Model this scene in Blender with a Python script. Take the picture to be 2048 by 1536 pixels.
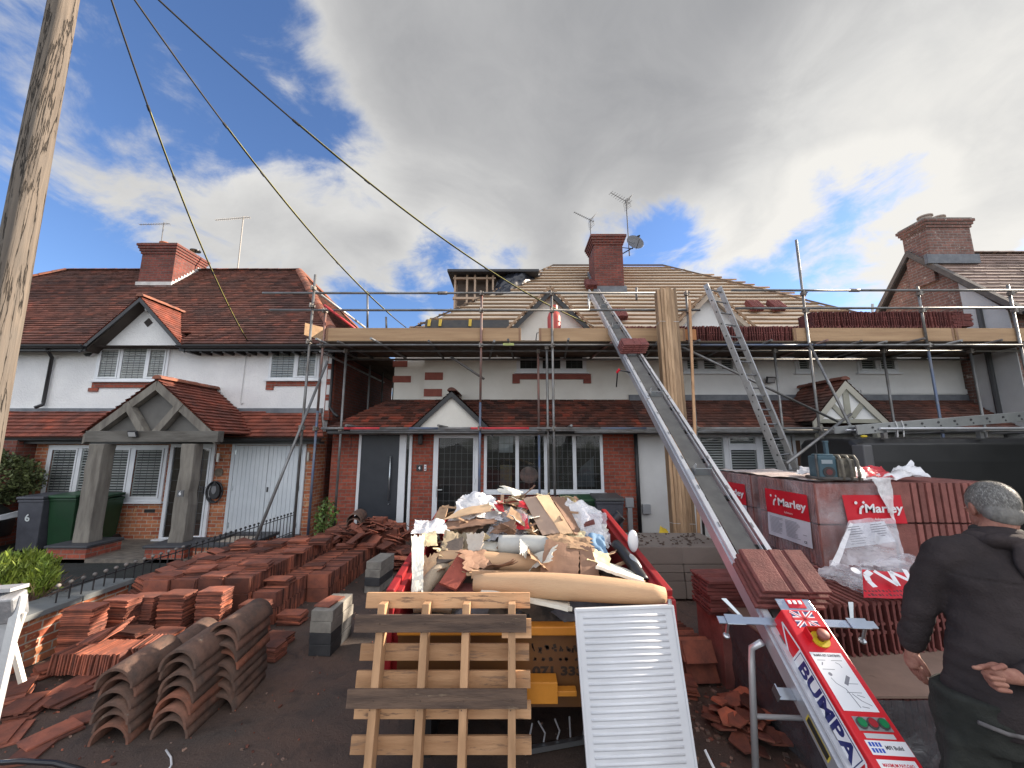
import bpy, bmesh, math, random
from mathutils import Vector, Matrix, noise as mnoise
rad=math.radians
for o in list(bpy.data.objects): bpy.data.objects.remove(o)
S=bpy.context.scene
C=S.collection
# ---------------------------------------------------------------- camera
F=770.0; PITCH=rad(9.0); CH=2.0
cam=bpy.data.cameras.new('camera'); co=bpy.data.objects.new('camera',cam); C.objects.link(co)
co.location=(0,0,CH); co.rotation_euler=(rad(90)+PITCH,0,0)
cam.sensor_width=36; cam.lens=36*F/2048; cam.clip_start=.05; cam.clip_end=3000
S.camera=co
cP,sP=math.cos(PITCH),math.sin(PITCH)
# ---------------------------------------------------------------- light
SUN_EL=rad(22.0); SUN_AZ=rad(73.0)      # azimuth measured from +Y towards +X
sund=Vector((math.sin(SUN_AZ)*math.cos(SUN_EL),math.cos(SUN_AZ)*math.cos(SUN_EL),math.sin(SUN_EL)))
sl=bpy.data.lights.new('sun','SUN'); sl.energy=4.6; sl.angle=rad(.5); sl.color=(1,.86,.7)
so=bpy.data.objects.new('sun',sl); C.objects.link(so); so.rotation_euler=sund.to_track_quat('Z','Y').to_euler(); so.location=(30,20,30)
S.view_settings.view_transform='Standard'; S.view_settings.look='None'; S.view_settings.gamma=1
S.view_settings.exposure=1.3
W=bpy.data.worlds.new('World'); S.world=W; W.use_nodes=True
def world():
    nt=W.node_tree; N=nt.nodes; L=nt.links; N.clear()
    out=N.new('ShaderNodeOutputWorld'); bg=N.new('ShaderNodeBackground'); bg.inputs[1].default_value=.1
    sky=N.new('ShaderNodeTexSky'); sky.sky_type='NISHITA'; sky.sun_disc=False; sky.sun_elevation=SUN_EL; sky.sun_rotation=SUN_AZ
    sky.air_density=1.0; sky.dust_density=.3; sky.ozone_density=2.5
    def val(x):
        v=N.new('ShaderNodeValue'); v.outputs[0].default_value=x; return v.outputs[0]
    def mt(op,a,b=None,clamp=False,c=None):
        m=N.new('ShaderNodeMath'); m.operation=op; m.use_clamp=clamp
        for i,x in enumerate((a,b,c)):
            if x is None: continue
            if isinstance(x,(int,float)): m.inputs[i].default_value=x
            else: L.new(x,m.inputs[i])
        return m.outputs[0]
    tc=N.new('ShaderNodeTexCoord'); sep=N.new('ShaderNodeSeparateXYZ'); L.new(tc.outputs['Generated'],sep.inputs[0])
    zz=mt('ADD',mt('MAXIMUM',sep.outputs[2],0.0),.22)
    cx=N.new('ShaderNodeCombineXYZ'); L.new(mt('DIVIDE',sep.outputs[0],zz),cx.inputs[0]); L.new(mt('DIVIDE',sep.outputs[1],zz),cx.inputs[1])
    def noi(scale,det,rough,off,dist=0):
        mp=N.new('ShaderNodeMapping'); mp.inputs['Location'].default_value=off; L.new(cx.outputs[0],mp.inputs[0])
        n=N.new('ShaderNodeTexNoise'); n.inputs['Scale'].default_value=scale; n.inputs['Detail'].default_value=det
        n.inputs['Roughness'].default_value=rough; n.inputs['Distortion'].default_value=dist; L.new(mp.outputs[0],n.inputs['Vector']); return n.outputs['Fac']
    n1=noi(1.5,14,.60,(3.1,7.7,0),.35); n2=noi(4.2,12,.62,(9,2,4),.5); n3=noi(1.0,6,.5,(5,5,5))
    def bump(px,py,width,amt):
        u=(px-1024)/F; v=(768-py)/F; d=Vector((u,cP-v*sP,sP+v*cP)).normalized()
        dt=N.new('ShaderNodeVectorMath'); dt.operation='DOT_PRODUCT'; L.new(tc.outputs['Generated'],dt.inputs[0]); dt.inputs[1].default_value=d
        nr=N.new('ShaderNodeVectorMath'); nr.operation='LENGTH'; L.new(tc.outputs['Generated'],nr.inputs[0])
        c=mt('DIVIDE',dt.outputs['Value'],nr.outputs['Value'])
        mr=N.new('ShaderNodeMapRange'); mr.interpolation_type='SMOOTHERSTEP'; L.new(c,mr.inputs[0])
        mr.inputs[1].default_value=math.cos(rad(width)); mr.inputs[2].default_value=1; mr.inputs[3].default_value=0; mr.inputs[4].default_value=amt
        return mr.outputs[0]
    dens=mt('ADD',mt('MULTIPLY',n1,.85),mt('MULTIPLY',n2,.52))
    for b in SKYB: dens=mt('ADD',dens,bump(*b))
    cov=N.new('ShaderNodeMapRange'); cov.interpolation_type='SMOOTHSTEP'; L.new(dens,cov.inputs[0]); cov.inputs[1].default_value=.56; cov.inputs[2].default_value=.74
    # cloud brightness: thick parts are grey underneath, thin edges and the side of the sun are bright
    br=mt('ADD',mt('MULTIPLY',n2,.58),mt('MULTIPLY',n3,.34))
    thick=N.new('ShaderNodeMapRange'); L.new(dens,thick.inputs[0]); thick.inputs[1].default_value=.60; thick.inputs[2].default_value=.95; thick.inputs[3].default_value=.34; thick.inputs[4].default_value=-.12
    br=mt('ADD',br,thick.outputs[0])
    for b in SKYL: br=mt('ADD',br,bump(*b))
    cr=N.new('ShaderNodeValToRGB'); L.new(br,cr.inputs[0]); e=cr.color_ramp.elements
    e[0].position=.10; e[0].color=(1.5,1.52,1.58,1); e[1].position=1.05; e[1].color=(3.7,3.62,3.45,1)
    q=cr.color_ramp.elements.new(.48); q.color=(2.15,2.15,2.17,1)
    q=cr.color_ramp.elements.new(.74); q.color=(2.95,2.93,2.88,1)
    # unseen clouds behind the viewer, brightened to lift the shaded house fronts
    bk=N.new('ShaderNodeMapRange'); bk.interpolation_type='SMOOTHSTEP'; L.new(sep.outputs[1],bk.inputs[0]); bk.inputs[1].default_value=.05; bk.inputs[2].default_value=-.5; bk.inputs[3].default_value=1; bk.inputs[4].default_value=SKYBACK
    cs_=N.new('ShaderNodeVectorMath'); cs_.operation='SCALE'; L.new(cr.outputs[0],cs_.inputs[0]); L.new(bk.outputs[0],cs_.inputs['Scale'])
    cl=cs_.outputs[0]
    tint=N.new('ShaderNodeMix'); tint.data_type='RGBA'; tint.blend_type='MULTIPLY'; tint.inputs[0].default_value=1
    L.new(sky.outputs[0],tint.inputs[6]); tint.inputs[7].default_value=(.66,.74,.92,1)
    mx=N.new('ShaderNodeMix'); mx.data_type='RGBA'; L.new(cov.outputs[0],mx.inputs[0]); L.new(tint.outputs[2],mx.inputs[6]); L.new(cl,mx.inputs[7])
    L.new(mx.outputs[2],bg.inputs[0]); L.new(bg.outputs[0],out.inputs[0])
# (photo direction of the patch, its angular radius, amount) : where the cloud is thick or open, and where it is bright
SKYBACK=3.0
SKYB=[(0,40,34,-.26),(430,60,16,-.14),(150,320,12,-.08),(1150,150,42,.26),(1650,60,36,.20),(380,430,26,.22),(700,470,14,.06),
      (1290,440,13,-.30),(1640,545,18,-.27),(1400,530,12,-.14),(1560,470,6,.10),(1850,480,7,.12),(930,530,12,-.20),(660,350,10,-.12),(740,600,9,-.2),(1480,420,8,.14),(1880,300,14,.14),(1720,400,10,-.20),(720,350,9,-.10),(1440,330,11,.08),(1750,620,12,.1)]
SKYL=[(2080,260,30,.42),(1650,320,20,.14),(620,420,14,.10),(1100,180,30,-.05),(1500,60,26,-.07),(950,420,14,.12),(1500,470,12,.20)]
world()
# ---------------------------------------------------------------- helpers
def D(px,py,t):
    u=(px-1024)/F; v=(768-py)/F
    return Vector((u*t,(cP-v*sP)*t,CH+(sP+v*cP)*t))
def P(px,py,Y):
    v=(768-py)/F; return D(px,py,Y/(cP-v*sP))
def PZ(px,py,z=0):
    v=(768-py)/F; return D(px,py,(z-CH)/(sP+v*cP))
def PX(px,py,x):                       # point seen at a pixel on the plane of that x
    u=(px-1024)/F; return D(px,py,x/u)
def RR(x0,y0,x1,y1,Y):
    ym=(y0+y1)/2; return P(x0,ym,Y).x,P((x0+x1)/2,y1,Y).z,P(x1,ym,Y).x,P((x0+x1)/2,y0,Y).z
rnd=random.Random(7)
MATS={}
def newmat(name):
    m=bpy.data.materials.new(name); m.use_nodes=True; nt=m.node_tree; b=nt.nodes['Principled BSDF']; return m,nt,nt.nodes,nt.links,b
def lk(nt,a,b): nt.links.new(a,b)
def mixc(nt,fac,a,b,blend='MIX'):
    m=nt.nodes.new('ShaderNodeMix'); m.data_type='RGBA'; m.blend_type=blend
    for i,x in ((0,fac),(6,a),(7,b)):
        if isinstance(x,(int,float)): m.inputs[i].default_value=x
        elif isinstance(x,tuple): m.inputs[i].default_value=(x[0],x[1],x[2],1)
        else: nt.links.new(x,m.inputs[i])
    return m.outputs[2]
def ramp(nt,src,stops):
    r=nt.nodes.new('ShaderNodeValToRGB'); nt.links.new(src,r.inputs[0]); e=r.color_ramp.elements
    while len(e)<len(stops): e.new(.5)
    for k,(p,c) in enumerate(stops):
        e[k].position=p; e[k].color=(c,c,c,1) if isinstance(c,(int,float)) else (c[0],c[1],c[2],1)
    return r.outputs[0]
def noisef(nt,vec,scale,detail=5,rough=.6,dist=0):
    n=nt.nodes.new('ShaderNodeTexNoise'); n.inputs['Scale'].default_value=scale; n.inputs['Detail'].default_value=detail
    n.inputs['Roughness'].default_value=rough; n.inputs['Distortion'].default_value=dist
    if vec: nt.links.new(vec,n.inputs['Vector'])
    return n.outputs['Fac']
def M(name,c1,c2=None,scale=6,rough=.7,metal=0,bump=0,bscale=None,stretch=(1,1,1),island=None,objr=None,spots=None,spec=.5,coat=0,lo=.35,hi=.65):
    if name in MATS: return MATS[name]
    m,nt,N,L,b=newmat(name)
    tc=N.new('ShaderNodeTexCoord'); mp=N.new('ShaderNodeMapping'); mp.inputs['Scale'].default_value=stretch; lk(nt,tc.outputs['Object'],mp.inputs[0]); v=mp.outputs[0]
    if objr is not None:
        oi=N.new('ShaderNodeObjectInfo'); ad=N.new('ShaderNodeVectorMath'); ad.operation='ADD'
        sc=N.new('ShaderNodeMath'); sc.operation='MULTIPLY'; sc.inputs[1].default_value=37; lk(nt,oi.outputs['Random'],sc.inputs[0])
        lk(nt,v,ad.inputs[0]); lk(nt,sc.outputs[0],ad.inputs[1]); v=ad.outputs[0]
    col=(c1[0],c1[1],c1[2])
    f=noisef(nt,v,scale)
    if c2: col=mixc(nt,ramp(nt,f,[(lo,0.),(hi,1.)]),tuple(c1),tuple(c2))
    if island:
        g=N.new('ShaderNodeNewGeometry'); col=mixc(nt,.999,col,ramp(nt,g.outputs['Random Per Island'],island),'MULTIPLY')
    if objr:
        col=mixc(nt,.999,col,ramp(nt,oi.outputs['Random'],objr),'MULTIPLY')
    if spots:
        f2=noisef(nt,v,spots[0],8,.7); col=mixc(nt,ramp(nt,f2,[(spots[1],0.),(spots[1]+.06,1.)]),col,tuple(spots[2]))
    if isinstance(col,tuple): b.inputs['Base Color'].default_value=(*col,1)
    else: lk(nt,col,b.inputs['Base Color'])
    b.inputs['Metallic'].default_value=metal; b.inputs['Specular IOR Level'].default_value=spec; b.inputs['Coat Weight'].default_value=coat
    rr=N.new('ShaderNodeMapRange'); lk(nt,f,rr.inputs[0]); rr.inputs[3].default_value=max(0,rough-.12); rr.inputs[4].default_value=min(1,rough+.12); lk(nt,rr.outputs[0],b.inputs['Roughness'])
    if bump:
        bf=noisef(nt,v,bscale or scale*4,8,.65); bp=N.new('ShaderNodeBump'); bp.inputs['Strength'].default_value=bump; bp.inputs['Distance'].default_value=.01
        lk(nt,bf,bp.inputs['Height']); lk(nt,bp.outputs[0],b.inputs['Normal'])
    MATS[name]=m; return m
def brick(name,c1,c2,mortar,bw=.225,rh=.075,ms=.008,bump=.5,pale=None,course=0):
    if name in MATS: return MATS[name]
    m,nt,N,L,b=newmat(name)
    g=N.new('ShaderNodeNewGeometry'); sp=N.new('ShaderNodeSeparateXYZ'); lk(nt,g.outputs['Position'],sp.inputs[0])
    sn=N.new('ShaderNodeSeparateXYZ'); lk(nt,g.outputs['Normal'],sn.inputs[0])
    ab=N.new('ShaderNodeMath'); ab.operation='ABSOLUTE'; lk(nt,sn.outputs[0],ab.inputs[0])
    gt=N.new('ShaderNodeMath'); gt.operation='GREATER_THAN'; gt.inputs[1].default_value=.7; lk(nt,ab.outputs[0],gt.inputs[0])
    mx=N.new('ShaderNodeMix'); mx.data_type='FLOAT'; lk(nt,gt.outputs[0],mx.inputs[0]); lk(nt,sp.outputs[0],mx.inputs[2]); lk(nt,sp.outputs[1],mx.inputs[3])
    cb=N.new('ShaderNodeCombineXYZ'); lk(nt,mx.outputs[0],cb.inputs[0]); lk(nt,sp.outputs[2],cb.inputs[1])
    wob=noisef(nt,g.outputs['Position'],9,3); 
    sc=N.new('ShaderNodeVectorMath'); sc.operation='SCALE'; lk(nt,wob,sc.inputs[0]); 
    cwb=N.new('ShaderNodeCombineXYZ'); mw=N.new('ShaderNodeMath'); mw.operation='MULTIPLY'; mw.inputs[1].default_value=.01; lk(nt,wob,mw.inputs[0]); lk(nt,mw.outputs[0],cwb.inputs[0]); lk(nt,mw.outputs[0],cwb.inputs[1])
    N.remove(sc)
    ad=N.new('ShaderNodeVectorMath'); ad.operation='ADD'; lk(nt,cb.outputs[0],ad.inputs[0]); lk(nt,cwb.outputs[0],ad.inputs[1])
    bt=N.new('ShaderNodeTexBrick'); lk(nt,ad.outputs[0],bt.inputs['Vector']); bt.inputs['Scale'].default_value=1
    bt.inputs['Brick Width'].default_value=bw; bt.inputs['Row Height'].default_value=rh; bt.inputs['Mortar Size'].default_value=ms; bt.inputs['Mortar Smooth'].default_value=.3
    bt.inputs['Color1'].default_value=(*c1,1); bt.inputs['Color2'].default_value=(*c2,1); bt.inputs['Mortar'].default_value=(*mortar,1)
    f=noisef(nt,g.outputs['Position'],14,8,.7); f0=noisef(nt,g.outputs['Position'],1.1,4,.6)
    col=mixc(nt,.999,bt.outputs['Color'],ramp(nt,f,[(.25,.62),(.75,1.35)]),'MULTIPLY')
    col=mixc(nt,.999,col,ramp(nt,f0,[(.3,.72),(.7,1.12)]),'MULTIPLY')
    if pale:
        f3=noisef(nt,ad.outputs[0],3.2,4,.9); col=mixc(nt,ramp(nt,f3,[(.60,0.),(.64,.8)]),col,pale)
    lk(nt,col,b.inputs['Base Color']); b.inputs['Roughness'].default_value=.88
    bp=N.new('ShaderNodeBump'); bp.inputs['Strength'].default_value=bump; bp.inputs['Distance'].default_value=.008
    inv=N.new('ShaderNodeMath'); inv.operation='SUBTRACT'; inv.inputs[0].default_value=1; lk(nt,bt.outputs['Fac'],inv.inputs[1])
    a2=N.new('ShaderNodeMath'); a2.operation='MULTIPLY_ADD'; lk(nt,f,a2.inputs[0]); a2.inputs[1].default_value=.5; lk(nt,inv.outputs[0],a2.inputs[2])
    lk(nt,a2.outputs[0],bp.inputs['Height']); lk(nt,bp.outputs[0],b.inputs['Normal'])
    MATS[name]=m; return m
def film(name,col=(.85,.87,.9),alpha=.35,rough=.15,scale=14,glossy=.5,crumple=.6):
    """clear plastic: see-through film with a glossy, crumpled sheen"""
    if name in MATS: return MATS[name]
    m,nt,N,L,b=newmat(name)
    tc=N.new('ShaderNodeTexCoord'); n=noisef(nt,tc.outputs['Object'],scale,9,.6,1.2)
    n2=noisef(nt,tc.outputs['Object'],scale*.35,5,.6,.8)
    b.inputs['Base Color'].default_value=(*col,1); b.inputs['Roughness'].default_value=rough; b.inputs['Specular IOR Level'].default_value=glossy
    bp=N.new('ShaderNodeBump'); bp.inputs['Strength'].default_value=crumple; bp.inputs['Distance'].default_value=.02; lk(nt,n,bp.inputs['Height']); lk(nt,bp.outputs[0],b.inputs['Normal'])
    tr=N.new('ShaderNodeBsdfTransparent'); ms=N.new('ShaderNodeMixShader'); a=ramp(nt,n2,[(.35,max(0,alpha-.2)),(.65,min(1,alpha+.25))])
    lk(nt,a,ms.inputs[0]); lk(nt,tr.outputs[0],ms.inputs[1]); lk(nt,b.outputs[0],ms.inputs[2]); lk(nt,ms.outputs[0],N['Material Output'].inputs[0])
    MATS[name]=m; return m
def glassm():
    if 'glass' in MATS: return MATS['glass']
    m,nt,N,L,b=newmat('glass'); tr=N.new('ShaderNodeBsdfTransparent'); tr.inputs[0].default_value=(.86,.9,.9,1)
    gl=N.new('ShaderNodeBsdfGlossy'); gl.inputs['Roughness'].default_value=.03; gl.inputs[0].default_value=(.85,.87,.9,1)
    fr=N.new('ShaderNodeFresnel'); fr.inputs[0].default_value=1.45; g=N.new('ShaderNodeNewGeometry')
    n=noisef(nt,g.outputs['Position'],1.3,2); bp=N.new('ShaderNodeBump'); bp.inputs['Strength'].default_value=.06; bp.inputs['Distance'].default_value=.1; lk(nt,n,bp.inputs['Height']); lk(nt,bp.outputs[0],gl.inputs['Normal'])
    ms=N.new('ShaderNodeMixShader'); lk(nt,fr.outputs[0],ms.inputs[0]); lk(nt,tr.outputs[0],ms.inputs[1]); lk(nt,gl.outputs[0],ms.inputs[2]); lk(nt,ms.outputs[0],N['Material Output'].inputs[0])
    MATS['glass']=m; return m
# ------------------------------------------------------------------ objects
ORG={}
def tag(o,label=None,cat=None,group=None,kind=None):
    if label: o['label']=label
    if cat: o['category']=cat
    if group: o['group']=group
    if kind: o['kind']=kind
    return o
def thing(name,label,cat,loc=(0,0,0),group=None):
    o=bpy.data.objects.new(name,None); C.objects.link(o); o.location=loc; o.empty_display_size=.2; ORG[o.name]=Vector(loc); tag(o,label,cat,group); return o
class MB:
    def __init__(s,mx=None): s.v=[]; s.f=[]; s.mx=mx
    def pt(s,p):
        p=Vector(p); s.v.append(s.mx@p if s.mx else p); return len(s.v)-1
    def face(s,pts): s.f.append([s.pt(p) for p in pts]); return s
    def box(s,c,d,rot=None):
        c=Vector(c); h=Vector(d)/2; i=[]
        for z in (-1,1):
            for y in (-1,1):
                for x in (-1,1):
                    q=Vector((x*h.x,y*h.y,z*h.z)); q=rot@q if rot else q; i.append(s.pt(c+q))
        for a in ((0,2,3,1),(4,5,7,6),(0,1,5,4),(2,6,7,3),(0,4,6,2),(1,3,7,5)): s.f.append([i[k] for k in a])
        return s
    def bx(s,x0,x1,y0,y1,z0,z1): return s.box(((x0+x1)/2,(y0+y1)/2,(z0+z1)/2),(abs(x1-x0),abs(y1-y0),abs(z1-z0)))
    def bar(s,a,b,w,h,up=(0,0,1)):
        a=Vector(a); b=Vector(b); d=(b-a); L=d.length; d.normalize(); up=Vector(up)
        if abs(d.dot(up))>.98: up=Vector((0,1,0))
        x=d.cross(up).normalized(); y=x.cross(d).normalized(); R=Matrix((x,d,y)).transposed()
        return s.box((a+b)/2,(w,L,h),R)
    def tube(s,pts,r,n=10,cap=True,r1=None):
        pts=[Vector(p) for p in pts]; m=len(pts); rings=[]; prev=None
        for k,p in enumerate(pts):
            d=((pts[min(k+1,m-1)]-pts[max(k-1,0)])).normalized()
            if prev is None:
                a=Vector((0,0,1)) if abs(d.z)<.9 else Vector((1,0,0)); x=d.cross(a).normalized()
            else: x=(prev-d*prev.dot(d)).normalized()
            prev=x; y=d.cross(x); rr=r if r1 is None else r+(r1-r)*k/(m-1)
            if isinstance(r,(list,tuple)): rr=r[k]
            rings.append([s.pt(p+(x*math.cos(2*math.pi*j/n)+y*math.sin(2*math.pi*j/n))*rr) for j in range(n)])
        for k in range(m-1):
            for j in range(n): s.f.append([rings[k][j],rings[k][(j+1)%n],rings[k+1][(j+1)%n],rings[k+1][j]])
        if cap: s.f.append(rings[0][::-1]); s.f.append(rings[-1])
        return s
    def prism(s,pts,vec):
        vec=Vector(vec); a=[s.pt(p) for p in pts]; b=[s.pt(Vector(p)+vec) for p in pts]; n=len(a)
        s.f.append(a[::-1]); s.f.append(b)
        for k in range(n): s.f.append([a[k],a[(k+1)%n],b[(k+1)%n],b[k]])
        return s
    def grid(s,fn,nu,nv,thick=0):
        """fn(u,v)->point for u,v in 0..1 ; optional thickness along fn normal"""
        idx=[[s.pt(fn(i/nu,j/nv)) for j in range(nv+1)] for i in range(nu+1)]
        for i in range(nu):
            for j in range(nv): s.f.append([idx[i][j],idx[i+1][j],idx[i+1][j+1],idx[i][j+1]])
        return s
    def sphere(s,c,r,nu=12,nv=8,sc=(1,1,1)):
        c=Vector(c); rows=[]
        for j in range(1,nv):
            th=math.pi*j/nv; rows.append([s.pt(c+Vector((math.sin(th)*math.cos(2*math.pi*i/nu)*sc[0],math.sin(th)*math.sin(2*math.pi*i/nu)*sc[1],math.cos(th)*sc[2]))*r) for i in range(nu)])
        t=s.pt(c+Vector((0,0,r*sc[2]))); b=s.pt(c-Vector((0,0,r*sc[2])))
        for i in range(nu):
            s.f.append([t,rows[0][i],rows[0][(i+1)%nu]]); s.f.append([b,rows[-1][(i+1)%nu],rows[-1][i]])
            for j in range(len(rows)-1): s.f.append([rows[j][i],rows[j+1][i],rows[j+1][(i+1)%nu],rows[j][(i+1)%nu]])
        return s
    def build(s,name,mat,parent=None,smooth=False,bevel=0,local=False,solid=0,origin=None,sub=0,fix=False):
        me=bpy.data.meshes.new(name)
        if local: off=Vector((0,0,0)); 
        elif parent is not None: off=ORG.get(parent.name,Vector((0,0,0)))
        elif origin is not None: off=Vector(origin)
        else:
            n=len(s.v); off=Vector((sum(p.x for p in s.v)/n,sum(p.y for p in s.v)/n,min(p.z for p in s.v)))
        me.from_pydata([tuple(p-off) for p in s.v],[],s.f); me.update()
        if fix or True:
            bm=bmesh.new(); bm.from_mesh(me); bmesh.ops.recalc_face_normals(bm,faces=bm.faces) if len(bm.faces)<60000 else None; bm.to_mesh(me); bm.free()
        o=bpy.data.objects.new(name,me); C.objects.link(o)
        if mat:
            for x in (mat if isinstance(mat,(list,tuple)) else [mat]): me.materials.append(x)
        if parent is not None: o.parent=parent; ORG[o.name]=off if not local else Vector((0,0,0))
        elif not local: o.location=off; ORG[o.name]=off.copy()
        if smooth: 
            for p in me.polygons: p.use_smooth=True
        if solid:
            md=o.modifiers.new('s','SOLIDIFY'); md.thickness=solid; md.offset=0
        if sub: md=o.modifiers.new('u','SUBSURF'); md.levels=sub; md.render_levels=sub
        if bevel:
            md=o.modifiers.new('b','BEVEL'); md.width=bevel; md.segments=2; md.limit_method='ANGLE'
        return o
def copytree(o,parent=None):
    c=o.copy(); C.objects.link(c); ORG[c.name]=ORG.get(o.name,Vector((0,0,0)))
    c.parent=parent if parent else None
    for ch in list(o.children): copytree(ch,c)
    return c
def text(body,size,mx,mat,parent,name='lettering',ext=.001,bold=0,align='CENTER',fit=None,shear=0):
    cu=bpy.data.curves.new(name,'FONT'); cu.body=body; cu.size=size; cu.extrude=ext; cu.offset=bold; cu.align_x=align; cu.align_y='CENTER'; cu.resolution_u=3; cu.shear=shear
    t=bpy.data.objects.new(name+'_tmp',cu); C.objects.link(t); dg=bpy.context.evaluated_depsgraph_get(); dg.update()
    me=bpy.data.meshes.new_from_object(t.evaluated_get(dg)); bpy.data.objects.remove(t)
    if not len(me.vertices): return None
    xs=[v.co.x for v in me.vertices]; w=max(xs)-min(xs)
    k=(fit/w) if fit else 1
    off=ORG.get(parent.name,Vector((0,0,0))) if parent else Vector((0,0,0))
    for v in me.vertices:
        q=Vector((v.co.x*k,v.co.y,v.co.z)); v.co=(mx@q)-off
    me.materials.clear(); me.materials.append(mat)
    o=bpy.data.objects.new(name,me); C.objects.link(o)
    if parent: o.parent=parent
    return o
def frame(o,xdir,ydir):
    x=Vector(xdir).normalized(); y=Vector(ydir); y=(y-x*y.dot(x)).normalized(); z=x.cross(y)
    m=Matrix((x,y,z)).transposed().to_4x4(); m.translation=Vector(o); return m
def clip(poly,a,b,ccw=1):
    """keep the part of poly left of a->b (2d)"""
    out=[]; ex,ey=b[0]-a[0],b[1]-a[1]
    def sd(p): return (ex*(p[1]-a[1])-ey*(p[0]-a[0]))*ccw
    for k in range(len(poly)):
        p,q=poly[k],poly[(k+1)%len(poly)]; sp,sq=sd(p),sd(q)
        if sp>=0: out.append(p)
        if (sp>0)!=(sq>0) and abs(sp-sq)>1e-12:
            t=sp/(sp-sq); out.append((p[0]+(q[0]-p[0])*t,p[1]+(q[1]-p[1])*t))
    return out
def plane2d(pts):
    pts=[Vector(p) for p in pts]; o=pts[0]; u=(pts[1]-o).normalized(); n=Vector((0,0,0))
    for k in range(1,len(pts)-1): n+=(pts[k]-o).cross(pts[k+1]-o)
    n.normalize()
    if n.z<0: n=-n
    v=n.cross(u)
    if (pts[2]-o).dot(v)<0: v=-v
    pl=[((p-o).dot(u),(p-o).dot(v)) for p in pts]
    ar=sum(pl[k][0]*pl[(k+1)%len(pl)][1]-pl[(k+1)%len(pl)][0]*pl[k][1] for k in range(len(pl)))
    return o,u,v,n,pl,(1 if ar>0 else -1)
def tiles(mb,pts,tw=.165,gauge=.1,lift=.016,jit=.004,seed=1,droop=0):
    """courses of overlapping tiles over the planar convex polygon pts; pts[0]->pts[1] is the eaves"""
    r=random.Random(seed); o,u,v,n,pl,cc=plane2d(pts)
    us=[p[0] for p in pl]; vs=[p[1] for p in pl]; u0,u1=min(us),max(us); v1=max(vs); j=0; vv=min(vs)
    while vv<v1-.01:
        uu=u0-tw*(.5 if j%2 else 0)-.01
        wav=r.uniform(-.003,.003)
        while uu<u1:
            b0=vv+r.uniform(-jit,jit)+wav; L=gauge*1.12; lf=lift+r.uniform(-.003,.005)
            if r.random()<.03: lf+=.008; b0-=.006
            q=[(uu+.002,b0),(uu+tw-.002,b0+r.uniform(-jit,jit)*.6),(uu+tw-.002,b0+L),(uu+.002,b0+L)]
            for k in range(len(pl)):
                q=clip(q,pl[k],pl[(k+1)%len(pl)],cc)
                if len(q)<3: break
            uu+=tw
            if len(q)<3: continue
            def h(p): return lf*(1-(p[1]-b0)/L*1.0)+.002
            ids=[mb.pt(o+u*p[0]+v*p[1]+n*h(p)) for p in q]; mb.f.append(ids)
            for k in range(len(q)):
                p,pp=q[k],q[(k+1)%len(q)]
                if abs(p[1]-b0)<jit*1.5 and abs(pp[1]-b0)<jit*1.5 and abs(p[0]-pp[0])>.01:
                    a=mb.pt(o+u*p[0]+v*p[1]-n*.004); c=mb.pt(o+u*pp[0]+v*pp[1]-n*.004); mb.f.append([ids[k],a,c,ids[(k+1)%len(q)]])
        vv+=gauge; j+=1
    mb.f.append([mb.pt(Vector(p)-n*.006) for p in pts])
def ridgeline(mb,a,b,r=.11,L=.33,seed=1,flat=.6):
    rr=random.Random(seed); a=Vector(a); b=Vector(b); d=b-a; T=d.length; d.normalize(); x=d.cross(Vector((0,0,1))).normalized(); up=x.cross(d).normalized(); n=max(1,round(T/L)); 
    for k in range(n):
        s0=T*k/n; s1=T*(k+1)/n+.02; ra=r*(1+rr.uniform(-.04,.04)); A=[];B=[]
        for j in range(9):
            th=math.pi*j/8; w=x*math.cos(th)*ra+up*(math.sin(th)*ra*flat-ra*.25)
            A.append(mb.pt(a+d*s0+w*.95)); B.append(mb.pt(a+d*s1+w*1.03+up*.004))
        for j in range(8): mb.f.append([A[j],A[j+1],B[j+1],B[j]])
        mb.f.append(A[::-1]); mb.f.append(B)
# ------------------------------------------------------------------ materials
upvc=M('upvc',(.74,.76,.79),(.66,.68,.71),3,.32)
render_w=M('white_render',(.83,.83,.83),(.72,.72,.73),1.2,.9,bump=1.6,bscale=26,spots=(1.7,.72,(.48,.48,.50)))
render_c=M('cream_render',(.74,.72,.66),(.64,.61,.55),1.0,.9,bump=.55,bscale=30,spots=(1.5,.70,(.50,.47,.40)))
smooth_w=M('smooth_render',(.76,.76,.75),(.68,.68,.67),1.5,.85,bump=.2,bscale=20)
brick_r=brick('red_brick',(.37,.085,.048),(.25,.058,.037),(.20,.15,.125))
brick_c=brick('dark_chimney_brick',(.235,.062,.045),(.14,.042,.034),(.13,.10,.09))  # darker red brick mix for the chimneys
brick_o=brick('orange_brick',(.52,.20,.09),(.36,.09,.045),(.44,.38,.31),pale=(.55,.33,.17))
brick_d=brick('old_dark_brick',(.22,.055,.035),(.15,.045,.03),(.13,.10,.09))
brick_m=brick('mixed_brick',(.26,.125,.10),(.17,.09,.075),(.24,.22,.20),pale=(.48,.41,.36))
tile_d=M('aged_clay_tiles',(.185,.070,.048),(.095,.050,.042),1.3,.9,bump=.5,bscale=40,island=[(0.,.6),(.5,1.0),(.9,1.25),(1.,(1.8,1.4,1.25))],spots=(5,.66,(.07,.06,.045)))
tile_r=M('red_clay_tiles',(.25,.065,.038),(.16,.055,.04),2.5,.8,bump=.5,bscale=40,island=[(0.,.7),(.6,1.05),(.9,1.2),(1.,(1.5,1.25,1.1))],spots=(4,.68,(.09,.07,.05)))
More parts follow.
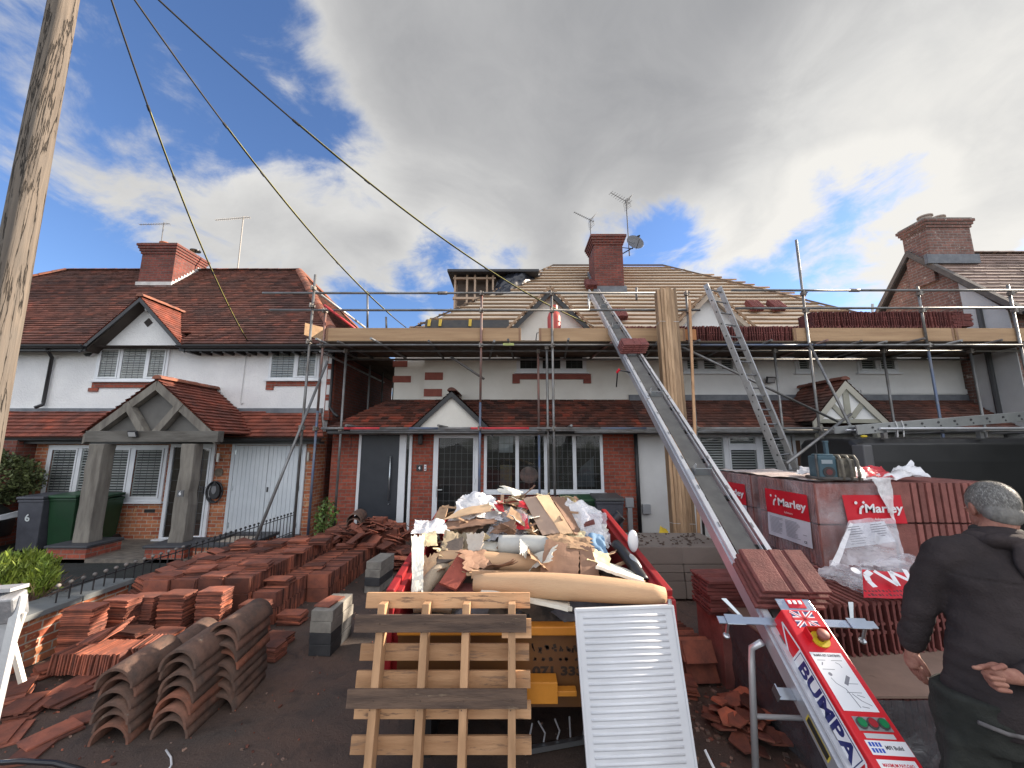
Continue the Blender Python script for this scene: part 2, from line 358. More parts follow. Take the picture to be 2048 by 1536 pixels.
tile_m=M('mossy_clay_tiles',(.17,.05,.03),(.075,.035,.028),1.8,.85,bump=.6,bscale=40,island=[(0.,.4),(.5,.95),(.85,1.3),(1.,(2.2,1.3,1.1))],spots=(7,.60,(.03,.025,.02)))
ridge_m=M('ridge_clay',(.33,.11,.06),(.16,.08,.06),5,.85,bump=.5,bscale=30,island=[(0.,.6),(1.,1.4)])
tile_c=M('brown_concrete_tiles',(.30,.215,.18),(.23,.165,.14),2,.85,island=[(0.,.75),(1.,1.2)])
lead=M('lead',(.17,.18,.20),(.11,.12,.14),5,.55,bump=.3,bscale=12)
blackm=M('black_paint',(.018,.018,.02),(.03,.03,.032),6,.45)
blackp=M('black_plastic',(.02,.02,.022),(.035,.035,.04),8,.38)
greyd=M('grey_door_paint',(.022,.027,.036),(.03,.035,.045),5,.4)
oak=M('weathered_oak',(.23,.21,.18),(.13,.115,.10),3,.85,bump=.7,bscale=14,stretch=(3,3,.5),spots=(6,.66,(.07,.055,.045)))
oakh=M('weathered_oak_beam',(.15,.14,.125),(.08,.072,.062),3,.85,bump=.7,bscale=14,stretch=(.5,3,3))
galv=M('galvanised_tube',(.26,.265,.27),(.16,.15,.14),3.5,.5,.55,bump=.2,bscale=18,spots=(9,.66,(.20,.11,.07)),objr=[(0.,.75),(.5,1.),(1.,1.2)])
rusty=M('rusty_tube',(.30,.14,.11),(.20,.17,.16),4,.65,.3,bump=.25,bscale=18)
bluet=M('blue_tube',(.10,.14,.24),(.18,.19,.21),4,.5,.4,bump=.2,bscale=18)
redband=M('red_paint_band',(.62,.05,.06),(.5,.04,.05),6,.5)
yelband=M('yellow_tape',(.75,.62,.12),(.65,.5,.05),6,.5)
alu=M('aluminium',(.66,.67,.70),(.52,.53,.56),3,.36,.55,bump=.12,bscale=30,stretch=(1,1,1))
alu_b=M('brushed_aluminium',(.76,.77,.79),(.62,.63,.65),2,.33,.55,bump=.15,bscale=40)
steel=M('zinc_steel',(.60,.64,.68),(.48,.52,.55),5,.3,.9)
board=M('scaffold_timber',(.11,.078,.05),(.065,.048,.034),2,.8,bump=.4,bscale=14,stretch=(.6,8,8))
toeb=M('toe_board_timber',(.46,.30,.17),(.33,.205,.115),1.3,.75,bump=.25,bscale=10,stretch=(.5,7,7),spots=(2.5,.70,(.33,.17,.07)),objr=[(0.,.8),(1.,1.1)])
batt=M('batten_timber',(.37,.25,.155),(.26,.165,.105),2,.8,bump=.3,bscale=10,stretch=(.7,6,6),objr=[(0.,.75),(1.,1.15)])
treat=M('treated_timber',(.47,.315,.19),(.29,.185,.105),2.2,.75,bump=.45,bscale=9,stretch=(9,9,.5),spots=(3.5,.66,(.17,.10,.055)),objr=[(0.,.55),(1.,1.25)])
membr=M('roof_membrane',(.70,.60,.48),(.58,.49,.39),1.2,.85,bump=.4,bscale=5)
pine=M('pale_pine',(.64,.375,.20),(.44,.24,.12),1.6,.72,bump=.4,bscale=9,stretch=(1.2,9,9),spots=(3.6,.56,(.25,.15,.09)),objr=[(0.,.68),(1.,1.1)])
pinev=M('pale_pine_upright',(.56,.33,.18),(.40,.23,.12),1.6,.72,bump=.4,bscale=9,stretch=(9,9,1.2),spots=(2.6,.61,(.26,.155,.085)),objr=[(0.,.8),(1.,1.1)])
pined=M('dark_wet_pine',(.15,.095,.065),(.065,.042,.032),2.5,.75,bump=.5,bscale=9,stretch=(1.2,9,9),spots=(5,.62,(.21,.15,.10)))
radm=M('radiator_enamel',(.70,.71,.74),(.60,.61,.64),2.5,.38,spots=(22,.69,(.40,.38,.36)))
conc=M('concrete_block',(.30,.28,.245),(.20,.185,.165),9,.93,bump=.9,bscale=70,objr=[(0.,.9),(1.,1.12)])
concb=M('aerated_block',(.225,.19,.165),(.17,.143,.124),2.2,.93,bump=.5,bscale=60,spots=(11,.70,(.11,.07,.05)),objr=[(0.,.9),(1.,1.08)])
concd=M('wet_block',(.03,.032,.036),(.05,.05,.053),7,.6,bump=.8,bscale=70)
claym=M('loose_clay_tile',(.34,.108,.064),(.155,.062,.047),7,.82,bump=.5,bscale=45,objr=[(0.,.35),(.4,.85),(.8,1.25),(1.,(1.8,1.7,1.5))],spots=(16,.66,(.09,.06,.05)))
claymi=M('loose_clay_tiles',(.33,.105,.062),(.155,.062,.047),5,.82,bump=.5,bscale=45,island=[(0.,.3),(.4,.85),(.8,1.3),(1.,(1.9,1.8,1.6))],spots=(16,.66,(.09,.06,.05)))
ridgeb=M('old_ridge_tile',(.19,.105,.075),(.10,.068,.055),9,.9,bump=.8,bscale=40,objr=[(0.,.75),(.6,1.),(1.,(1.9,1.05,.75))],spots=(14,.64,(.22,.19,.15)))
concr=M('red_concrete_tile',(.20,.058,.050),(.13,.042,.038),9,.85,bump=.7,bscale=70,objr=[(0.,.8),(1.,1.2)],spots=(26,.68,(.30,.16,.13)))
concri=M('packed_concrete_tiles',(.30,.112,.095),(.20,.075,.064),6,.85,bump=.6,bscale=60,island=[(0.,.75),(1.,1.2)])
card=M('cardboard',(.46,.30,.18),(.34,.21,.125),7,.88,bump=.5,bscale=30,spots=(5,.69,(.30,.19,.12)),objr=[(0.,.75),(1.,1.1)])
cardp=M('paper_tube',(.56,.36,.21),(.50,.31,.18),3,.8,bump=.35,bscale=22,stretch=(1,4,4))
cardd=M('brown_hardboard',(.27,.155,.10),(.21,.12,.08),3,.8,bump=.2,bscale=12)
foam=M('white_foam_board',(.76,.74,.66),(.66,.63,.54),5,.85,bump=.3,bscale=24,spots=(4,.7,(.5,.46,.36)))
felt=M('black_felt',(.022,.023,.026),(.04,.04,.045),5,.9,bump=.8,bscale=40)
skipr=M('red_steel',(.34,.018,.022),(.23,.014,.018),4,.45,spots=(6,.67,(.16,.06,.04)),bump=.1)
skipo=M('orange_steel',(.62,.25,.03),(.5,.19,.02),4,.5,spots=(8,.68,(.18,.08,.03)),bump=.1)
bumpr=M('red_machine_paint',(.66,.012,.022),(.60,.010,.018),3,.36,coat=.2)
belt=M('rubber_belt',(.14,.135,.125),(.10,.095,.09),6,.75,bump=.2,bscale=20)
whitel=M('white_label',(.80,.80,.82),None,3,.45)
navy=M('navy_print',(.012,.018,.13),None,3,.5)
redl=M('red_print',(.62,.012,.03),(.56,.01,.025),4,.4,bump=.12,bscale=7)
inkm=M('grey_ink',(.22,.22,.25),None,3,.6)
inkd=M('dark_ink',(.04,.04,.05),None,3,.6)
def asphalt():
    m,nt,N,L,b=newmat('asphalt'); g=N.new('ShaderNodeNewGeometry'); v=g.outputs['Position']
    f=noisef(nt,v,90,6,.75); big=noisef(nt,v,.9,6,.65,.6); mid=noisef(nt,v,5,8,.7,.4); fine=noisef(nt,v,260,3,.7)
    c=mixc(nt,ramp(nt,f,[(.35,0.),(.65,1.)]),(.055,.044,.040),(.112,.088,.077)); c=mixc(nt,ramp(nt,big,[(.40,0.),(.68,.8)]),c,(.155,.092,.068)); c=mixc(nt,ramp(nt,mid,[(.52,0.),(.70,.7)]),c,(.032,.027,.026))
    c=mixc(nt,ramp(nt,fine,[(.69,0.),(.72,.9)]),c,(.20,.15,.125)); lk(nt,c,b.inputs['Base Color']); b.inputs['Specular IOR Level'].default_value=.35
    lk(nt,ramp(nt,mid,[(.4,.95),(.75,.6)]),b.inputs['Roughness'])
    a=N.new('ShaderNodeMath'); a.operation='MULTIPLY_ADD'; lk(nt,mid,a.inputs[0]); a.inputs[1].default_value=2.5; lk(nt,f,a.inputs[2])
    bp=N.new('ShaderNodeBump'); bp.inputs['Strength'].default_value=.9; bp.inputs['Distance'].default_value=.012; lk(nt,a.outputs[0],bp.inputs['Height']); lk(nt,bp.outputs[0],b.inputs['Normal']); return m
asph=asphalt()
hair=M('grey_hair',(.22,.21,.195),(.13,.125,.115),30,.8,bump=.4,bscale=160,stretch=(1,1,.35))
skin=M('skin',(.40,.20,.145),(.27,.115,.085),22,.62,bump=.5,bscale=90,spec=.3,spots=(70,.66,(.24,.12,.09)))
hood=M('dark_fleece',(.050,.040,.041),(.034,.028,.029),6,.95,bump=.7,bscale=90,spots=(22,.735,(.13,.12,.115)),spec=.2)
trou=M('charcoal_work_trousers',(.040,.042,.038),(.026,.028,.025),7,.92,bump=.6,bscale=90,spots=(9,.72,(.06,.055,.05)),spec=.2)
# ------------------------------------------------------------------ ground
g=MB(); N_=40
def gz(x,y): return 0
g.face([(-400,-300,-.004),(400,-300,-.004),(400,900,-.004),(-400,900,-.004)])
o=g.build('ground',M('far_ground',(.07,.075,.05),(.05,.05,.04),.05,.95),origin=(0,0,0)); tag(o,kind='structure')
m=MB(); m.face([(-4.4,-6,0),(14,-6,0),(14,8.6,0),(-4.4,8.6,0)]); o=m.build('driveway',asph,origin=(0,0,0)); tag(o,kind='structure')
m=MB(); m.face([(-16,-6,0),(-4.4,-6,0),(-4.4,8.6,0),(-16,8.6,0)]); o=m.build('neighbour_driveway',M('dark_asphalt',(.022,.026,.024),(.016,.018,.015),3,.85,bump=.6,bscale=100,spots=(2,.66,(.03,.04,.016))),origin=(0,0,0)); tag(o,kind='structure')
pav=brick('crazy_paving',(.14,.12,.10),(.08,.07,.06),(.03,.03,.028),.33,.16,.02)
m=MB(); m.bx(-8.45,-5.55,7.0,8.42,.0,.06); o=m.build('porch_paving',M('stone_paving',(.20,.17,.14),(.09,.08,.07),6,.9,bump=1,bscale=9,stretch=(1,3,1)),origin=(0,0,0)); tag(o,kind='structure')
m=MB(); r=random.Random(3)
for k in range(900):
    x=r.uniform(-3.9,2.5); y=r.uniform(2.3,7.2); s=r.choice([.003,.004,.005,.007,.012]); a=r.uniform(0,6)
    m.box((x,y,s*.3),(s*r.uniform(.8,2),s,s*.6),Matrix.Rotation(a,3,'Z'))
for k in range(160):
    x=r.gauss(1.6,.35); y=r.gauss(3.0,.5); s=r.uniform(.008,.03); m.box((x,y,s*.25),(s*r.uniform(.8,2.2),s,s*.5),Matrix.Rotation(r.uniform(0,6),3,'Z'))
o=m.build('grit',M('grit',(.25,.15,.11),(.10,.08,.07),20,.9,island=[(0.,.4),(1.,1.8)]),origin=(0,0,0)); tag(o,kind='stuff',cat='grit')
# ------------------------------------------------------------------ window maker
def window(par,x0,x1,z0,z1,y,cols,lead=(0,0),blind=False,fw=.055,proud=.035,name='window',top=None,sashes=None,dark=(.02,.022,.024),sill=True):
    """cols: fractions of the width of each light; y = wall face"""
    f=MB(); ys=y-proud
    f.bx(x0,x1,ys,y-.001,z1-fw,z1); f.bx(x0,x1,ys,y-.001,z0,z0+fw)
    f.bx(x0,x0+fw,ys,y-.001,z0+fw,z1-fw); f.bx(x1-fw,x1,ys,y-.001,z0+fw,z1-fw)
    if sill: f.bx(x0-.05,x1+.05,y-.09,y-.002,z0-.035,z0-.002)
    tot=sum(cols); X=x0; W_=x1-x0; lights=[]
    for k,c in enumerate(cols):
        a=X; b=X+W_*c/tot; X=b
        if k: f.bx(a-fw*.6,a+fw*.6,ys-.002,y-.001,z0+fw+.001,z1-fw-.001)
        aa=a+(fw if k==0 else fw*.6); bb=b-(fw if k==len(cols)-1 else fw*.6)
        zz=[(z0+fw,z1-fw)]
        if sashes and sashes[k]=='top':
            zt=z1-(z1-z0)*.30; f.bx(aa,bb,ys-.003,y-.001,zt-fw*.5,zt+fw*.5); zz=[(z0+fw,zt-fw*.5),(zt+fw*.5,z1-fw)]
        for (za,zb) in zz:
            if sashes and sashes[k]:
                e=.035; q=ys-.014
                f.bx(aa,bb,q,ys-.004,zb-e,zb); f.bx(aa,bb,q,ys-.004,za,za+e); f.bx(aa,aa+e,q,ys-.004,za+e,zb-e); f.bx(bb-e,bb,q,ys-.004,za+e,zb-e); lights.append((aa+e,bb-e,za+e,zb-e))
            else: lights.append((aa,bb,za,zb))
    fo=f.build(name,upvc,par,bevel=.003)
    pn=MB(); bk=MB(); bl=MB(); ld=MB(); r=random.Random(int(x0*100)+5)
    for (a,b,za,zb) in lights:
        pn.face([(a,y-.022,za),(b,y-.022,za),(b,y-.022,zb),(a,y-.022,zb)])
        bk.face([(a,y-.002,za),(b,y-.002,za),(b,y-.002,zb),(a,y-.002,zb)])
        if lead[0]:
            nx=max(1,round((b-a)/lead[0])); nz=max(1,round((zb-za)/lead[1]))
            for k in range(1,nx): xx=a+(b-a)*k/nx; ld.bx(xx-.0032,xx+.0032,y-.027,y-.023,za,zb)
            for k in range(1,nz): z=za+(zb-za)*k/nz; ld.bx(a,b,y-.0275,y-.0235,z-.0032,z+.0032)
        if blind:
            z=za+.01
            while z<zb-.01:
                bl.box(((a+b)/2,y-.011,z),(b-a-.01,.016,.028 if blind=='open' else .044),Matrix.Rotation(rad(-25),3,'X')); z+=.055
            bl.bx(a+.003,a+.025,y-.019,y-.004,za,zb); bl.bx(b-.025,b-.003,y-.019,y-.004,za,zb)
    bk.build('dark_backing',M('room_dark%d'%int(dark[0]*1000),dark,tuple(c*2.2 for c in dark),1.7,.9),fo)  # flat dark sheet behind the panes, coloured as the unlit interior
    if blind: bl.build('shutter',M('shutter_white',(.5,.5,.49),(.42,.42,.41),3,.5),fo)
    if lead[0]: ld.build('leading',M('window_lead',(.11,.115,.12),None,3,.5,.3),fo)
    pn.build('pane',glassm(),fo)
    return fo
def gutter(par,x0,x1,y,z,mat=blackm,brk=True):
    m=MB(); n=8; A=[];B=[]
    for k in range(n+1):
        th=math.pi+math.pi*k/n; A.append((x0,y+math.cos(th)*.055,z+math.sin(th)*.055)); B.append((x1,y+math.cos(th)*.055,z+math.sin(th)*.055))
    for k in range(n): m.face([A[k],B[k],B[k+1],A[k+1]])
    m.face(A); m.face(B)
    return m.build('gutter',mat,par,solid=.004)
def deck(pts,mat,par,name='roof_deck',th=.03):
    o,u,v,n,pl,cc=plane2d(pts); m=MB(); m.prism([Vector(p)-n*(th+.012) for p in pts],n*th); return m.build(name,mat,par)
deckm=M('roof_underside',(.07,.055,.045),(.05,.04,.035),3,.9)
def hip(par,x0,x1,ye,ze,xa,xb,yr,zr,yb,mat,tw,ga,seed,lift=.016,sides=(1,1),notch=()):
    """hipped roof: front, two ends, plain back"""
    fr=[(x0,ye,ze),(x1,ye,ze),(xb,yr,zr),(xa,yr,zr)]
    m=MB()
    if notch:
        d=.36; f=d/(yr-ye); zt_n=ze+(zr-ze)*f; L0,L1=x0+(xa-x0)*f,x1+(xb-x1)*f; cuts=[x0]+[c for n_ in notch for c in n_]+[x1]
        for i in range(0,len(cuts),2):
            a,b=cuts[i],cuts[i+1]; tiles(m,[(a,ye,ze),(b,ye,ze),(L1 if b==x1 else b,ye+d,zt_n),(L0 if a==x0 else a,ye+d,zt_n)],tw,ga,seed=seed+7*i,lift=lift)
        tiles(m,[(L0,ye+d+.002,zt_n+.002),(L1,ye+d+.002,zt_n+.002),(xb,yr,zr),(xa,yr,zr)],tw,ga,seed=seed,lift=lift)
    else: tiles(m,fr,tw,ga,seed=seed,lift=lift)
    if sides[1]: tiles(m,[(x1,ye,ze),(x1,yb,ze),(xb,yr,zr)],tw,ga,seed=seed+1,lift=lift)
    if sides[0]: tiles(m,[(x0,yb,ze),(x0,ye,ze),(xa,yr,zr)],tw,ga,seed=seed+2,lift=lift)
    o=m.build('roof',mat,par)
    q=MB(); q.face([(x0,yb,ze),(x1,yb,ze),(xb,yr,zr-.01),(xa,yr,zr-.01)]); q.face([(x0,ye,ze-.03),(x1,ye,ze-.03),(x1,yb,ze-.03),(x0,yb,ze-.03)]); q.build('roof_deck',deckm,par)
    return o
# ================================================================== HOUSE 6 (left)
Yu=8.75; Yg=8.42
H6=thing('house','white rendered house with red clay tile roofs, oak post porch and white garage doors','house',(-9,8.4,0))
ze=P(400,688,8.40).z; YE=8.40
XR=P(655,760,Yu).x
w=MB(); w.bx(-16.5,XR,Yu,13.5,2.30,ze+.06); up=w.build('upper_wall',render_w,H6)
w=MB(); w.bx(-16.5,XR,Yg,13.4,0,2.299); w.build('ground_floor_wall',brick_o,H6)
w=MB(); w.bx(XR,XR+.004,Yu-.0,13.5,0,ze+.05)
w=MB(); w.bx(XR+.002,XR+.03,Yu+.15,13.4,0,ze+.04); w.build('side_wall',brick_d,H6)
# white quoins with brick at the right corner
w=MB(); z=2.9; k=0
xq=XR+.10
w.bx(XR-.02,xq,Yu-.012,Yu+.16,2.56,ze-.02); w.build('corner_brickwork',brick_r,H6)
w=MB()
for k in range(4):
    w=MB(); w.bx(XR+.0,xq-.02,Yu-.018,Yu-.012,2.78+k*.36,2.78+k*.36+.22); w.build('quoin',M('quoin_render',(.66,.66,.66),None,3,.8),H6)
# main roof
hx1=P(679,690,YE).x
xrr=-6.88; yr6,zr6=YE+3.33,ze+3.33
GX=P(277,592,8.35).z and P(277,592,8.35).x; NT=[(-13.75,-11.75),(GX-1.0,GX+1.0)]
hip(H6,-18.2,hx1,YE,ze,-14.4,xrr,yr6,zr6,YE+6.6,tile_d,.17,.115,11,lift=.032,notch=NT)
m=MB(); ridgeline(m,(-14.4,yr6,zr6+.03),(xrr,yr6,zr6+.03),.10,.33,3); m.build('ridge',tile_d,H6)
for (pa_,pb_,sd_) in (((xrr,yr6,zr6+.02),(hx1,YE,ze+.03),4),((xrr,yr6,zr6+.02),(hx1,YE+6.6,ze+.03),5),((-14.4,yr6,zr6+.02),(-18.2,YE,ze+.02),6)): m=MB(); ridgeline(m,pa_,pb_,.12,.3,sd_,.8); m.build('hip_ridge',ridge_m,H6)
for (ga_,gb_) in ((-18,-13.8),(-11.7,GX-1.05),(GX+1.05,hx1-.05)):
    gutter(H6,ga_,gb_,YE-.06,ze-.05); m=MB(); m.bx(ga_,gb_,YE-.004,YE+.02,ze-.16,ze-.01); m.build('fascia',blackm,H6)
    m=MB(); m.bx(ga_,gb_,YE+.021,Yu,ze-.10,ze-.085); m.build('soffit',blackm,H6)
m=MB()
for k in range(24):
    x=-9.6+k*.26 if k<24 else 0
    if x>-7.35: m.bx(x-.025,x+.025,YE+.03,Yu-.002,ze-.19,ze-.10)
m.build('soffit',blackm,H6)
# gables
def gable(par,apx,Yf,za,hw,zb,yback,wallm,tilem,tw,ga,seed,oh=.14,barge=blackm,ridgem=ridge_m,wally=None,name='gable_wall',lift=.018,ridge=True,bw=.13):
    wy=wally or Yf+.02; sl=(za-zb)/hw
    m=MB(); m.prism([(apx-hw*.93,wy,zb+.0),(apx+hw*.93,wy,zb+.0),(apx,wy,za-sl*hw*.07-.02)],(0,.25,0)); m.build(name,wallm,par)
    yf=Yf-oh; L=Vector((apx-hw*1.05,yf,zb-sl*hw*.05)); A=Vector((apx,yf,za)); R_=Vector((apx+hw*1.05,yf,zb-sl*hw*.05)); bk=Vector((0,yback-yf,0))
    m=MB(); tiles(m,[R_,R_+bk,A+bk,A],tw,ga,seed=seed,lift=lift); tiles(m,[L+bk,L,A,A+bk],tw,ga,seed=seed+1,lift=lift); m.build('roof_slope',tilem,par)
    for p,q in ((L,A),(A,R_)):
        m=MB(); n=Vector(((q-p).z,0,-(q-p).x)).normalized(); n=-n if n.z>0 else n
        m.prism([p+Vector((0,.005,-.01)),q+Vector((0,.005,-.01)),q+Vector((0,.005,-.01))+Vector((0,0,-bw*1.25)),p+Vector((0,.005,-.01))+Vector((0,0,-bw*1.25))],(0,.028,0)); m.build('bargeboard',barge,par)
    m=MB(); m.prism([L+Vector((.05,.05,-.03)),A+Vector((0,.05,-.03)),R_+Vector((-.05,.05,-.03)),R_+Vector((-.09,.05,-.07)),A+Vector((0,.05,-.08)),L+Vector((.09,.05,-.07))],(0,(yback-yf)*.3,0)); m.build('verge_underside',deckm,par)
    if ridge: m=MB(); ridgeline(m,A+Vector((0,-.01,.03)),A+bk+Vector((0,0,.03)),.10,.3,seed,.8); m.build('gable_ridge',ridgem,par)
a=P(277,592,8.35); fz=P(360,690,8.35)
gable(H6,a.x,8.52,a.z,1.12,ze-.03,10.0,render_w,tile_r,.165,.10,21,wally=8.68,bw=.085)
gable(H6,-12.75,8.52,a.z,1.12,ze-.03,10.0,render_w,tile_r,.165,.10,31,wally=8.68)
# camera + diamond on the gable
d=P(275,645,8.67); d.x=GX
m=MB(); s_=.10; m.prism([(d.x-s_,8.677,d.z),(d.x,8.677,d.z+s_*1.1),(d.x+s_,8.677,d.z),(d.x,8.677,d.z-s_*1.1)],(0,-.012,0)); m.build('diamond_vent',M('dark_tile',(.03,.022,.02),None,3,.7),H6)
d=P(277,621,8.62); d.x=GX; m=MB(); m.tube([(d.x-.02,8.57,d.z),(d.x+.02,8.66,d.z+.03)],.035,10); m.box((d.x+.02,8.665,d.z+.03),(.08,.02,.08)); m.build('camera_dome',upvc,H6,smooth=True)
# chimney of 6
def chimney(par,xc,yc,wx,wy,z0,z1,bm,pots,corb=3,cm=None,flash=True,potm=None):
    m=MB(); m.bx(xc-wx/2,xc+wx/2,yc-wy/2,yc+wy/2,z0,z1-.075*corb)
    for k in range(corb): e=.028*(k+1); m.bx(xc-wx/2-e,xc+wx/2+e,yc-wy/2-e,yc+wy/2+e,z1-.075*(corb-k)+.001,z1-.075*(corb-k-1)-.001)
    c=m.build('chimney',bm,par)
    m=MB(); m.bx(xc-wx/2-.05,xc+wx/2+.05,yc-wy/2-.05,yc+wy/2+.05,z1,z1+.04); m.build('flaunching',cm or conc,c)
    for (dx,dy,r,h,mt) in pots:
        m=MB(); m.tube([(xc+dx,yc+dy,z1+.03),(xc+dx,yc+dy,z1+.04+h*.8),(xc+dx,yc+dy,z1+.05+h*.8),(xc+dx,yc+dy,z1+.04+h)],[r,r*.88,r*1.08,r*1.05],14); m.build('chimney_pot',mt,c)
    return c
potc=M('buff_clay_pot',(.55,.38,.22),(.45,.3,.17),5,.8); potr=M('red_clay_pot',(.45,.15,.07),None,5,.8)
zt=P(320,492,10.9).z
c6x0=P(278,540,10.8).x; c6x1=P(345,540,10.8).x
ch=chimney(H6,(c6x0+c6x1)/2,11.35,c6x1-c6x0,1.05,5.9,zt,brick_c,[(-.12,-.25,.14,.16,potr),(.05,.05,.13,.12,potc),(.15,.35,.11,.16,potc)],4)
m=MB(); m.tube([(c6x1-.1,11.6,zt+.12),(c6x1-.1,11.6,zt+.2)],.02,6); m.tube([(c6x1-.1,11.6,zt+.20),(c6x1-.1,11.6,zt+.225)],.15,12); m.build('cowl',blackm,ch)
m=MB()
for k in range(12):
    yy=10.83+k*.09; zz=ze+(yy-YE)
    m.bx(c6x1+.002,c6x1+.02,yy,yy+.085,zz-.05,zz+.16)
m.bx(c6x0-.04,c6x1+.03,10.79,10.822,ze+(10.8-YE)-.05,ze+(10.8-YE)+.14); m.build('flashing',M('painted_flashing',(.62,.6,.58),(.45,.43,.42),5,.7),ch)
# upper windows
x0,z0,x1,z1=RR(196,694,338,762,Yu); window(H6,x0,x1,z0,z1,Yu,[1,1.1,.9],lead=(.12,.16),blind='shut',sashes=[1,0,1],dark=(.10,.10,.10))
m=MB(); m.bx(x0-.05,x1+.05,Yu-.03,Yu-.002,z1+.01,z1+.11); m.bx(x0-.03,x1+.1,Yu-.03,Yu-.002,z0-.16,z0-.045); m.bx(x0-.1,x0+.12,Yu-.03,Yu-.002,z0-.25,z0-.163); m.build('window_brickwork',brick_r,H6)
x0,z0,x1,z1=RR(540,700,640,760,Yu); window(H6,x0,x1,z0,z1,Yu,[1.1,1],lead=(.12,.16),blind='shut',sashes=[0,1],dark=(.10,.10,.10))
m=MB(); m.bx(x0-.05,x1+.05,Yu-.03,Yu-.002,z1+.01,z1+.09); m.bx(x0-.03,x1+.05,Yu-.03,Yu-.002,z0-.14,z0-.045); m.bx(x0-.03,x0+.14,Yu-.03,Yu-.002,z0-.23,z0-.143); m.build('window_brickwork',brick_r,H6)
# alarm box, cable hook, downpipe
d=P(178,703,Yu-.05); m=MB(); n=14
m.prism([(d.x+.15*math.cos(t)*(1 if math.sin(t)>0 else .95),Yu-.003,d.z+(.07+.0*t if math.sin(t)>.3 else 0)+.15*math.sin(t)*.7) for t in [2*math.pi*k/n for k in range(n)]],(0,-.06,0)); ab=m.build('alarm_box',upvc,H6,bevel=.008)
m=MB(); m.prism([(d.x-.1,Yu-.064,d.z-.06),(d.x+.13,Yu-.064,d.z-.03),(d.x+.05,Yu-.064,d.z-.12),(d.x-.03,Yu-.064,d.z-.12)],(0,-.01,0)); m.build('alarm_lens',blackp,ab)
m=MB(); t0=P(92,700,YE-.05); t1=P(85,818,Yu-.06); q=P(104,715,Yu-.06)
m.tube([(t0.x,YE-.06,ze-.09),(q.x,Yu-.06,ze-.25),(q.x,Yu-.06,t1.z+.16),(q.x,Yu-.06,t1.z+.1),(q.x-.05,Yu-.16,t1.z+.02)],.035,10); m.build('downpipe',blackm,H6,smooth=True)
m=MB(); q=P(664,760,Yu-.05); m.tube([(q.x,Yu-.06,ze-.1),(q.x,Yu-.06,2.85),(q.x+.15,Yu-.15,2.70),(q.x+.28,Yu-.25,2.62)],.032,10); m.build('downpipe',blackm,H6,smooth=True)
m=MB(); a=P(497,705,Yu-.03); b=P(490,805,Yu-.02)
m.tube([(a.x+.0,Yu-.10,a.z+.08),(a.x-.05,Yu-.05,a.z-.05),(a.x+.06,Yu-.05,a.z-.10),(a.x+.05,Yu-.05,a.z+.02),(a.x-.03,Yu-.05,a.z+.05)],.012,6); m.build('cable_bracket',blackm,H6)
m=MB(); m.tube([(a.x-.06,Yu-.012,a.z-.05),(a.x-.07,Yu-.012,b.z+.02),(a.x-.05,Yu-.012,b.z-.04),(a.x,Yu-.012,b.z)],.008,6); m.build('wall_cable',M('white_cable',(.6,.6,.6),None,3,.5),H6)
# lean-to roof
zl=P(300,874,8.17).z; YL=8.17; ztop=P(300,822,Yu).z
lp=[(-16.5,YL,zl),(XR+.28,YL,zl),(XR-.1,Yu+.0,ztop),(-16.5,Yu+.0,ztop)]
m=MB(); tiles(m,lp,.165,.11,seed=41,lift=.03); m.build('lean_to_roof',tile_r,H6)
deck(lp,deckm,H6)
gutter(H6,-16.4,XR+.25,YL-.05,zl-.035)
m=MB(); m.bx(-16.4,XR+.2,YL+.01,Yg,zl-.14,zl-.09); m.build('soffit',blackm,H6)
m=MB(); m.bx(-16.4,XR-.05,Yu-.05,Yu-.004,ztop-.05,ztop+.06); m.bx(-5.55,XR-.05,Yu-.075,Yu-.052,ztop-.05,ztop+.055); m.build('lead_flashing',lead,H6)
# porch
YP=7.25; pa=P(313,758,YP); pl_=P(168,872,YP); pr=P(443,872,YP)
hw=1.25; pz=P(300,866,YP).z
bk=Yu-.02
L_=Vector((pa.x-hw,YP,pz)); R_=Vector((pa.x+hw,YP,pz)); A_=Vector((pa.x,YP,pa.z)); B_=Vector((0,bk-YP,0))
m=MB(); tiles(m,[R_,R_+B_,A_+B_,A_],.165,.105,seed=51,lift=.03); tiles(m,[L_+B_,L_,A_,A_+B_],.165,.105,seed=52,lift=.03); pr_=m.build('porch_roof',tile_r,H6)
m=MB(); ridgeline(m,A_+Vector((0,0,.03)),A_+B_+Vector((0,0,.03)),.10,.3,7,.8); m.build('porch_ridge',ridge_m,H6)
m=MB(); 
for p,q in ((L_,A_),(A_,R_)):
    m.prism([p+Vector((.02,.01,-.03)),q+Vector((0,.01,-.03)),q+Vector((0,.01,-.21)),p+Vector((.02 if p is L_ else .0,.01,-.21))],(0,.12,0))
m.build('porch_rafter',oak,H6)
zb=zl-.03
bl=P(172,872,YP).x; br=P(400,872,YP).x
m=MB(); m.bx(bl,br+.35,YP-.02,YP+.13,P(300,884,YP).z,P(300,864,YP).z+.02); m.build('porch_beam',oakh,H6,bevel=.006)
m=MB(); cb=P(300,850,YP)
m.bar((pa.x-.52,YP+.06,pz+.56),(pa.x-.12,YP+.06,pz+.0),.12,.13,(0,1,0)); m.bar((pa.x+.52,YP+.06,pz+.56),(pa.x+.10,YP+.06,pz+.0),.12,.13,(0,1,0)); m.build('porch_brace',oak,H6)
m=MB(); m.prism([(pa.x-hw*.93,YP+.16,pz+.02),(pa.x+hw*.93,YP+.16,pz+.02),(pa.x,YP+.16,pa.z-.08)],(0,.03,0)); m.build('gable_panel',M('grey_panel',(.17,.165,.155),(.12,.115,.11),2,.85),H6)
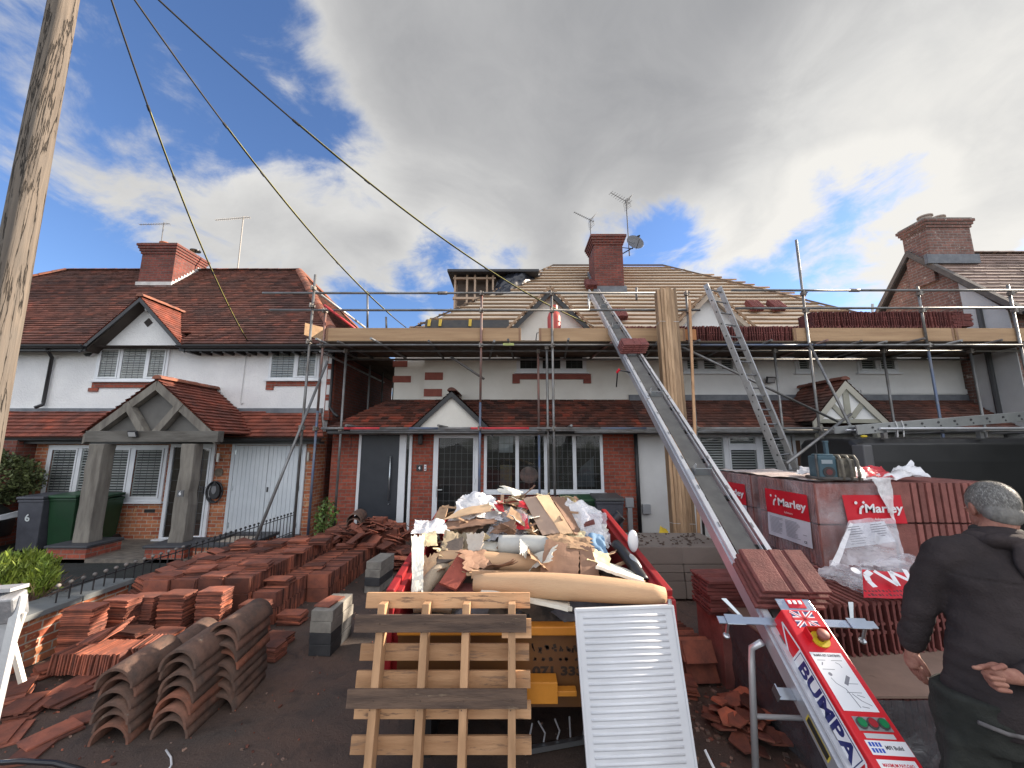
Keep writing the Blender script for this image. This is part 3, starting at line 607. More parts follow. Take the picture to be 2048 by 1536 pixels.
for k,(pt,pb,w0,w1) in enumerate((((208,885),(172,1080),.27,.29),((384,885),(364,1080),.24,.27))):
    a=P(pt[0],pt[1],YP+.06); b=P(pb[0],pb[1],YP+.06); xc=(a.x+b.x)/2; r=random.Random(k); m=MB(); rows=[]
    for j in range(9):
        z=.28+(pz-.20-.28)*j/8; wob=r.uniform(-.012,.012); ww=(w1+(w0-w1)*j/8)/2*r.uniform(.94,1.05); rows.append([m.pt((xc+wob+sx*ww,YP+.06+sy*ww*.85,z)) for sx,sy in ((-1,-1),(-.2,-1.06),(1,-1),(1,1),(-1,1))])
    for j in range(8):
        for i in range(5): m.f.append([rows[j][i],rows[j][(i+1)%5],rows[j+1][(i+1)%5],rows[j+1][i]])
    m.f.append(rows[-1]); m.f.append(rows[0]); m.build('porch_post',oak,H6,bevel=.012)
    m=MB(); m.bx(xc-.34,xc+.34,YP-.25,YP+.36,0,.24); pt_=m.build('post_plinth',brick_r,H6)
    m=MB(); m.bx(xc-.37,xc+.37,YP-.28,YP+.38,.24,.285); m.build('plinth_slab',M('blue_brick',(.04,.042,.05),(.06,.06,.065),6,.6,bump=.3),pt_,bevel=.01)
d=P(268,868,YP-.06); m=MB(); m.box((d.x,YP-.08,d.z),(.16,.04,.11),Matrix.Rotation(rad(20),3,'X')); m.bx(d.x-.02,d.x+.02,YP-.06,YP-.02,d.z-.02,d.z+.02); fl=m.build('floodlight',blackp,H6)
m=MB(); m.box((d.x,YP-.103,d.z-.008),(.13,.006,.085),Matrix.Rotation(rad(20),3,'X')); m.build('lens',M('lamp_lens',(.45,.45,.45),None,3,.2),fl)
# ground floor: bay window, door, column, garage
x0,z0,x1,z1=RR(88,890,332,1003,Yg)
x0=P(92,945,Yg).x
window(H6,x0,x1,z0,z1,Yg,[1.25,.9,1.15,1.35],lead=(.14,.2),blind='open',sashes=[1,0,1,1],dark=(.03,.03,.03),fw=.07)
x0,z0,x1,z1=RR(334,888,424,1078,Yg); z0=.04
window(H6,x0,x1,z0,z1,Yg-.01,[.55,1],lead=(.16,.22),sashes=[0,1],fw=.07,name='front_door',sill=False,proud=.05,dark=(.028,.018,.014))
m=MB(); d=P(412,975,Yg); m.bar((x1-.10,Yg-.12,d.z-.12),(x1-.10,Yg-.12,d.z+.03),.02,.03); m.bx(x1-.2,x1-.09,Yg-.125,Yg-.10,d.z+.01,d.z+.03); m.build('door_handle',blackp,H6)
m=MB(); m.bx(x0-.06,x1+.06,Yg-.16,Yg-.062,0,.09); m.build('door_sill',upvc,H6)
d=P(361,987,Yg-.2); m=MB(); m.bx(d.x-.09,d.x+.09,YP-.10,YP-.085,d.z-.0,d.z+.0)
dd=P(361,987,7.06); m=MB(); m.bx(dd.x-.055,dd.x+.055,7.05,7.07,dd.z-.055,dd.z+.055); np=m.build('number_plate',M('slate_plate',(.11,.11,.115),None,3,.5),H6)
text('6',.085,frame((dd.x,7.047,dd.z),(1,0,0),(0,0,1)),whitel,np,bold=.002)
d=P(418,920,Yg-.06); m=MB(); 
for (px,py) in ((437,915),(617,913)):
    d=P(px,py,Yg-.06); m=MB(); m.tube([(d.x,Yg-.07,d.z-.09),(d.x,Yg-.07,d.z+.09)],.03,10); m.bx(d.x-.015,d.x+.015,Yg-.07,Yg-.001,d.z-.02,d.z+.02); m.build('wall_lamp',M('brushed_lamp',(.45,.44,.42),None,3,.3,.8),H6)
d=P(437,945,Yg-.02); m=MB(); m.tube([(d.x,Yg-.025,d.z),(d.x,Yg-.001,d.z)],.09,16); m.build('round_plaque',M('bronze_plaque',(.17,.13,.09),(.09,.07,.05),14,.6,bump=.6),H6)
# car charger with coiled cable
d=P(429,982,Yg-.08); cg=MB(); cg.tube([(d.x,Yg-.09,d.z+.1),(d.x,Yg-.09,d.z+.2)],.03,8)
n=16; cg.prism([(d.x+.115*math.cos(2*math.pi*k/n)*(1-.15*math.sin(2*math.pi*k/n)),Yg-.002,d.z+.17*math.sin(2*math.pi*k/n)) for k in range(n)],(0,-.09,0)); cgo=cg.build('car_charger',blackp,H6,bevel=.01)
m=MB(); 
for q in range(3): m.tube([(d.x+(.145+.012*q)*math.cos(2*math.pi*k/24),Yg-.04-.025*q,d.z-.02+(.20+.01*q)*math.sin(2*math.pi*k/24)) for k in range(25)],.012,6)
m.build('charging_cable',blackp,cgo,smooth=True)
m=MB(); m.prism([(d.x+.05*math.cos(2*math.pi*k/n),Yg-.094,d.z+.03+.09*math.sin(2*math.pi*k/n)) for k in range(n)],(0,-.015,0)); m.build('charger_face',M('grey_plastic',(.2,.2,.21),None,3,.4),cgo)
# garage
x0,z0,x1,z1=RR(458,884,608,1064,Yg); z0=.02
gm=M('pale_blue_white_paint',(.62,.66,.70),(.55,.59,.63),2,.4)
m=MB(); m.bx(x0,x0+.07,Yg-.04,Yg-.001,z0,z1); m.bx(x1-.07,x1,Yg-.04,Yg-.001,z0,z1); m.bx(x0+.07,x1-.07,Yg-.04,Yg-.001,z1-.07,z1); gf=m.build('garage_frame',gm,H6,bevel=.004)
xm=(x0+x1)/2
for (a,b) in ((x0+.075,xm-.005),(xm+.005,x1-.075)):
    m=MB(); nn=8
    for k in range(nn): m.bx(a+(b-a)*k/nn+.003,a+(b-a)*(k+1)/nn-.003,Yg-.03,Yg-.003,z0+.01,z1-.08)
    m.bx(a,b,Yg-.018,Yg-.004,z0+.005,z1-.076); gd=m.build('garage_door',gm,H6,bevel=.002)
    hx=a+.02 if a<xm-.3 else b-.02
    for zz in (.35,1.1,1.85): h=MB(); h.bx(hx-.012,hx+.012,Yg-.045,Yg-.031,zz-.05,zz+.05); h.build('hinge',steel,gd)
m=MB(); m.bx(xm+.03,xm+.06,Yg-.045,Yg-.031,1.02,1.12); m.build('lock',blackm,H6)
m=MB(); m.bx(-16.4,-9.9,Yg+.0,Yg+.01,0,2.2)
d=P(300,1020,Yg); m=MB(); m.bx(d.x-.11,d.x+.11,Yg-.012,Yg-.001,P(300,1022,Yg).z-.03,P(300,1022,Yg).z+.035); m.build('air_brick',M('black_vent',(.02,.018,.017),None,4,.7),H6)
# far-left single-storey wall in shade + side return
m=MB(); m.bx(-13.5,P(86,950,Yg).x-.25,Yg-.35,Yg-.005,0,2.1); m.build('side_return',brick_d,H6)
# ================================================================== HOUSES 4 and 2 (centre)
YU=9.2; YG=8.62; YE4=9.05
H4=thing('house','pair of cream rendered houses being re-roofed with bare timber battens behind scaffolding','house',(4,9,0))
XL4=P(785,760,YU).x; XR4=10.95; ze4=4.42
w=MB(); w.bx(P(848,760,YU).x,4.33,YU,15.5,2.4,ze4+.05); w.build('upper_wall',render_c,H4)
w=MB(); w.bx(XL4,P(848,760,YU).x,YU+.12,15.5,2.4,ze4+.05); w.build('upper_wall',render_c,H4)
w=MB(); w.bx(4.33,XR4,YU,15.5,2.4,ze4+.05); w.build('upper_wall',smooth_w,H4)
xs=P(1272,920,YG).x
XLG=P(660,950,YG).x
w=MB(); w.bx(XLG,xs,YG,15.4,0,2.42); w.build('ground_floor_wall',brick_r,H4)
w=MB(); w.bx(xs,XR4,YG,15.4,0,2.42); w.build('ground_floor_wall',smooth_w,H4)
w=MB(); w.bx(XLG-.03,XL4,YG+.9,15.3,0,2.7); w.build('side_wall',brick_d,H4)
for (a,b,c,d_) in ((850,886,745,760),(848,884,778,793),(786,822,752,765),(786,815,722,734)):
    y=YU if a>840 else YU+.12
    q=RR(a,c,b,d_,y); w=MB(); w.bx(q[0],q[2],y-.02,y-.002,q[1],q[3])
    w.build('quoin',M('painted_brick_block',(.28,.085,.06),(.21,.065,.05),5,.85,bump=.4),H4)
# main roof: battens over membrane
rx0,rx1=XL4-.25,11.25; ra,rb=1.42,5.25; yr4=12.6; zr4=ze4+3.72; yb4=16.2
def batten_slope(par,pts,gauge=.235,seed=1):
    o,u,v,n,pl,cc=plane2d(pts); m=MB(); m.prism([Vector(p)-n*.05 for p in pts],n*.045); m.build('roof_membrane',membr,par)
    r=random.Random(seed); us=[p[0] for p in pl]; vs=[p[1] for p in pl]; vv=.06
    while vv<max(vs)-.03:
        q=[(min(us)-1,vv-.024),(max(us)+1,vv-.024),(max(us)+1,vv+.024),(min(us)-1,vv+.024)]
        for k in range(len(pl)):
            q=clip(q,pl[k],pl[(k+1)%len(pl)],cc)
            if len(q)<3: break
        if len(q)>=3:
            m=MB(); a=min(p[0] for p in q)-r.uniform(-.02,.14); b=max(p[0] for p in q)+r.uniform(-.02,.16); x=a
            while x<b-.02:
                e=min(b,x+r.uniform(2.6,4.6)); e=b if b-e<.4 else e; w0=r.uniform(-.006,.006)
                ns=max(2,int((e-x)/.6)); prev=None
                for k in range(ns):
                    xa=x+(e-x)*k/ns; xb=x+(e-x)*(k+1)/ns-.0005; va=vv+w0+.007*math.sin(xa*2.1+seed); vb=vv+w0+.007*math.sin(xb*2.1+seed)
                    A=[(xa,va-.024),(xb,vb-.024),(xb,vb+.024),(xa,va+.024)]
                    i0=[m.pt(o+u*p[0]+v*p[1]+n*.003) for p in A]; i1=[m.pt(o+u*p[0]+v*p[1]+n*.045) for p in A]
                    m.f+= [i1,[i0[0],i0[1],i1[1],i1[0]],[i0[2],i0[3],i1[3],i1[2]]]
                    if k==0: m.f.append([i0[3],i0[0],i1[0],i1[3]])
                    if k==ns-1: m.f.append([i0[1],i0[2],i1[2],i1[1]])
                x=e+.012
            m.build('batten',batt,par)
        vv+=gauge*r.uniform(.97,1.03)
batten_slope(H4,[(rx0,YE4,ze4),(rx1,YE4,ze4),(rb,yr4,zr4),(ra,yr4,zr4)],.235,2)
batten_slope(H4,[(rx0,yb4,ze4),(rx0,YE4,ze4),(ra,yr4,zr4)],.235,3)
m=MB(); m.face([(rx1,YE4,ze4),(rx1,yb4,ze4),(rb,yr4,zr4)]); m.face([(rx0,yb4,ze4),(rx1,yb4,ze4),(rb,yr4,zr4-.02),(ra,yr4,zr4-.02)]); m.face([(rx0,YE4,ze4-.06),(rx1,YE4,ze4-.06),(rx1,yb4,ze4-.06),(rx0,yb4,ze4-.06)]); m.build('roof_deck',membr,H4)
m=MB()
for a,b in (((ra,yr4,zr4),(rb,yr4,zr4)),((ra,yr4,zr4),(rx0,YE4,ze4)),((rb,yr4,zr4),(rx1,YE4,ze4))): m.bar(Vector(a)+Vector((0,0,.05)),Vector(b)+Vector((0,0,.05)),.05,.04)
m.build('hip_rafter',M('dark_batten',(.16,.11,.08),(.11,.08,.06),3,.85),H4)
# rear cross roof seen beyond the right hip
a=P(1345,547,13.2); b=P(1405,547,13.2); m=MB()
rp=[(b.x+4.0,11.2,b.z-2.0),(b.x+4.0,16.5,b.z-2.0),(b.x,15.0,b.z),(b.x,13.2,b.z)]
batten_slope(H4,[(a.x-1.6,11.7,b.z-1.5),(b.x+2.4,11.7,b.z-1.5),(b.x,13.2,b.z),(a.x-.3,13.2,b.z)],.235,5)
# chimney 4
cx0,cx1=P(1190,540,11.1).x,P(1248,540,11.1).x; zc=P(1215,470,11.1).z
ch4=chimney(H4,(cx0+cx1)/2,11.55,cx1-cx0,.8,6.0,zc,brick_c,[(-.17,-.15,.11,.10,potc),(.2,-.15,.11,.10,potc),(-.17,.2,.11,.10,potc)],4)
m=MB(); m.bx(cx0-.06,cx1+.06,11.09,11.145,ze4+(11.1-YE4)*1.048-.08,ze4+(11.1-YE4)*1.048+.2)
m.prism([(cx1+.003,11.1,6.4),(cx1+.003,12.0,7.45),(cx1+.003,12.0,7.66),(cx1+.003,11.1,6.72)],(.05,0,0)); m.prism([(cx0-.003,11.1,6.4),(cx0-.003,12.0,7.45),(cx0-.003,12.0,7.66),(cx0-.003,11.1,6.72)],(-.05,0,0)); m.build('flashing',lead,ch4)
# front gables in cream render with unfinished verges
for k,(px,py,wl,tm) in enumerate(((1100,580,render_c,None),(1420,582,smooth_w,None))):
    a=P(px,py,9.0); hw=1.3; zb=ze4+.02
    m=MB(); m.prism([(a.x-hw*.95,YU-.04,zb),(a.x+hw*.95,YU-.04,zb),(a.x,YU-.04,a.z-.10)],(0,.25,0)); m.build('gable_wall',wl,H4)
    bkk=Vector((0,1.9,0)); Lg=Vector((a.x-hw,9.0,zb)); Rg=Vector((a.x+hw,9.0,zb)); Ag=Vector((a.x,9.0,a.z))
    batten_slope(H4,[Rg,Rg+bkk,Ag+bkk,Ag],.235,7+k); batten_slope(H4,[Lg+bkk,Lg,Ag,Ag+bkk],.235,9+k)
    bm_=blackm if k==0 else M('pale_verge_board',(.5,.42,.33),(.4,.32,.25),4,.8)
    for p,q in ((Lg,Ag),(Ag,Rg)):
        m=MB(); m.prism([p+Vector((0,-.03,0)),q+Vector((0,-.03,0)),q+Vector((0,-.03,-.15)),p+Vector((0,-.03,-.15))],(0,.028,0)); m.build('bargeboard',bm_,H4)
        m=MB(); m.bar(p+Vector((0,-.05,.07)),q+Vector((0,-.05,.07)),.05,.035,(0,1,0)); m.build('verge_batten',batt,H4)
# timber framed dormer on the left, rear
dx0,dx1=P(906,570,11.6).x,P(985,570,11.6).x; dz1=P(940,545,11.6).z; dz0=5.9
dm=M('studwork',(.50,.37,.27),(.40,.28,.20),3,.8)
fr=MB()
for px in (908,932,948,972,984):
    xx=P(px,570,11.6).x; fr.bx(xx,xx+.06,11.6,11.68,dz0,dz1-.08)
fr.bx(dx0,dx1+.1,11.59,11.685,dz1-.22,dz1-.16); fr.bx(dx0,dx1+.1,11.58,11.69,6.55,6.62); 
for k in range(5): fr.bx(dx0,dx0+.06,11.9+k*.45,11.96+k*.45,dz0,dz1-.08)
do=fr.build('dormer_frame',dm,H4)
m=MB(); m.bx(dx0-.15,P(1075,540,12.0).x,11.35,14.6,dz1-.08,dz1); m.build('dormer_roof',M('dormer_felt',(.035,.035,.04),(.05,.05,.055),4,.7),H4)
m=MB(); m.bx(dx0+.1,dx1+1.9,11.9,14.4,dz0,dz1-.09); m.build('dormer_sheathing',M('osb',(.13,.10,.08),(.09,.07,.06),3,.9),H4)
# black membrane draped on the right of the dormer
pm=[P(975,612,11.3),P(1010,610,11.0),P(1075,560,11.4),P(1078,547,11.9),P(1000,548,11.6)]
def drape(u,v):
    a=P(968,606,11.5).lerp(P(1005,550,11.75),v); b=P(1015,590,11.1).lerp(P(1085,547,12.0),v); p=a.lerp(b,u); nn=mnoise.noise(Vector((u*5,v*9,1)))*.10+mnoise.noise(Vector((u*13,v*20,5)))*.04
    return p+Vector((0,-.35*math.sin(math.pi*u)-nn,nn))
m=MB(); m.grid(drape,24,16); m.build('roofing_membrane',M('black_membrane',(.03,.033,.045),(.02,.022,.03),4,.28),H4,smooth=True)
m=MB(); q=P(1200,640,9.15)
# felt strip and yellow stencilled boards above the gutter
a=P(850,648,9.0); b=P(1018,648,9.0)
m=MB(); m.prism([(a.x,8.98,a.z-.10),(b.x,8.98,b.z-.10),(b.x,9.06,b.z+.12),(a.x,9.06,a.z+.12)],(0,.02,.0)); m.build('eaves_felt',M('eaves_felt',(.05,.05,.053),(.075,.07,.065),7,.8,bump=.4),H4)
m=MB()
for px in (858,880,940):
    q=P(px,645,8.98); m.box((q.x,9.0,q.z-.0),(.07,.012,.2),Matrix.Rotation(rad(-18),3,'X'))
m.build('felt_mark',M('yellow_mark',(.55,.38,.05),None,4,.7),H4)
# windows upper
q=RR(1033,700,1172,745,YU); window(H4,q[0],q[2],q[1],ze4-.18,YU,[1,1,1],lead=(.13,.18),sashes=[1,1,1],dark=(.03,.035,.04))
m=MB(); m.bx(q[0]-.10,q[2]+.10,YU-.04,YU-.002,q[1]-.17,q[1]-.045); m.bx(q[0]-.10,q[0]+.08,YU-.04,YU-.002,q[1]-.27,q[1]-.173); m.bx(q[2]-.08,q[2]+.10,YU-.04,YU-.002,q[1]-.27,q[1]-.173); m.build('window_brickwork',M('sill_brick',(.24,.07,.05),(.17,.05,.04),7,.85,bump=.5,bscale=14),H4)
for (a,b,c) in ((1365,1470,[1,1,1]),(1588,1622,[1]),(1712,1792,[1,1])):
    q=RR(a,700,b,746,YU); window(H4,q[0],q[2],q[1],ze4-.18,YU,c,blind='open',sashes=[1]*len(c),dark=(.025,.03,.032))
# string course band on house 2
zs=P(1400,792,YU).z; m=MB(); m.bx(4.34,P(1540,790,YU).x,YU-.03,YU-.002,zs-.03,zs+.05); m.build('string_course',smooth_w,H4); m=MB(); m.bx(P(1720,780,YU).x,XR4,YU-.03,YU-.002,P(1760,783,YU).z-.06,P(1760,783,YU).z+.05); m.build('string_course',smooth_w,H4)
# lean-to roof
YL4=8.32; zl4=P(1100,856,YL4).z; zt4=P(1100,800,YU).z
xv0=P(655,852,YL4).x
L1=[(xv0,YL4,zl4),(P(1278,850,YL4).x,YL4,zl4),(P(1262,802,YU).x,YU,zt4),(P(840,795,YU).x,YU,zt4)]
xj=P(1285,850,YL4).x
m=MB(); tiles(m,[(xv0,YL4,zl4),(xj,YL4,zl4),(xj,YU,zt4),(XL4-.05,YU,zt4)],.165,.105,seed=61,lift=.034,jit=.007); m.build('lean_to_roof',tile_m,H4)
deck([(xv0,YL4,zl4),(xj,YL4,zl4),(xj,YU,zt4),(XL4-.05,YU,zt4)],deckm,H4)
m=MB(); tiles(m,[(xv0,YL4+2.6,zl4),(xv0,YL4,zl4),(XL4-.05,YU,zt4),(XL4-.05,YL4+2.6,zt4)],.165,.10,seed=62,lift=.02); m.build('lean_to_roof',tile_m,H4)
m=MB(); tiles(m,[(xj+.01,YL4,zl4),(XR4-.02,YL4,zl4),(XR4-.02,YU,zt4),(xj+.01,YU,zt4)],.165,.105,seed=63,lift=.03); m.build('lean_to_roof',tile_d,H4)
deck([(xj+.01,YL4,zl4),(XR4-.02,YL4,zl4),(XR4-.02,YU,zt4),(xj+.01,YU,zt4)],deckm,H4)
m=MB(); m.bx(xj,XR4-.02,YU-.06,YU-.004,zt4-.03,zt4+.12); m.build('lead_flashing',lead,H4)
gutter(H4,xv0+.02,XR4-.05,YL4-.05,zl4-.035); m=MB(); m.bx(xv0+.05,XR4-.05,YL4+.01,YG,zl4-.13,zl4-.08); m.build('soffit',blackm,H4)
# small gable over the door of 4
a=P(903,782,8.2); gable(H4,a.x,8.25,a.z,.86,P(903,852,8.2).z-.06,9.19,render_c,tile_m,.165,.10,71,oh=.05,ridgem=tile_m,wally=8.27,bw=.10)
# half-timbered porch gable of 2
a=P(1690,760,7.95); hw2=.74; zb2=P(1690,838,7.95).z
gable(H4,a.x,8.0,a.z,hw2,zb2,9.19,smooth_w,tile_d,.165,.10,81,oh=.06,barge=M('stone_paint',(.42,.40,.34),None,3,.7),wally=8.0,bw=.14,ridgem=tile_d)
tm=M('olive_timber_paint',(.36,.35,.29),(.30,.29,.24),4,.75)
m=MB(); m.bx(a.x-.06,a.x+.06,7.975,7.998,zb2+.02,a.z-.16); m.bar((a.x-.36,7.985,zb2+.36),(a.x-.08,7.985,zb2+.04),.024,.1,(0,0,1)); m.bar((a.x+.36,7.985,zb2+.36),(a.x+.08,7.985,zb2+.04),.024,.1,(0,0,1))
m.bx(a.x-.70,a.x+.70,7.97,7.996,zb2-.08,zb2+.0); m.build('half_timber',tm,H4)
m=MB(); 
for sx in (-.6,.6): m=MB(); m.bx(a.x+sx-.05,a.x+sx+.05,8.0,8.1,0,zb2-.1); m.build('porch_post',tm,H4)
m=MB(); m.bx(a.x-.9,a.x-.62,YG-.03,YG-.002,0,2.1); m.build('stained_door_frame',M('brown_stain',(.12,.06,.035),None,3,.6),H4)
# floodlight 2
d=P(1540,760,YU-.1); m=MB(); m.box((d.x,YU-.12,d.z),(.20,.05,.15),Matrix.Rotation(rad(20),3,'X')); m.bx(d.x-.02,d.x+.02,YU-.1,YU-.002,d.z-.01,d.z+.03); fl=m.build('floodlight',blackp,H4)
m=MB(); m.box((d.x,YU-.148,d.z-.01),(.165,.006,.115),Matrix.Rotation(rad(20),3,'X')); m.build('lens',M('lamp_lens2',(.35,.35,.35),None,3,.2),fl)
# ground floor 4: door, side light
q=RR(714,864,822,1080,YG); z0=.03
m=MB(); m.bx(q[0],q[0]+.06,YG-.05,YG-.001,z0,q[3]); m.bx(q[2]-.06,q[2],YG-.05,YG-.001,z0,q[3]); m.bx(q[0]+.06,q[2]-.06,YG-.05,YG-.001,q[3]-.06,q[3]); xd=P(797,960,YG).x; m.bx(xd,xd+.15,YG-.05,YG-.001,z0,q[3]-.06); df=m.build('door_frame',upvc,H4,bevel=.003)
m=MB(); m.bx(q[0]+.065,xd-.004,YG-.045,YG-.004,z0+.01,q[3]-.065); dl=m.build('front_door',greyd,H4,bevel=.003)
hx=P(782,950,YG).x; m=MB(); m.tube([(hx,YG-.1,P(780,1000,YG).z),(hx,YG-.1,P(780,912,YG).z)],.016,10)
for zz in (.75,1.6): m.tube([(hx,YG-.1,zz),(hx,YG-.045,zz)],.01,8)
m.build('door_handle',steel,dl,smooth=True)
m=MB(); m.bx(xd+.155,q[2]-.065,YG-.006,YG-.003,z0+.01,q[3]-.065); m.build('dark_backing',M('room_dark20',(.02,.022,.024)),df); m=MB(); m.face([(xd+.155,YG-.02,z0),(q[2]-.065,YG-.02,z0),(q[2]-.065,YG-.02,q[3]-.065),(xd+.155,YG-.02,q[3]-.065)]); m.build('pane',glassm(),df)  # side light backed by a sheet painted as dark as the hall
q=RR(866,866,956,1080,YG); window(H4,q[0],q[2],.03,q[3],YG-.01,[1],lead=(.13,.17),sashes=[1],fw=.075,name='porch_door',sill=False,proud=.06,dark=(.022,.02,.02))
m=MB(); xx=q[0]+.10; m.bx(xx-.012,xx+.012,YG-.10,YG-.086,.9,1.12); m.bx(xx,xx+.12,YG-.115,YG-.10,1.04,1.06); m.build('door_handle',steel,H4)
m=MB(); xx=q[2]-.06
for zz in (.55,1.25,1.95): m=MB(); m.tube([(xx,YG-.095,zz-.05),(xx,YG-.095,zz+.05)],.014,8); m.build('hinge',upvc,H4)
q=RR(968,866,1206,985,YG); window(H4,q[0],q[2],q[1],q[3],YG,[1.1,.95,.95,.95],lead=(.115,.17),sashes=None,fw=.065,dark=(.016,.015,.013))
# things seen just inside the window
def inside(x0_,y0_,x1_,y1_,mt,nm):
    q_=RR(x0_,y0_,x1_,y1_,YG-.01); m=MB(); m.bx(q_[0],q_[2],YG-.012,YG-.005,q_[1],q_[3]); m.build(nm,mt,H4,bevel=.003)
inside(998,872,1026,905,M('pale_panel_grey',(.30,.32,.33),(.20,.21,.22),3,.8),'pale_panel'); inside(1000,930,1024,978,M('dull_box',(.16,.13,.06),(.08,.08,.09),9,.8),'stored_box')  # pale grey panel and dull box set behind the glass
m=MB(); q_=P(1058,950,YG-.012); m.sphere((q_.x,YG-.0125,q_.z),.20,16,10,(1,.035,.9)); m.build('stored_bag',M('pink_bag',(.30,.20,.17),(.12,.10,.09),9,.4),H4)
m=MB(); q_=P(1170,945,YG-.012); m.prism([(q_.x-.25,YG-.008,q_.z-.3),(q_.x+.2,YG-.008,q_.z-.3),(q_.x+.2,YG-.008,q_.z+.35),(q_.x-.1,YG-.008,q_.z+.1)],(0,-.004,0)); m.build('stored_sheet',M('slate_sheet',(.07,.08,.09),(.04,.045,.05),6,.6),H4)
# number plate 4, doorbell, lamp, hose reel hook
d=P(839,936,YG-.02); m=MB(); m.bx(d.x-.065,d.x+.065,YG-.03,YG-.002,d.z-.06,d.z+.06); m.bx(d.x-.05,d.x+.05,YG-.036,YG-.031,d.z-.045,d.z+.045); np=m.build('number_plate',blackp,H4); text('4',.085,frame((d.x,YG-.038,d.z),(1,0,0),(0,0,1)),whitel,np,bold=.003)
m=MB(); m.bx(d.x+.10,d.x+.15,YG-.03,YG-.002,d.z-.06,d.z+.07); db=m.build('doorbell',upvc,H4,bevel=.006); m=MB(); m.tube([(d.x+.125,YG-.033,d.z-.025),(d.x+.125,YG-.03,d.z-.025)],.014,10); m.tube([(d.x+.125,YG-.033,d.z+.035),(d.x+.125,YG-.03,d.z+.035)],.011,10); m.build('button',blackp,db)
d=P(841,878,YG-.06); m=MB(); m.tube([(d.x,YG-.07,d.z-.13),(d.x,YG-.07,d.z-.10),(d.x,YG-.07,d.z+.10),(d.x,YG-.07,d.z+.13)],[.035,.055,.055,.03],12); m.bx(d.x-.02,d.x+.02,YG-.05,YG-.002,d.z-.03,d.z+.03); m.build('wall_lamp',M('charcoal_lamp',(.06,.055,.055),None,3,.5),H4,smooth=True)
m=MB(); xx=P(1272,960,YG).x; m.tube([(xx+.02,YG-.06,0),(xx+.02,YG-.06,2.3)],.04,10); m.build('downpipe',blackm,H4,smooth=True)
m=MB(); xx=P(668,960,YG).x; m.tube([(P(705,930,YG-.05).x-.06,YG-.05,1.9),(P(705,930,YG-.05).x-.06,YG-.05,2.2)],.006,6); m.build('bracket',blackm,H4)
# meter boxes
for (px,py,s) in ((1259,1005,1),(1293,1018,1)):
    d=P(px,py,YG-.04); m=MB(); m.bx(d.x-.085,d.x+.085,YG-.07,YG-.003,d.z-.1,d.z+.1)
    if px<1280: m.bx(d.x-.05,d.x+.05,YG-.06,YG-.004,.1,d.z-.105)
    m.build('meter_box',M('grey_box',(.36,.37,.39),None,4,.5),H4,bevel=.006)
# ground floor 2 window
q=RR(1392,866,1592,960,YG); window(H4,q[0],q[2],q[1],q[3],YG,[1,1.05,1,.2],blind='open',sashes=[1,'top',1,0],fw=.065,dark=(.016,.018,.018))
# wall cable loops on 2
# ================================================================== right neighbour
HR=thing('house','mixed brick house with white panel and tall brick chimney, at the right edge','house',(14,10,0))
XW=11.0; a=PX(1825,508,XW); fz=PX(2034,612,XW); rz=PX(1770,600,XW); slf=(a.z-fz.z)/(a.y-fz.y)
YF=fz.y-.1; zf=a.z-(a.y-YF)*slf; YB=2*a.y-YF
w=MB(); w.prism([(XW,YF+.25,0),(XW,YB-.2,0),(XW,YB-.2,zf),(XW,a.y,a.z-.06),(XW,YF+.25,zf+.12)],(12,0,0)); w.build('wall',brick_m,HR)
# white rendered panel on the side wall
w=MB(); y1=PX(1932,640,XW).y; y0=YF+.25; zt_=a.z-(a.y-y1)*slf-.12; ztf=zf+.06
w.prism([(XW-.02,y0,0),(XW-.02,y1,0),(XW-.02,y1,zt_),(XW-.02,y0,ztf)],(.019,0,0)); w.build('rendered_panel',M('grey_white_render',(.58,.58,.59),(.52,.52,.53),2,.9,bump=.4,bscale=30),HR)
Xe=XW-.12
fs=[(Xe,YF,zf),(XW+13,YF,zf),(XW+13,a.y,a.z),(Xe,a.y,a.z)]
m=MB(); tiles(m,fs,.30,.17,seed=91,lift=.03,jit=.002); m.build('roof',tile_c,HR)
m=MB(); m.prism([Vector(p)-Vector((0,0,.12)) for p in fs],(0,0,.1)); m.prism([(Xe,a.y,a.z-.1),(XW+13,a.y,a.z-.1),(XW+13,YB,zf-.1),(Xe,YB,zf-.1)],(0,0,.1)); m.build('roof_deck',deckm,HR)
m=MB(); ridgeline(m,(Xe,a.y,a.z+.03),(XW+13,a.y,a.z+.03),.1,.4,4,.7); m.build('ridge',tile_c,HR)
m=MB(); m.prism([(Xe-.05,YF-.05,zf-.12),(Xe-.05,a.y,a.z-.08),(Xe-.05,a.y,a.z+.09),(Xe-.05,YF-.05,zf+.05)],(.14,0,0)); m.prism([(Xe-.05,YB,zf-.10),(Xe-.05,a.y,a.z-.08),(Xe-.05,a.y,a.z+.09),(Xe-.05,YB,zf+.07)],(.14,0,0)); m.build('verge',M('verge_mortar',(.09,.08,.075),(.14,.12,.11),8,.85,bump=.4),HR)
gutter(HR,Xe,XW+12,YF-.07,zf-.06)
zcr=P(1885,440,a.y-.5).z; xa_=P(1852,500,a.y-.55).x; xb_=P(1948,500,a.y-.55).x
chimney(HR,(xa_+xb_)/2+.10,a.y-.20,xb_-xa_-.10,.62,a.z-1.0,zcr,brick_m,[(-.25,-.05,.15,.22,M('grey_pot',(.35,.28,.24),None,4,.85)),(.15,.0,.15,.22,M('grey_pot',(.35,.28,.24),None,4,.85))],3)
c=MB(); c.bx(xa_-.03,xb_+.08,a.y-.58,a.y-.5,a.z-.55,a.z-.30); c.build('flashing',lead,HR)
m=MB(); m.tube([(XW-.05,PX(1990,760,XW).y,0),(XW-.05,PX(1990,760,XW).y,zf+.3)],.05,8); m.build('downpipe',M('dark_pipe',(.06,.06,.065),None,3,.5),HR)
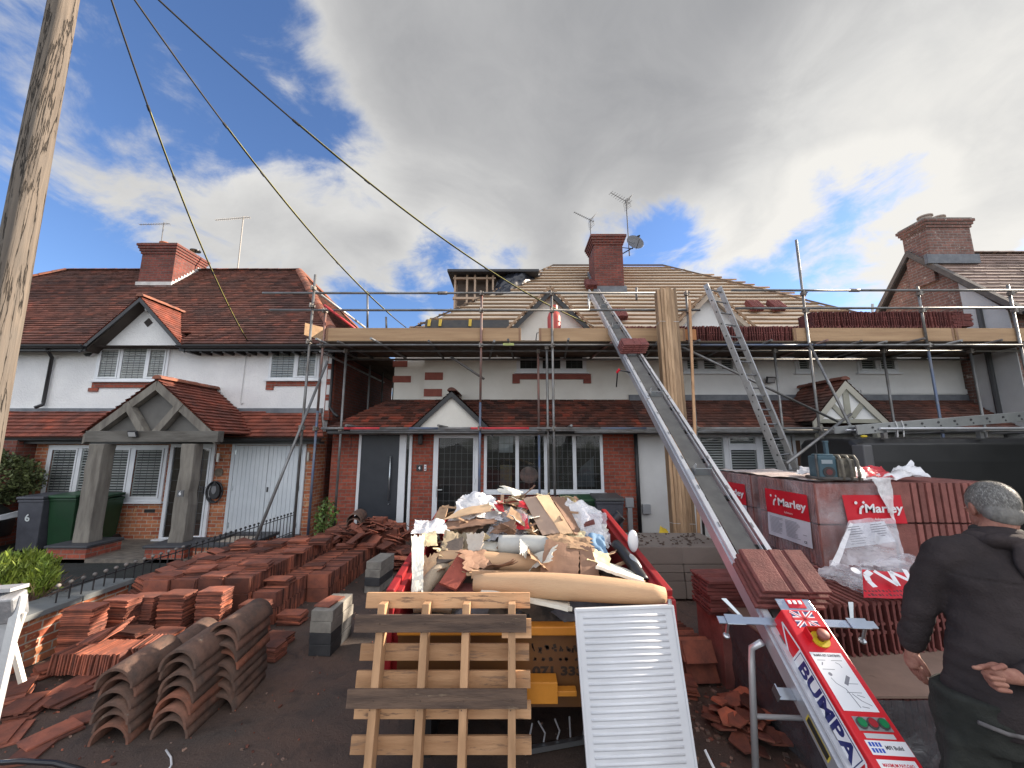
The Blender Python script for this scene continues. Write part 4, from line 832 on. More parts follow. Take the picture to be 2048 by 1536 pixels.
# ================================================================== scaffold
YS=7.72; YI=8.12
zt_top=P(960,655,YS).z; zd=P(960,681,YS).z       # toe board top / bottom
SC=thing('scaffold','tube and board scaffold with timber toe boards standing along the fronts of the pair','scaffold',(2,7.9,0))
def tb(name,a,b,mat=None,r=.0245):
    m=MB(); m.tube([a,b],r,12); o=m.build(name,mat or galv,SC,smooth=False)
    for p in o.data.polygons: p.use_smooth=len(p.vertices)==4
    return o
def coupler(x,y,z,ax='z'):
    m=MB(); m.box((x,y-.0,z),(.085,.085,.075)); m.tube([(x+.03,y-.03,z),(x+.03,y-.085,z)],.012,6); m.tube([(x-.02,y-.045,z-.05),(x-.02,y-.045,z+.05)],.02,6)
    return m.build('coupler',M('coupler_steel',(.33,.31,.28),(.17,.14,.12),9,.55,.6,bump=.5,bscale=50),SC,bevel=.012)
zr1=P(960,588,YS).z; zr2=P(960,622,YS).z; zlow=P(960,857,YS).z; zled=zd-.11
X=lambda px,py,Y=YS: P(px,py,Y).x
xl=X(648,668); 
# standards: (pixel x, pixel y, depth, top z, bottom z, material)
std=[(618,700,YS-.28,zr1+.3,0,galv),(645,700,YS+.02,zr2+.1,0,rusty),(962,700,YS,zr1+.03,0,rusty),(1105,700,YS,zr1+.02,0,galv),(1095,800,YS+.07,zled,0,galv),
     (1376,640,YS,zr1+.05,0,galv),(1612,640,YS,P(1592,480,YS).z,0,galv),(1846,640,YS,zr1+.16,0,galv),(2030,640,YS,zr1+.2,0,galv),
     (686,800,YI,zled,0,galv),(1077,780,YI,zled,0,rusty),(1557,780,YI,zled,0,galv),(1778,780,YI,zled,0,galv),(1955,780,YI,zled,0,galv)]
for (px,py,y,z1,z0,mt) in std:
    x=X(px,py,y)
    if px in (645,1077,962): tb('standard',(x,y,z0),(x,y,z1*.55),bluet); tb('standard',(x,y,z1*.55+.005),(x,y,z1),mt)
    elif px==1846: tb('standard',(x,y,z0),(x,y,zled-.1),bluet); tb('standard',(x,y,zled-.09),(x,y,z1),mt)
    else: tb('standard',(x,y,z0),(x,y,z1),mt)
    m=MB(); m.bx(x-.075,x+.075,y-.075,y+.075,0.002,.012); m.tube([(x,y,.01),(x,y,.06)],.019,8); m.build('base_plate',galv,SC)
    if y<YI-.05 and z1>zr2:
        for z in (zled,zlow,zr1-.0,zr2): 
            if z<z1: coupler(x,y-.02,z)
    else: coupler(x,y,zled-.02); coupler(x,y,zlow)
# ledgers and rails
xR=X(2110,640)
yr_=YS-.05
tb('guard_rail',(X(525,590,yr_),yr_,zr1),(X(1352,582,yr_),yr_,zr1)); tb('guard_rail',(X(1462,572,yr_),yr_,zr1+.06),(X(1712,572,yr_),yr_,zr1+.06)); tb('guard_rail',(X(1712,572,yr_)+.02,yr_,zr1+.06),(xR,yr_,zr1+.06))
tb('guard_rail',(X(525,620,yr_)+.15,yr_,zr2),(X(1180,620,yr_),yr_,zr2)); tb('guard_rail',(X(1180,620,yr_),yr_,zr2+.002),(X(1400,620,yr_),yr_,zr2+.002)); tb('guard_rail',(X(1470,605,yr_),yr_,zr2+.04),(xR,yr_,zr2+.05))
for px in (885,1710): 
    x=X(px,588,yr_); m=MB(); m.tube([(x-.1,yr_,zr1+(.06 if px>1400 else 0)),(x+.1,yr_,zr1+(.06 if px>1400 else 0))],.036,10); m.build('sleeve',M('coupler_steel',None),SC,smooth=True)
tb('ledger',(xl-.1,yr_,zled),(X(1400,690,yr_),yr_,zled)); tb('ledger',(X(1400,690,yr_)+.01,yr_,zled),(X(1650,690,yr_),yr_,zled),bluet); tb('ledger',(X(1650,690,yr_)+.01,yr_,zled),(xR,yr_,zled))
tb('ledger',(xl-.1,YI+.05,zled-.0),(xR,YI+.05,zled)); tb('ledger',(xl-.1,YI+.9,zled),(xR,YI+.9,zled))
# lower ledger in pieces with paint bands
def banded(a,b,y,z,cols):
    T=len(cols); 
    for k,(f0,f1,mt) in enumerate(cols): tb('ledger',(a+(b-a)*f0+.001,y,z),(a+(b-a)*f1,y,z),mt)
banded(X(645,860),X(1290,856),yr_,zlow,[(0,.07,galv),(.07,.18,redband),(.18,.27,galv),(.27,.36,bluet),(.36,.46,galv),(.46,.50,redband),(.50,.64,redband),(.64,.86,galv),(.86,1,bluet)])
tb('ledger',(X(1290,856)+.01,yr_+.01,zlow),(X(1700,856),yr_+.01,zlow)); tb('ledger',(X(1700,856)+.01,yr_,zlow),(xR,yr_,zlow-.01))
tb('ledger',(X(655,866),yr_+.06,zlow-.08),(X(1090,866),yr_+.06,zlow-.08)); tb('ledger',(X(1150,866),yr_+.1,zlow-.07),(X(1720,866),yr_+.1,zlow-.07))
tb('ledger',(X(700,860,YI),YI+.03,zlow-.02),(xR,YI+.03,zlow-.02))
# transoms under the deck, ends sticking out at the front
for k,px in enumerate([655,690,765,862,980,1022,1140,1216,1322,1385,1470,1530,1640,1712,1765,1800,1900,1980]):
    x=X(px,680)+(.0); r_=random.Random(k); e=r_.uniform(.05,.32); sk=r_.uniform(-.12,.12)
    tb('transom',(x-sk,YS-.05-e,zled+.055),(x+sk,YU-.06,zled+.055),rusty if k in (7,12) else (M('dark_tube',(.09,.09,.09),(.14,.12,.11),4,.6,.3,bump=.2) if k%2 else galv))
for px in (700,880,1140): tb('transom',(X(px,860),YS-.2,zlow+.05),(X(px,860)+.05,YI+.16,zlow+.05))
# boards
r_=random.Random(5); yb=YS+.02
for row in range(6):
    x=xl-.05+r_.uniform(-.3,.1); y0=YS+.04+row*.232
    if y0+.22>YU-.03: break
    while x<xR:
        L=r_.uniform(2.4,3.9); m=MB(); m.box((x+L/2,y0+.112,zled+.10+r_.uniform(-.002,.004)),(L-.01,.222,.036)); m.build('scaffold_board',board,SC,bevel=.003); x+=L
# toe boards
for (a,b,dz) in ((650,1042,0),(1078,1372,-.004),(1590,1912,.0),(1915,2110,-.004)):
    m=MB(); x0=X(a,668); x1=X(b,668)
    m.bx(x0,x1,YS+.03,YS+.068,zd+dz,zt_top+dz); m.build('toe_board',toeb,SC,bevel=.003)
    for xx in (x0+.01,x1-.05): m=MB(); m.bx(xx,xx+.04,YS+.0265,YS+.0715,zd+dz-.001,zt_top+dz+.001); m.build('end_band',M('rusty_band',(.30,.17,.10),(.22,.13,.08),5,.6,.3),SC)
m=MB(); m.prism([(X(622,665),YS-.25,zt_top+.02),(X(646,672),YS+.0,zt_top),(X(646,672),YS+.0,zd),(X(622,665),YS-.25,zd+.05)],(0,.04,0)); m.build('toe_board',toeb,SC)
m=MB(); x0=X(1372,665); x1=X(1385,665); m.bx(x0,x1+.12,YS+.09,YS+.125,zd+.04,zt_top-.01); m.build('toe_board',M('orange_board',(.50,.22,.09),None,3,.8),SC)
# braces and rakers
tb('brace',P(655,722,YS-.08),(P(540,1080,7.0).x-.0,6.35,.02)); 
tb('brace',P(1620,690,YS-.1),P(1722,895,6.6)); tb('brace',P(1362,693,YS-.02),P(1682,846,YS-.12)); tb('brace',P(1572,928,6.3),P(1702,828,7.35)); tb('brace',P(902,714,YI),P(968,758,YS+.1),M('dark_tube',None))
tb('brace',P(648,610,YS-.25),P(760,695,YI+.5),redband); tb('brace',P(632,582,YS),P(730,655,YI+.8),M('pale_tube',(.55,.53,.5),None,4,.5,.4))
tb('standard',P(735,655,YI+.6),P(735,583,YI+.6)); tb('standard',P(773,660,YU),P(772,634,YU)); tb('puncheon',P(1745,680,YI+.3),P(1745,608,YI+.3),M('pale_tube',None)); tb('puncheon',P(1273,600,YI),P(1273,575,YI))
# left return at the side passage
tb('ledger',(xl-.05,YS,zled-.12),(xl-.05,YU+2.5,zled-.12)); 
for k in range(5): m=MB(); m.bx(xl-.02+.23*k,xl+.2+.23*k,YU-.0,YU+3.2,zled+.06,zled+.095); (m.build('scaffold_board',board,SC) if xl+.2+.23*k<XL4-.05 else None)
for k in range(3): tb('standard',(xl+.25,YU+.5+1.0*k,0),(xl+.25,YU+.5+1.0*k,zled))
# safety tag and orange bit
m=MB(); d=P(1018,688,YS-.11); m.bx(d.x-.12,d.x+.10,YS-.112,YS-.108,d.z-.03,d.z+.02); m.build('inspection_tag',M('tag_yellow_green',(.5,.55,.15),(.3,.35,.2),9,.5),SC)
# gas bottles wrapped red, standing on the deck
GB=thing('gas_bottle','red gas bottle standing on the scaffold deck in front of the small rendered gable','gas bottle',(P(1105,655,8.4).x,8.4,zled+.12))
x=P(1108,640,8.4).x; zb_=zled+.12; zz=P(1105,612,8.4).z
for q,(dx,h) in enumerate(((0,0),)):
    m=MB(); H=zz-zb_; m.tube([(x+dx,8.4,zb_),(x+dx,8.4,zb_+.03),(x+dx,8.4,zb_+H*.72),(x+dx,8.4,zb_+H*.82),(x+dx,8.4,zb_+H*.88)],[.13,.15,.15,.12,.05],16); m.build('cylinder_body',M('red_bottle',(.55,.04,.03),(.45,.1,.08),9,.45),GB,smooth=True)
    m=MB(); m.tube([(x+dx,8.4,zb_+H*.88),(x+dx,8.4,zb_+H)],[.09,.09],12); m.build('valve_guard',M('red_bottle',None),GB)
m=MB(); hp=[(x-.15,8.35,zb_+.1),(x-.28,8.3,zb_+.34),(x-.40,8.3,zb_+.32),(x-.42,8.3,zb_+.16),(x-.36,8.3,zb_+.0)]; m.tube(hp,.012,6); m.build('hose',blackp,GB,smooth=True)
# ================================================================== concrete tiles
def ctile_mesh(L=.42,Wd=.33,t=.018):
    m=MB(); prof=[(-.5,0),(-.5,.022),(-.455,.030),(-.42,.018),(-.12,.018),(-.10,.030),(-.06,.030),(-.04,.016),(.04,.016),(.06,.030),(.10,.030),(.12,.018),(.42,.018),(.455,.030),(.5,.026),(.5,.008)]
    m.prism([(a*Wd,-L/2,b) for a,b in prof],(0,L,0)); 
    for sx in (-.3,-.1,.1,.3): m.bx(sx*Wd-.012,sx*Wd+.012,L/2-.04,L/2-.02,-.012,.001)
    return m
CT=ctile_mesh(); CTO=CT.build('concrete_tile',concr,local=True); CTmesh=CTO.data; bpy.data.objects.remove(CTO)
def ctile(loc,rot,label,group=None,parent=None,name='concrete_tile'):
    o=bpy.data.objects.new(name,CTmesh); C.objects.link(o); o.location=loc; o.rotation_euler=rot
    if parent is None: tag(o,label,'roof tile',group)
    return o
r_=random.Random(9)
zdk=zled+.12
def trow(px0,px1,py,Y,z,label,group,pitch=.052,hang=0):
    x=X(px0,py,Y); x1=X(px1,py,Y)
    while x<x1:
        lean=r_.uniform(rad(-4),rad(6)); ctile((x,Y+.21+r_.uniform(-.012,.012),z+.165+r_.uniform(-.006,.008)),(0,rad(90)+lean,rad(r_.uniform(-3,3))),label,group); x+=pitch*r_.uniform(.92,1.08)
trow(1240,1598,650,YS+.10,zdk,'dark red concrete roof tile on edge in the long lower row behind the toe board','concrete tiles in the lower row on the scaffold')
trow(1622,1922,640,YS+.10,zdk,'dark red concrete tile on edge in the bottom layer of the raised scaffold rows','concrete tiles in the right bottom row on the scaffold',.06)
trow(1624,1922,625,YS+.14,zdk+.335,'dark red concrete tile on edge in the raised row on the scaffold','concrete tiles in the raised row on the scaffold')
for k in range(9):
    ctile((X(1938,625)+r_.uniform(-.01,.02),YS+.3,zdk+.34+.032*k),(0,0,rad(90+r_.uniform(-3,3))),'dark red concrete tile lying flat at the far end of the raised row','flat tiles ending the raised row')
def tpile(c,n,label,group,rz=0,tilt=0,dz=.031,slope=None,name='concrete_tile'):
    for k in range(n): ctile((c[0]+r_.uniform(-.008,.008),c[1]+r_.uniform(-.008,.008),c[2]+dz*k),(tilt,0,rz+r_.uniform(-.03,.03)),label,group)
def onroof(px,py): 
    v=(768-py)/F; k=(zr4-ze4)/(yr4-YE4); A=(sP+v*cP)/(cP-v*sP); Yq=(ze4-k*YE4-CH)/(A-k); return P(px,py,Yq)
sl4=math.atan((zr4-ze4)/(yr4-YE4))
for (px,py,n,lb) in ((1180,578,5,'dark red tile piled on the battens beside the chimney foot'),(1238,640,5,'dark red tile piled on the battens above the deck behind the hoist'),(1505,622,5,'dark red tile in the left of two piles on the battens by the right gable'),(1548,622,5,'dark red tile in the right of two piles on the battens by the right gable')):
    p=onroof(px,py)+Vector((0,-.05,.07))
    nv=Vector((0,-math.sin(sl4),math.cos(sl4)))
    for k in range(n):
        q=p+nv*.031*k; ctile((q.x,q.y,q.z),(sl4,0,r_.uniform(-.03,.03)),lb,lb.replace('dark red tile','tiles'))
# ================================================================== hoist (inclined conveyor)
A0=D(1497,1100,2.9); Sd=Vector((.073,.913,.63)).normalized(); Wd_=Vector((Sd.y,-Sd.x,0)).normalized(); Nd=Wd_.cross(Sd).normalized()
HM=Matrix((Wd_,Sd,Nd)).transposed().to_4x4(); HM.translation=A0
HO=thing('tile_hoist','inclined aluminium conveyor with a red motor unit, running up over the scaffold to the roof','tile hoist',tuple(A0-Vector((0,0,A0.z))))
s0,s1=-1.6,9.25; hw=.155
def hm(): return MB(HM)
secs=[(s0,2.4),(2.42,5.6),(5.62,s1)]
for (a,b) in secs:
    for sx in (-1,1):
        m=hm(); x=sx*hw
        m.bx(x-.004,x+.004,a,b,-.13,.02); m.bx(x-sx*.0,x-sx*.035,a,b,.0205,.0265); m.bx(x,x-sx*.03,a,b,-.136,-.131); m.bx(x+sx*.004,x+sx*.016,a,b,-.03,-.012); m.build('side_rail',alu,HO)
        m=hm(); m.bx(x-sx*.045,x-sx*.052,a,b,-.02,.004); m.build('inner_guide',alu_b,HO)
m=hm(); m.bx(-.078,.078,s0,s1-.05,-.028,-.022); m.build('belt',belt,HO)
m=hm()
y=s0
while y<s1-.1: m.bx(-hw+.006,hw-.006,y,y+.04,-.07,-.04); y+=.55
m.build('cross_member',M('dark_cross',(.06,.06,.06),None,3,.5,.4),HO)
def cleat(s):
    m=hm(); m.bx(-.075,.075,s,s+.005,-.02,.06); m.prism([(-.075,s+.005,-.02),(-.075,s+.10,-.02),(-.075,s+.03,.10),(-.075,s+.005,.10)],(.004,0,0)); m.prism([(.071,s+.005,-.02),(.071,s+.10,-.02),(.071,s+.03,.10),(.071,s+.005,.10)],(.004,0,0)); return m.build('carrier_plate',steel,HO,bevel=.002)
for s in (.9,2.55,4.05,5.6,7.3): cleat(s)
# rivets/splice marks
for s in [x*.45+s0 for x in range(24)]:
    for sx in (-1,1): m=hm(); m.bx(sx*hw-sx*.028-.006,sx*hw-sx*.028+.006,s,s+.05,.0267,.0285); m.build('splice',M('splice_dark',(.25,.25,.26),None,3,.4,.8),HO)
# top prop stand on the roof
for sx in (-1,1):
    m=hm(); m.tube([(sx*hw*1.15,s1-.15,-.08),(sx*hw*1.7,s1-1.2,-.78)],.016,8); m.tube([(sx*hw*1.15,s1-.55,-.08),(sx*hw*1.5,s1-.9,-.6)],.014,8); m.build('roof_prop',steel,HO)
m=hm(); m.tube([(-hw*1.7,s1-1.2,-.78),(hw*1.7,s1-1.2,-.78)],.016,8); m.bx(-hw*1.5,hw*1.5,s1-1.0,s1-.85,-.62,-.56); m.build('prop_foot',steel,HO)
# hook handle left of rail
d0=HM.inverted()@P(1243,742,6.3); m=hm(); sH=3.45
m.tube([(-hw-.0,sH,-.06),(-hw-.16,sH,-.02),(-hw-.2,sH-.01,-.05),(-hw-.2,sH-.02,-.30)],.011,8); m.build('crank_handle',blackp,HO,smooth=True)
m=hm(); m.tube([(-hw-.17,sH,.0),(-hw-.21,sH-.005,-.06)],.02,8); m.build('handle_grip',redl,HO)
# support legs near the bottom
for sx in (-1,1):
    m=MB(); a=HM@Vector((sx*.19,-.62,-.10)); b=Vector((a.x+sx*.10,a.y+.02,.0)); m.tube([a,a+Vector((sx*.03,.06,-.06)),a+Vector((sx*.045,.05,-.14)),b],.020,10); m.build('leg',alu_b,HO,smooth=True)
    m=MB(); m.tube([b+Vector((0,0,.03)),b],.028,10); m.build('rubber_foot',blackp,HO)
m=MB(); a=HM@Vector((-.19,-.62,-.10)); b=HM@Vector((.19,-.62,-.10)); m.tube([Vector((a.x-.06,a.y+.04,.35)),Vector((b.x+.06,b.y+.04,.35))],.014,8); m.build('leg_spreader',alu_b,HO)
# clamp bar across with adjusting plates
m=hm(); m.bx(-.46,.46,-.60,-.555,.035,.043); m.build('cross_bar',steel,HO)
for sx in (-1,1):
    m=hm(); m.bx(sx*.36-.055,sx*.36+.055,-.61,-.545,.045,.052); m.tube([(sx*.40,-.58,.04),(sx*.40,-.60,-.05)],.010,8); m.sphere((sx*.40,-.605,-.07),.022,10,6,(1,1,.6)); m.prism([(sx*.33,-.55,.05),(sx*.33+.02,-.55,.05),(sx*.38+.02*0,-.48,.10),(sx*.38-.03,-.48,.10)],(0,.004,.004)); m.build('clamp',steel,HO,bevel=.002)
m=hm(); m.bx(-hw-.095,-hw-.006,-.93,-.87,-.10,-.095); m.bx(-hw-.1,-hw-.094,-.93,-.87,-.12,-.06); m.build('bracket',steel,HO)
m=hm(); m.bx(-hw-.0055,-hw-.0045,-1.18,-1.02,-.10,-.06); m.build('warning_label',M('black_yellow_label',(.03,.03,.03),None,3,.5),HO)
m=hm(); m.bx(-hw-.0045,-hw-.0042,-1.19,-1.01,-.106,-.054); m.build('warning_border',yelband,HO)
# ------- red motor unit
u0,u1=-.565,-1.62; h0=.14; wt=.105; wb=.135
m=hm(); top=h0; bot=-.03
def sec(s,t,wtk): return [(-wb,s,bot),(wb,s,bot),(wtk,s,t),(-wtk,s,t)]
q0=sec(u0-.0,h0-.0,wt); q1=sec(u1,h0,wt)
ids0=[m.pt(p) for p in q0]; ids1=[m.pt(p) for p in q1]; m.f+=[ids0,ids1[::-1]]+[[ids0[k],ids0[(k+1)%4],ids1[(k+1)%4],ids1[k]] for k in range(4)]
ru=m.build('motor_housing',bumpr,HO,bevel=.006)
m=hm(); m.bx(-.10,.10,u0+.0,u0+.075,h0-.012,h0-.006); m.build('front_plate',steel,ru,bevel=.002)
m=hm(); m.bx(-.045,.055,u0+.015,u0+.072,h0-.0055,h0-.002); m.build('counter_panel',redl,ru)
for k in range(3): m=hm(); m.bx(-.03+k*.03-.009,-.03+k*.03+.009,u0+.035,u0+.06,h0-.0015,h0+.004); m.build('counter_wheel',whitel,ru,bevel=.003)
topf=lambda x,s,dz=.0008: frame(HM@Vector((x,s,h0+dz)),Wd_,Sd)
# union flag
uf=hm(); fx0,fx1,fs0,fs1=-.062,.062,u0-.105,u0-.010; zf_=h0+.0006
uf.bx(fx0,fx1,fs0,fs1,zf_-.0003,zf_); uf.build('flag_field',navy,ru)
cxm,csm=(fx0+fx1)/2,(fs0+fs1)/2
def strip(mb,a,b,w,z):
    a=Vector((*a,z)); b=Vector((*b,z)); d=(b-a).normalized(); n=Vector((-d.y,d.x,0))*w/2; mb.prism([a+n,b+n,b-n,a-n],(0,0,.0002))
m=hm()
for a,b,w in (((fx0,fs0),(fx1,fs1),.017),((fx0,fs1),(fx1,fs0),.017),((fx0,csm),(fx1,csm),.030),((cxm,fs0),(cxm,fs1),.030)): strip(m,a,b,w,zf_+.0002)
m.build('flag_white',whitel,ru)
m=hm()
for a,b,w in (((fx0,fs0),(fx1,fs1),.006),((fx0,fs1),(fx1,fs0),.006),((fx0,csm),(fx1,csm),.017),((cxm,fs0),(cxm,fs1),.017)): strip(m,a,b,w,zf_+.0006)
m.build('flag_red',redl,ru)
# stop button
es=u0-.175; ex=.012
m=hm(); m.bx(ex-.06,ex+.05,es+.042,es+.046,h0,h0+.05); m.bx(ex-.064,ex-.06,es-.02,es+.046,h0,h0+.045); m.bx(ex+.05,ex+.054,es-.0,es+.046,h0,h0+.045); m.build('button_guard',bumpr,ru)
m=hm(); m.tube([(ex,es,h0),(ex,es,h0+.008)],.046,24); m.build('button_collar',M('yellow_collar',(.70,.55,.02),(.6,.42,.02),20,.5),ru)
m=hm(); m.tube([(ex+.003,es,h0+.008),(ex+.003,es,h0+.035),(ex+.003,es,h0+.04),(ex+.003,es,h0+.055),(ex+.003,es,h0+.06)],[.017,.017,.029,.030,.026],20); m.build('stop_button',M('dusty_red_button',(.35,.09,.07),(.28,.12,.09),20,.6),ru,smooth=True)
# instruction sheet
i0,i1=u0-.245,u0-.515
m=hm(); m.bx(-.088,.075,i1,i0,h0+.0004,h0+.0009); m.build('instruction_sheet',whitel,ru)
text('BUMPA KIT CONTENTS',.016,topf(-.006,i0-.016,.0012),inkd,ru,name='sheet_title',ext=.0001,fit=.135,bold=.0006)
m=hm()
z_=h0+.0011
def ln(a,b,w=.002): strip(m,a,b,w,z_)
for (a,b) in (((-.07,i0-.04),(-.03,i0-.04)),((.0,i0-.04),(.055,i0-.04)),((-.07,i0-.085),(-.01,i0-.085)),((.0,i0-.15),(.06,i0-.15)),((-.02,i0-.19),(.05,i0-.19))): ln(a,b,.0025)
for (a,b,w) in (((-.06,i0-.065),(-.05,i0-.05),.005),((.015,i0-.05),(.03,i0-.058),.003),((.03,i0-.058),(.033,i0-.075),.003),((.0,i0-.155),(.035,i0-.115),.016),((-.055,i0-.125),(-.045,i0-.15),.003),((-.045,i0-.15),(-.015,i0-.175),.003),((-.015,i0-.175),(-.0,i0-.255),.004),((.0,i0-.195),(.025,i0-.225),.004),((.025,i0-.225),(.06,i0-.245),.003),((.02,i0-.20),(.05,i0-.21),.003),((.01,i0-.25),(.04,i0-.255),.003)): ln(a,b,w)
m.build('sheet_drawing',inkm,ru)
m=hm(); m.tube([(-.047,i0-.108,z_),(-.047,i0-.108,z_+.0002)],.009,14); m.build('sheet_drawing',inkm,ru)
# three push buttons
bs=u0-.565
m=hm(); m.bx(-.070,.080,bs-.028,bs+.028,h0+.0005,h0+.003); m.build('button_panel',M('grey_panel_pl',(.35,.35,.36),None,3,.4,.5),ru,bevel=.001)
for k,mt in enumerate((M('green_button',(.01,.20,.07),None,3,.3),M('red_button',(.35,.02,.03),None,3,.3),M('green_button',None))):
    xx=-.043+k*.048
    m=hm(); m.tube([(xx,bs,h0+.002),(xx,bs,h0+.012)],.023,20); rg=m.build('bezel',M('bezel',(.12,.12,.12),None,3,.35,.6),ru)
    m=hm(); m.tube([(xx,bs,h0+.012),(xx,bs,h0+.016)],.018,20); m.build('push_button',mt,ru)
# lower labels
m=hm(); m.bx(-.060,.070,bs-.055,bs-.036,h0+.0004,h0+.0009); m.build('label_plate',M('silver_label',(.55,.55,.56),None,3,.4),ru)
m=hm(); m.bx(-.075,.105-.005,bs-.115,bs-.062,h0+.0004,h0+.0009); m.build('owner_label',whitel,ru)
text('MFI Build',.02,topf(.035,bs-.088,.0012),inkd,ru,name='owner_text',ext=.0001,bold=.0006)
m=hm()
for k in range(4):
    for j in range(2): m.bx(-.066+k*.014,-.056+k*.014,bs-.107+j*.022,bs-.091+j*.022,h0+.001,h0+.0013)
m.build('owner_logo',M('blue_logo',(.02,.08,.45),None,3,.5),ru)
m=hm(); m.bx(-.075,.085,u1+.02,bs-.13,h0+.0004,h0+.0009); m.build('payload_label',whitel,ru)
for k,(t,sz) in enumerate((('MAXIMUM PAYLOAD',.017),('50KG',.019),('PER CARRIER',.019),('AVOID OVERLOADING',.013),('SAFETY INSTRUCTIONS',.015))):
    text(t,sz,topf(.005,bs-.150-k*.026,.0012),redl if k!=3 else inkm,ru,name='payload_text',ext=.0001,bold=.0005,fit={0:.13,1:.042,2:.095,3:.11,4:.12}[k])
# BUMPA side band
sideN=Vector((-(h0-bot),0,-(wb-wt))).normalized()   # rough normal in local W,N
def sideP(s,k,dz=.0015):   # k 0..1 from bottom to top of the left face
    p=Vector((-wb+(wb-wt)*k,s,bot+(h0-bot)*k)); n=Vector((-(h0-bot),0,(wb-wt))).normalized(); return p+n*dz
def sstrip(a,b,w,mt,name,dz):
    pass
b0,b1=u0-.235,u0-.70
m=hm(); m.f=[]; q=[sideP(b0+.02,.86),sideP(b0+.02,.14),sideP(b1,.14),sideP(b1,.86)]; m.prism(q,Vector((-.0004,0,0))); m.build('name_band',whitel,ru)
m=hm(); q=[sideP(b0+.008,.80,.0022),sideP(b0+.008,.20,.0022),sideP(b1+.01,.20,.0022),sideP(b1+.01,.80,.0022)]; m.prism(q,Vector((-.0003,0,0))); m.build('name_band_line',navy,ru)
m=hm(); q=[sideP(b0+.004,.77,.0028),sideP(b0+.004,.23,.0028),sideP(b1+.014,.23,.0028),sideP(b1+.014,.77,.0028)]; m.prism(q,Vector((-.0003,0,0))); m.build('name_band_field',whitel,ru)
# pointed white arrow outline above and below the band
for (sa,sb) in ((b0+.02,u0-.05),(b1,b1-.10)):
    m=hm(); w_=.05
    def st(p,q,dz=.0015,w=.011):
        n_=Vector((-(h0-bot),0,(wb-wt))).normalized(); p=Vector(p);q=Vector(q); d=(q-p).normalized(); sd=n_.cross(d)*w/2; m.prism([p+sd,q+sd,q-sd,p-sd],n_*.0004)
    tip=sideP(sb,.74 if sb>sa else .26); st(sideP(sa,.84),tip); st(sideP(sa,.16),tip); m.build('arrow_outline',whitel,ru)
pc=sideP((b0+b1)/2,.5,.0034); txd=-Sd; tyd=(HM.to_3x3()@Vector((wb-wt,0,h0-bot))).normalized()
text('BUMPA',.100,frame(HM@pc,txd,tyd),navy,ru,name='maker_name',ext=.0003,bold=.0035,fit=abs(b1-b0)-.05)
# tiles riding on the hoist
def ridet(s,n,label,zoff=.0):
    for k in range(n):
        R=HM.to_3x3()@Matrix.Rotation(rad(90)+r_.uniform(-.012,.012),3,'Z'); p=HM@Vector((r_.uniform(-.006,.006)+(.012*(n-1-k)),s-.0+(.018*(k)),.035+k*.031+zoff)); o=bpy.data.objects.new('concrete_tile',CTmesh); C.objects.link(o); o.matrix_world=Matrix.Translation(p)@R.to_4x4(); tag(o,label,'roof tile',label.replace('brown red concrete tile','tiles'))
# near stack: tile long side across the rails, grooves along them -> use own mesh
m=MB(); prof=[(-.5,0),(-.5,.022),(-.46,.027),(-.10,.027),(-.085,.017),(-.06,.022),(-.035,.017),(-.02,.027),(.155,.027),(.17,.017),(.19,.022),(.21,.017),(.225,.027),(.5,.026),(.5,.006)]
m.prism([(a*.42,-.165,b) for a,b in prof],(0,.33,0)); bo=m.build('concrete_tile',concr,local=True,bevel=.003); BM_=bo.data; bpy.data.objects.remove(bo)
def stackh(s,n,x0,label):
    for k in range(n):
        p=HM@Vector((x0+.014*(k-(n-1))+r_.uniform(-.004,.004),s+.014*(k-n)*-1*-1,.030+k*.030)); o=bpy.data.objects.new('concrete_tile',BM_); C.objects.link(o)
        o.matrix_world=Matrix.Translation(p)@(HM.to_3x3()@Matrix.Rotation(r_.uniform(-.01,.01),3,'Z')).to_4x4(); tag(o,label,'roof tile',label.replace('brown red concrete tile','tiles'))
        md=o.modifiers.new('b','BEVEL'); md.width=.003; md.segments=1
stackh(-.27,4,.055,'brown red concrete tile riding on the hoist right above the red motor unit')
stackh(4.25,5,.06,'brown red concrete tile riding high on the hoist where it crosses the toe board')
# ================================================================== ladders
def ladder(root,a,b,w,rung=.27,mat=alu,sw=.075,st=.028,side=(1,0,0)):
    a=Vector(a); b=Vector(b); d=(b-a); L=d.length; d.normalize(); sv=Vector(side); sv=(sv-d*sv.dot(d)).normalized(); n=d.cross(sv)
    for k in (-1,1):
        m=MB(); R=Matrix((sv,d,n)).transposed(); m.box((a+b)/2+sv*k*w/2,(st,L,sw),R); m.build('stile',mat,root,bevel=.003)
    s=.18
    while s<L-.08:
        m=MB(); c=a+d*s; m.tube([c-sv*(w/2-.01),c+sv*(w/2-.01)],.015,6); m.build('rung',M('rung_alu',(.30,.30,.31),(.2,.2,.2),5,.45,.7),root)
        m2=MB()
        for k in (-1,1): m2.tube([c+sv*k*(w/2-.02),c+sv*k*(w/2+st/2+.002)],.017,10)
        m2.build('rung_end',M('rung_hole',(.04,.04,.04),None,3,.6),root); s+=rung
ladt=M('worn_aluminium',(.46,.46,.45),(.33,.32,.31),4,.45,.55,bump=.3,bscale=25)
LD=thing('ladder','two section aluminium ladder leaning on the scaffold to the right of the timber bundle','ladder',(4.2,6.4,0))
tp=P(1425,572,7.52); md_=P(1575,932,6.72); dd=(md_-tp); bt_=tp+dd*((tp.z)/(-dd.z))
ladder(LD,bt_,tp,.42,.27,ladt,.105,.03,(.90,.44,0))
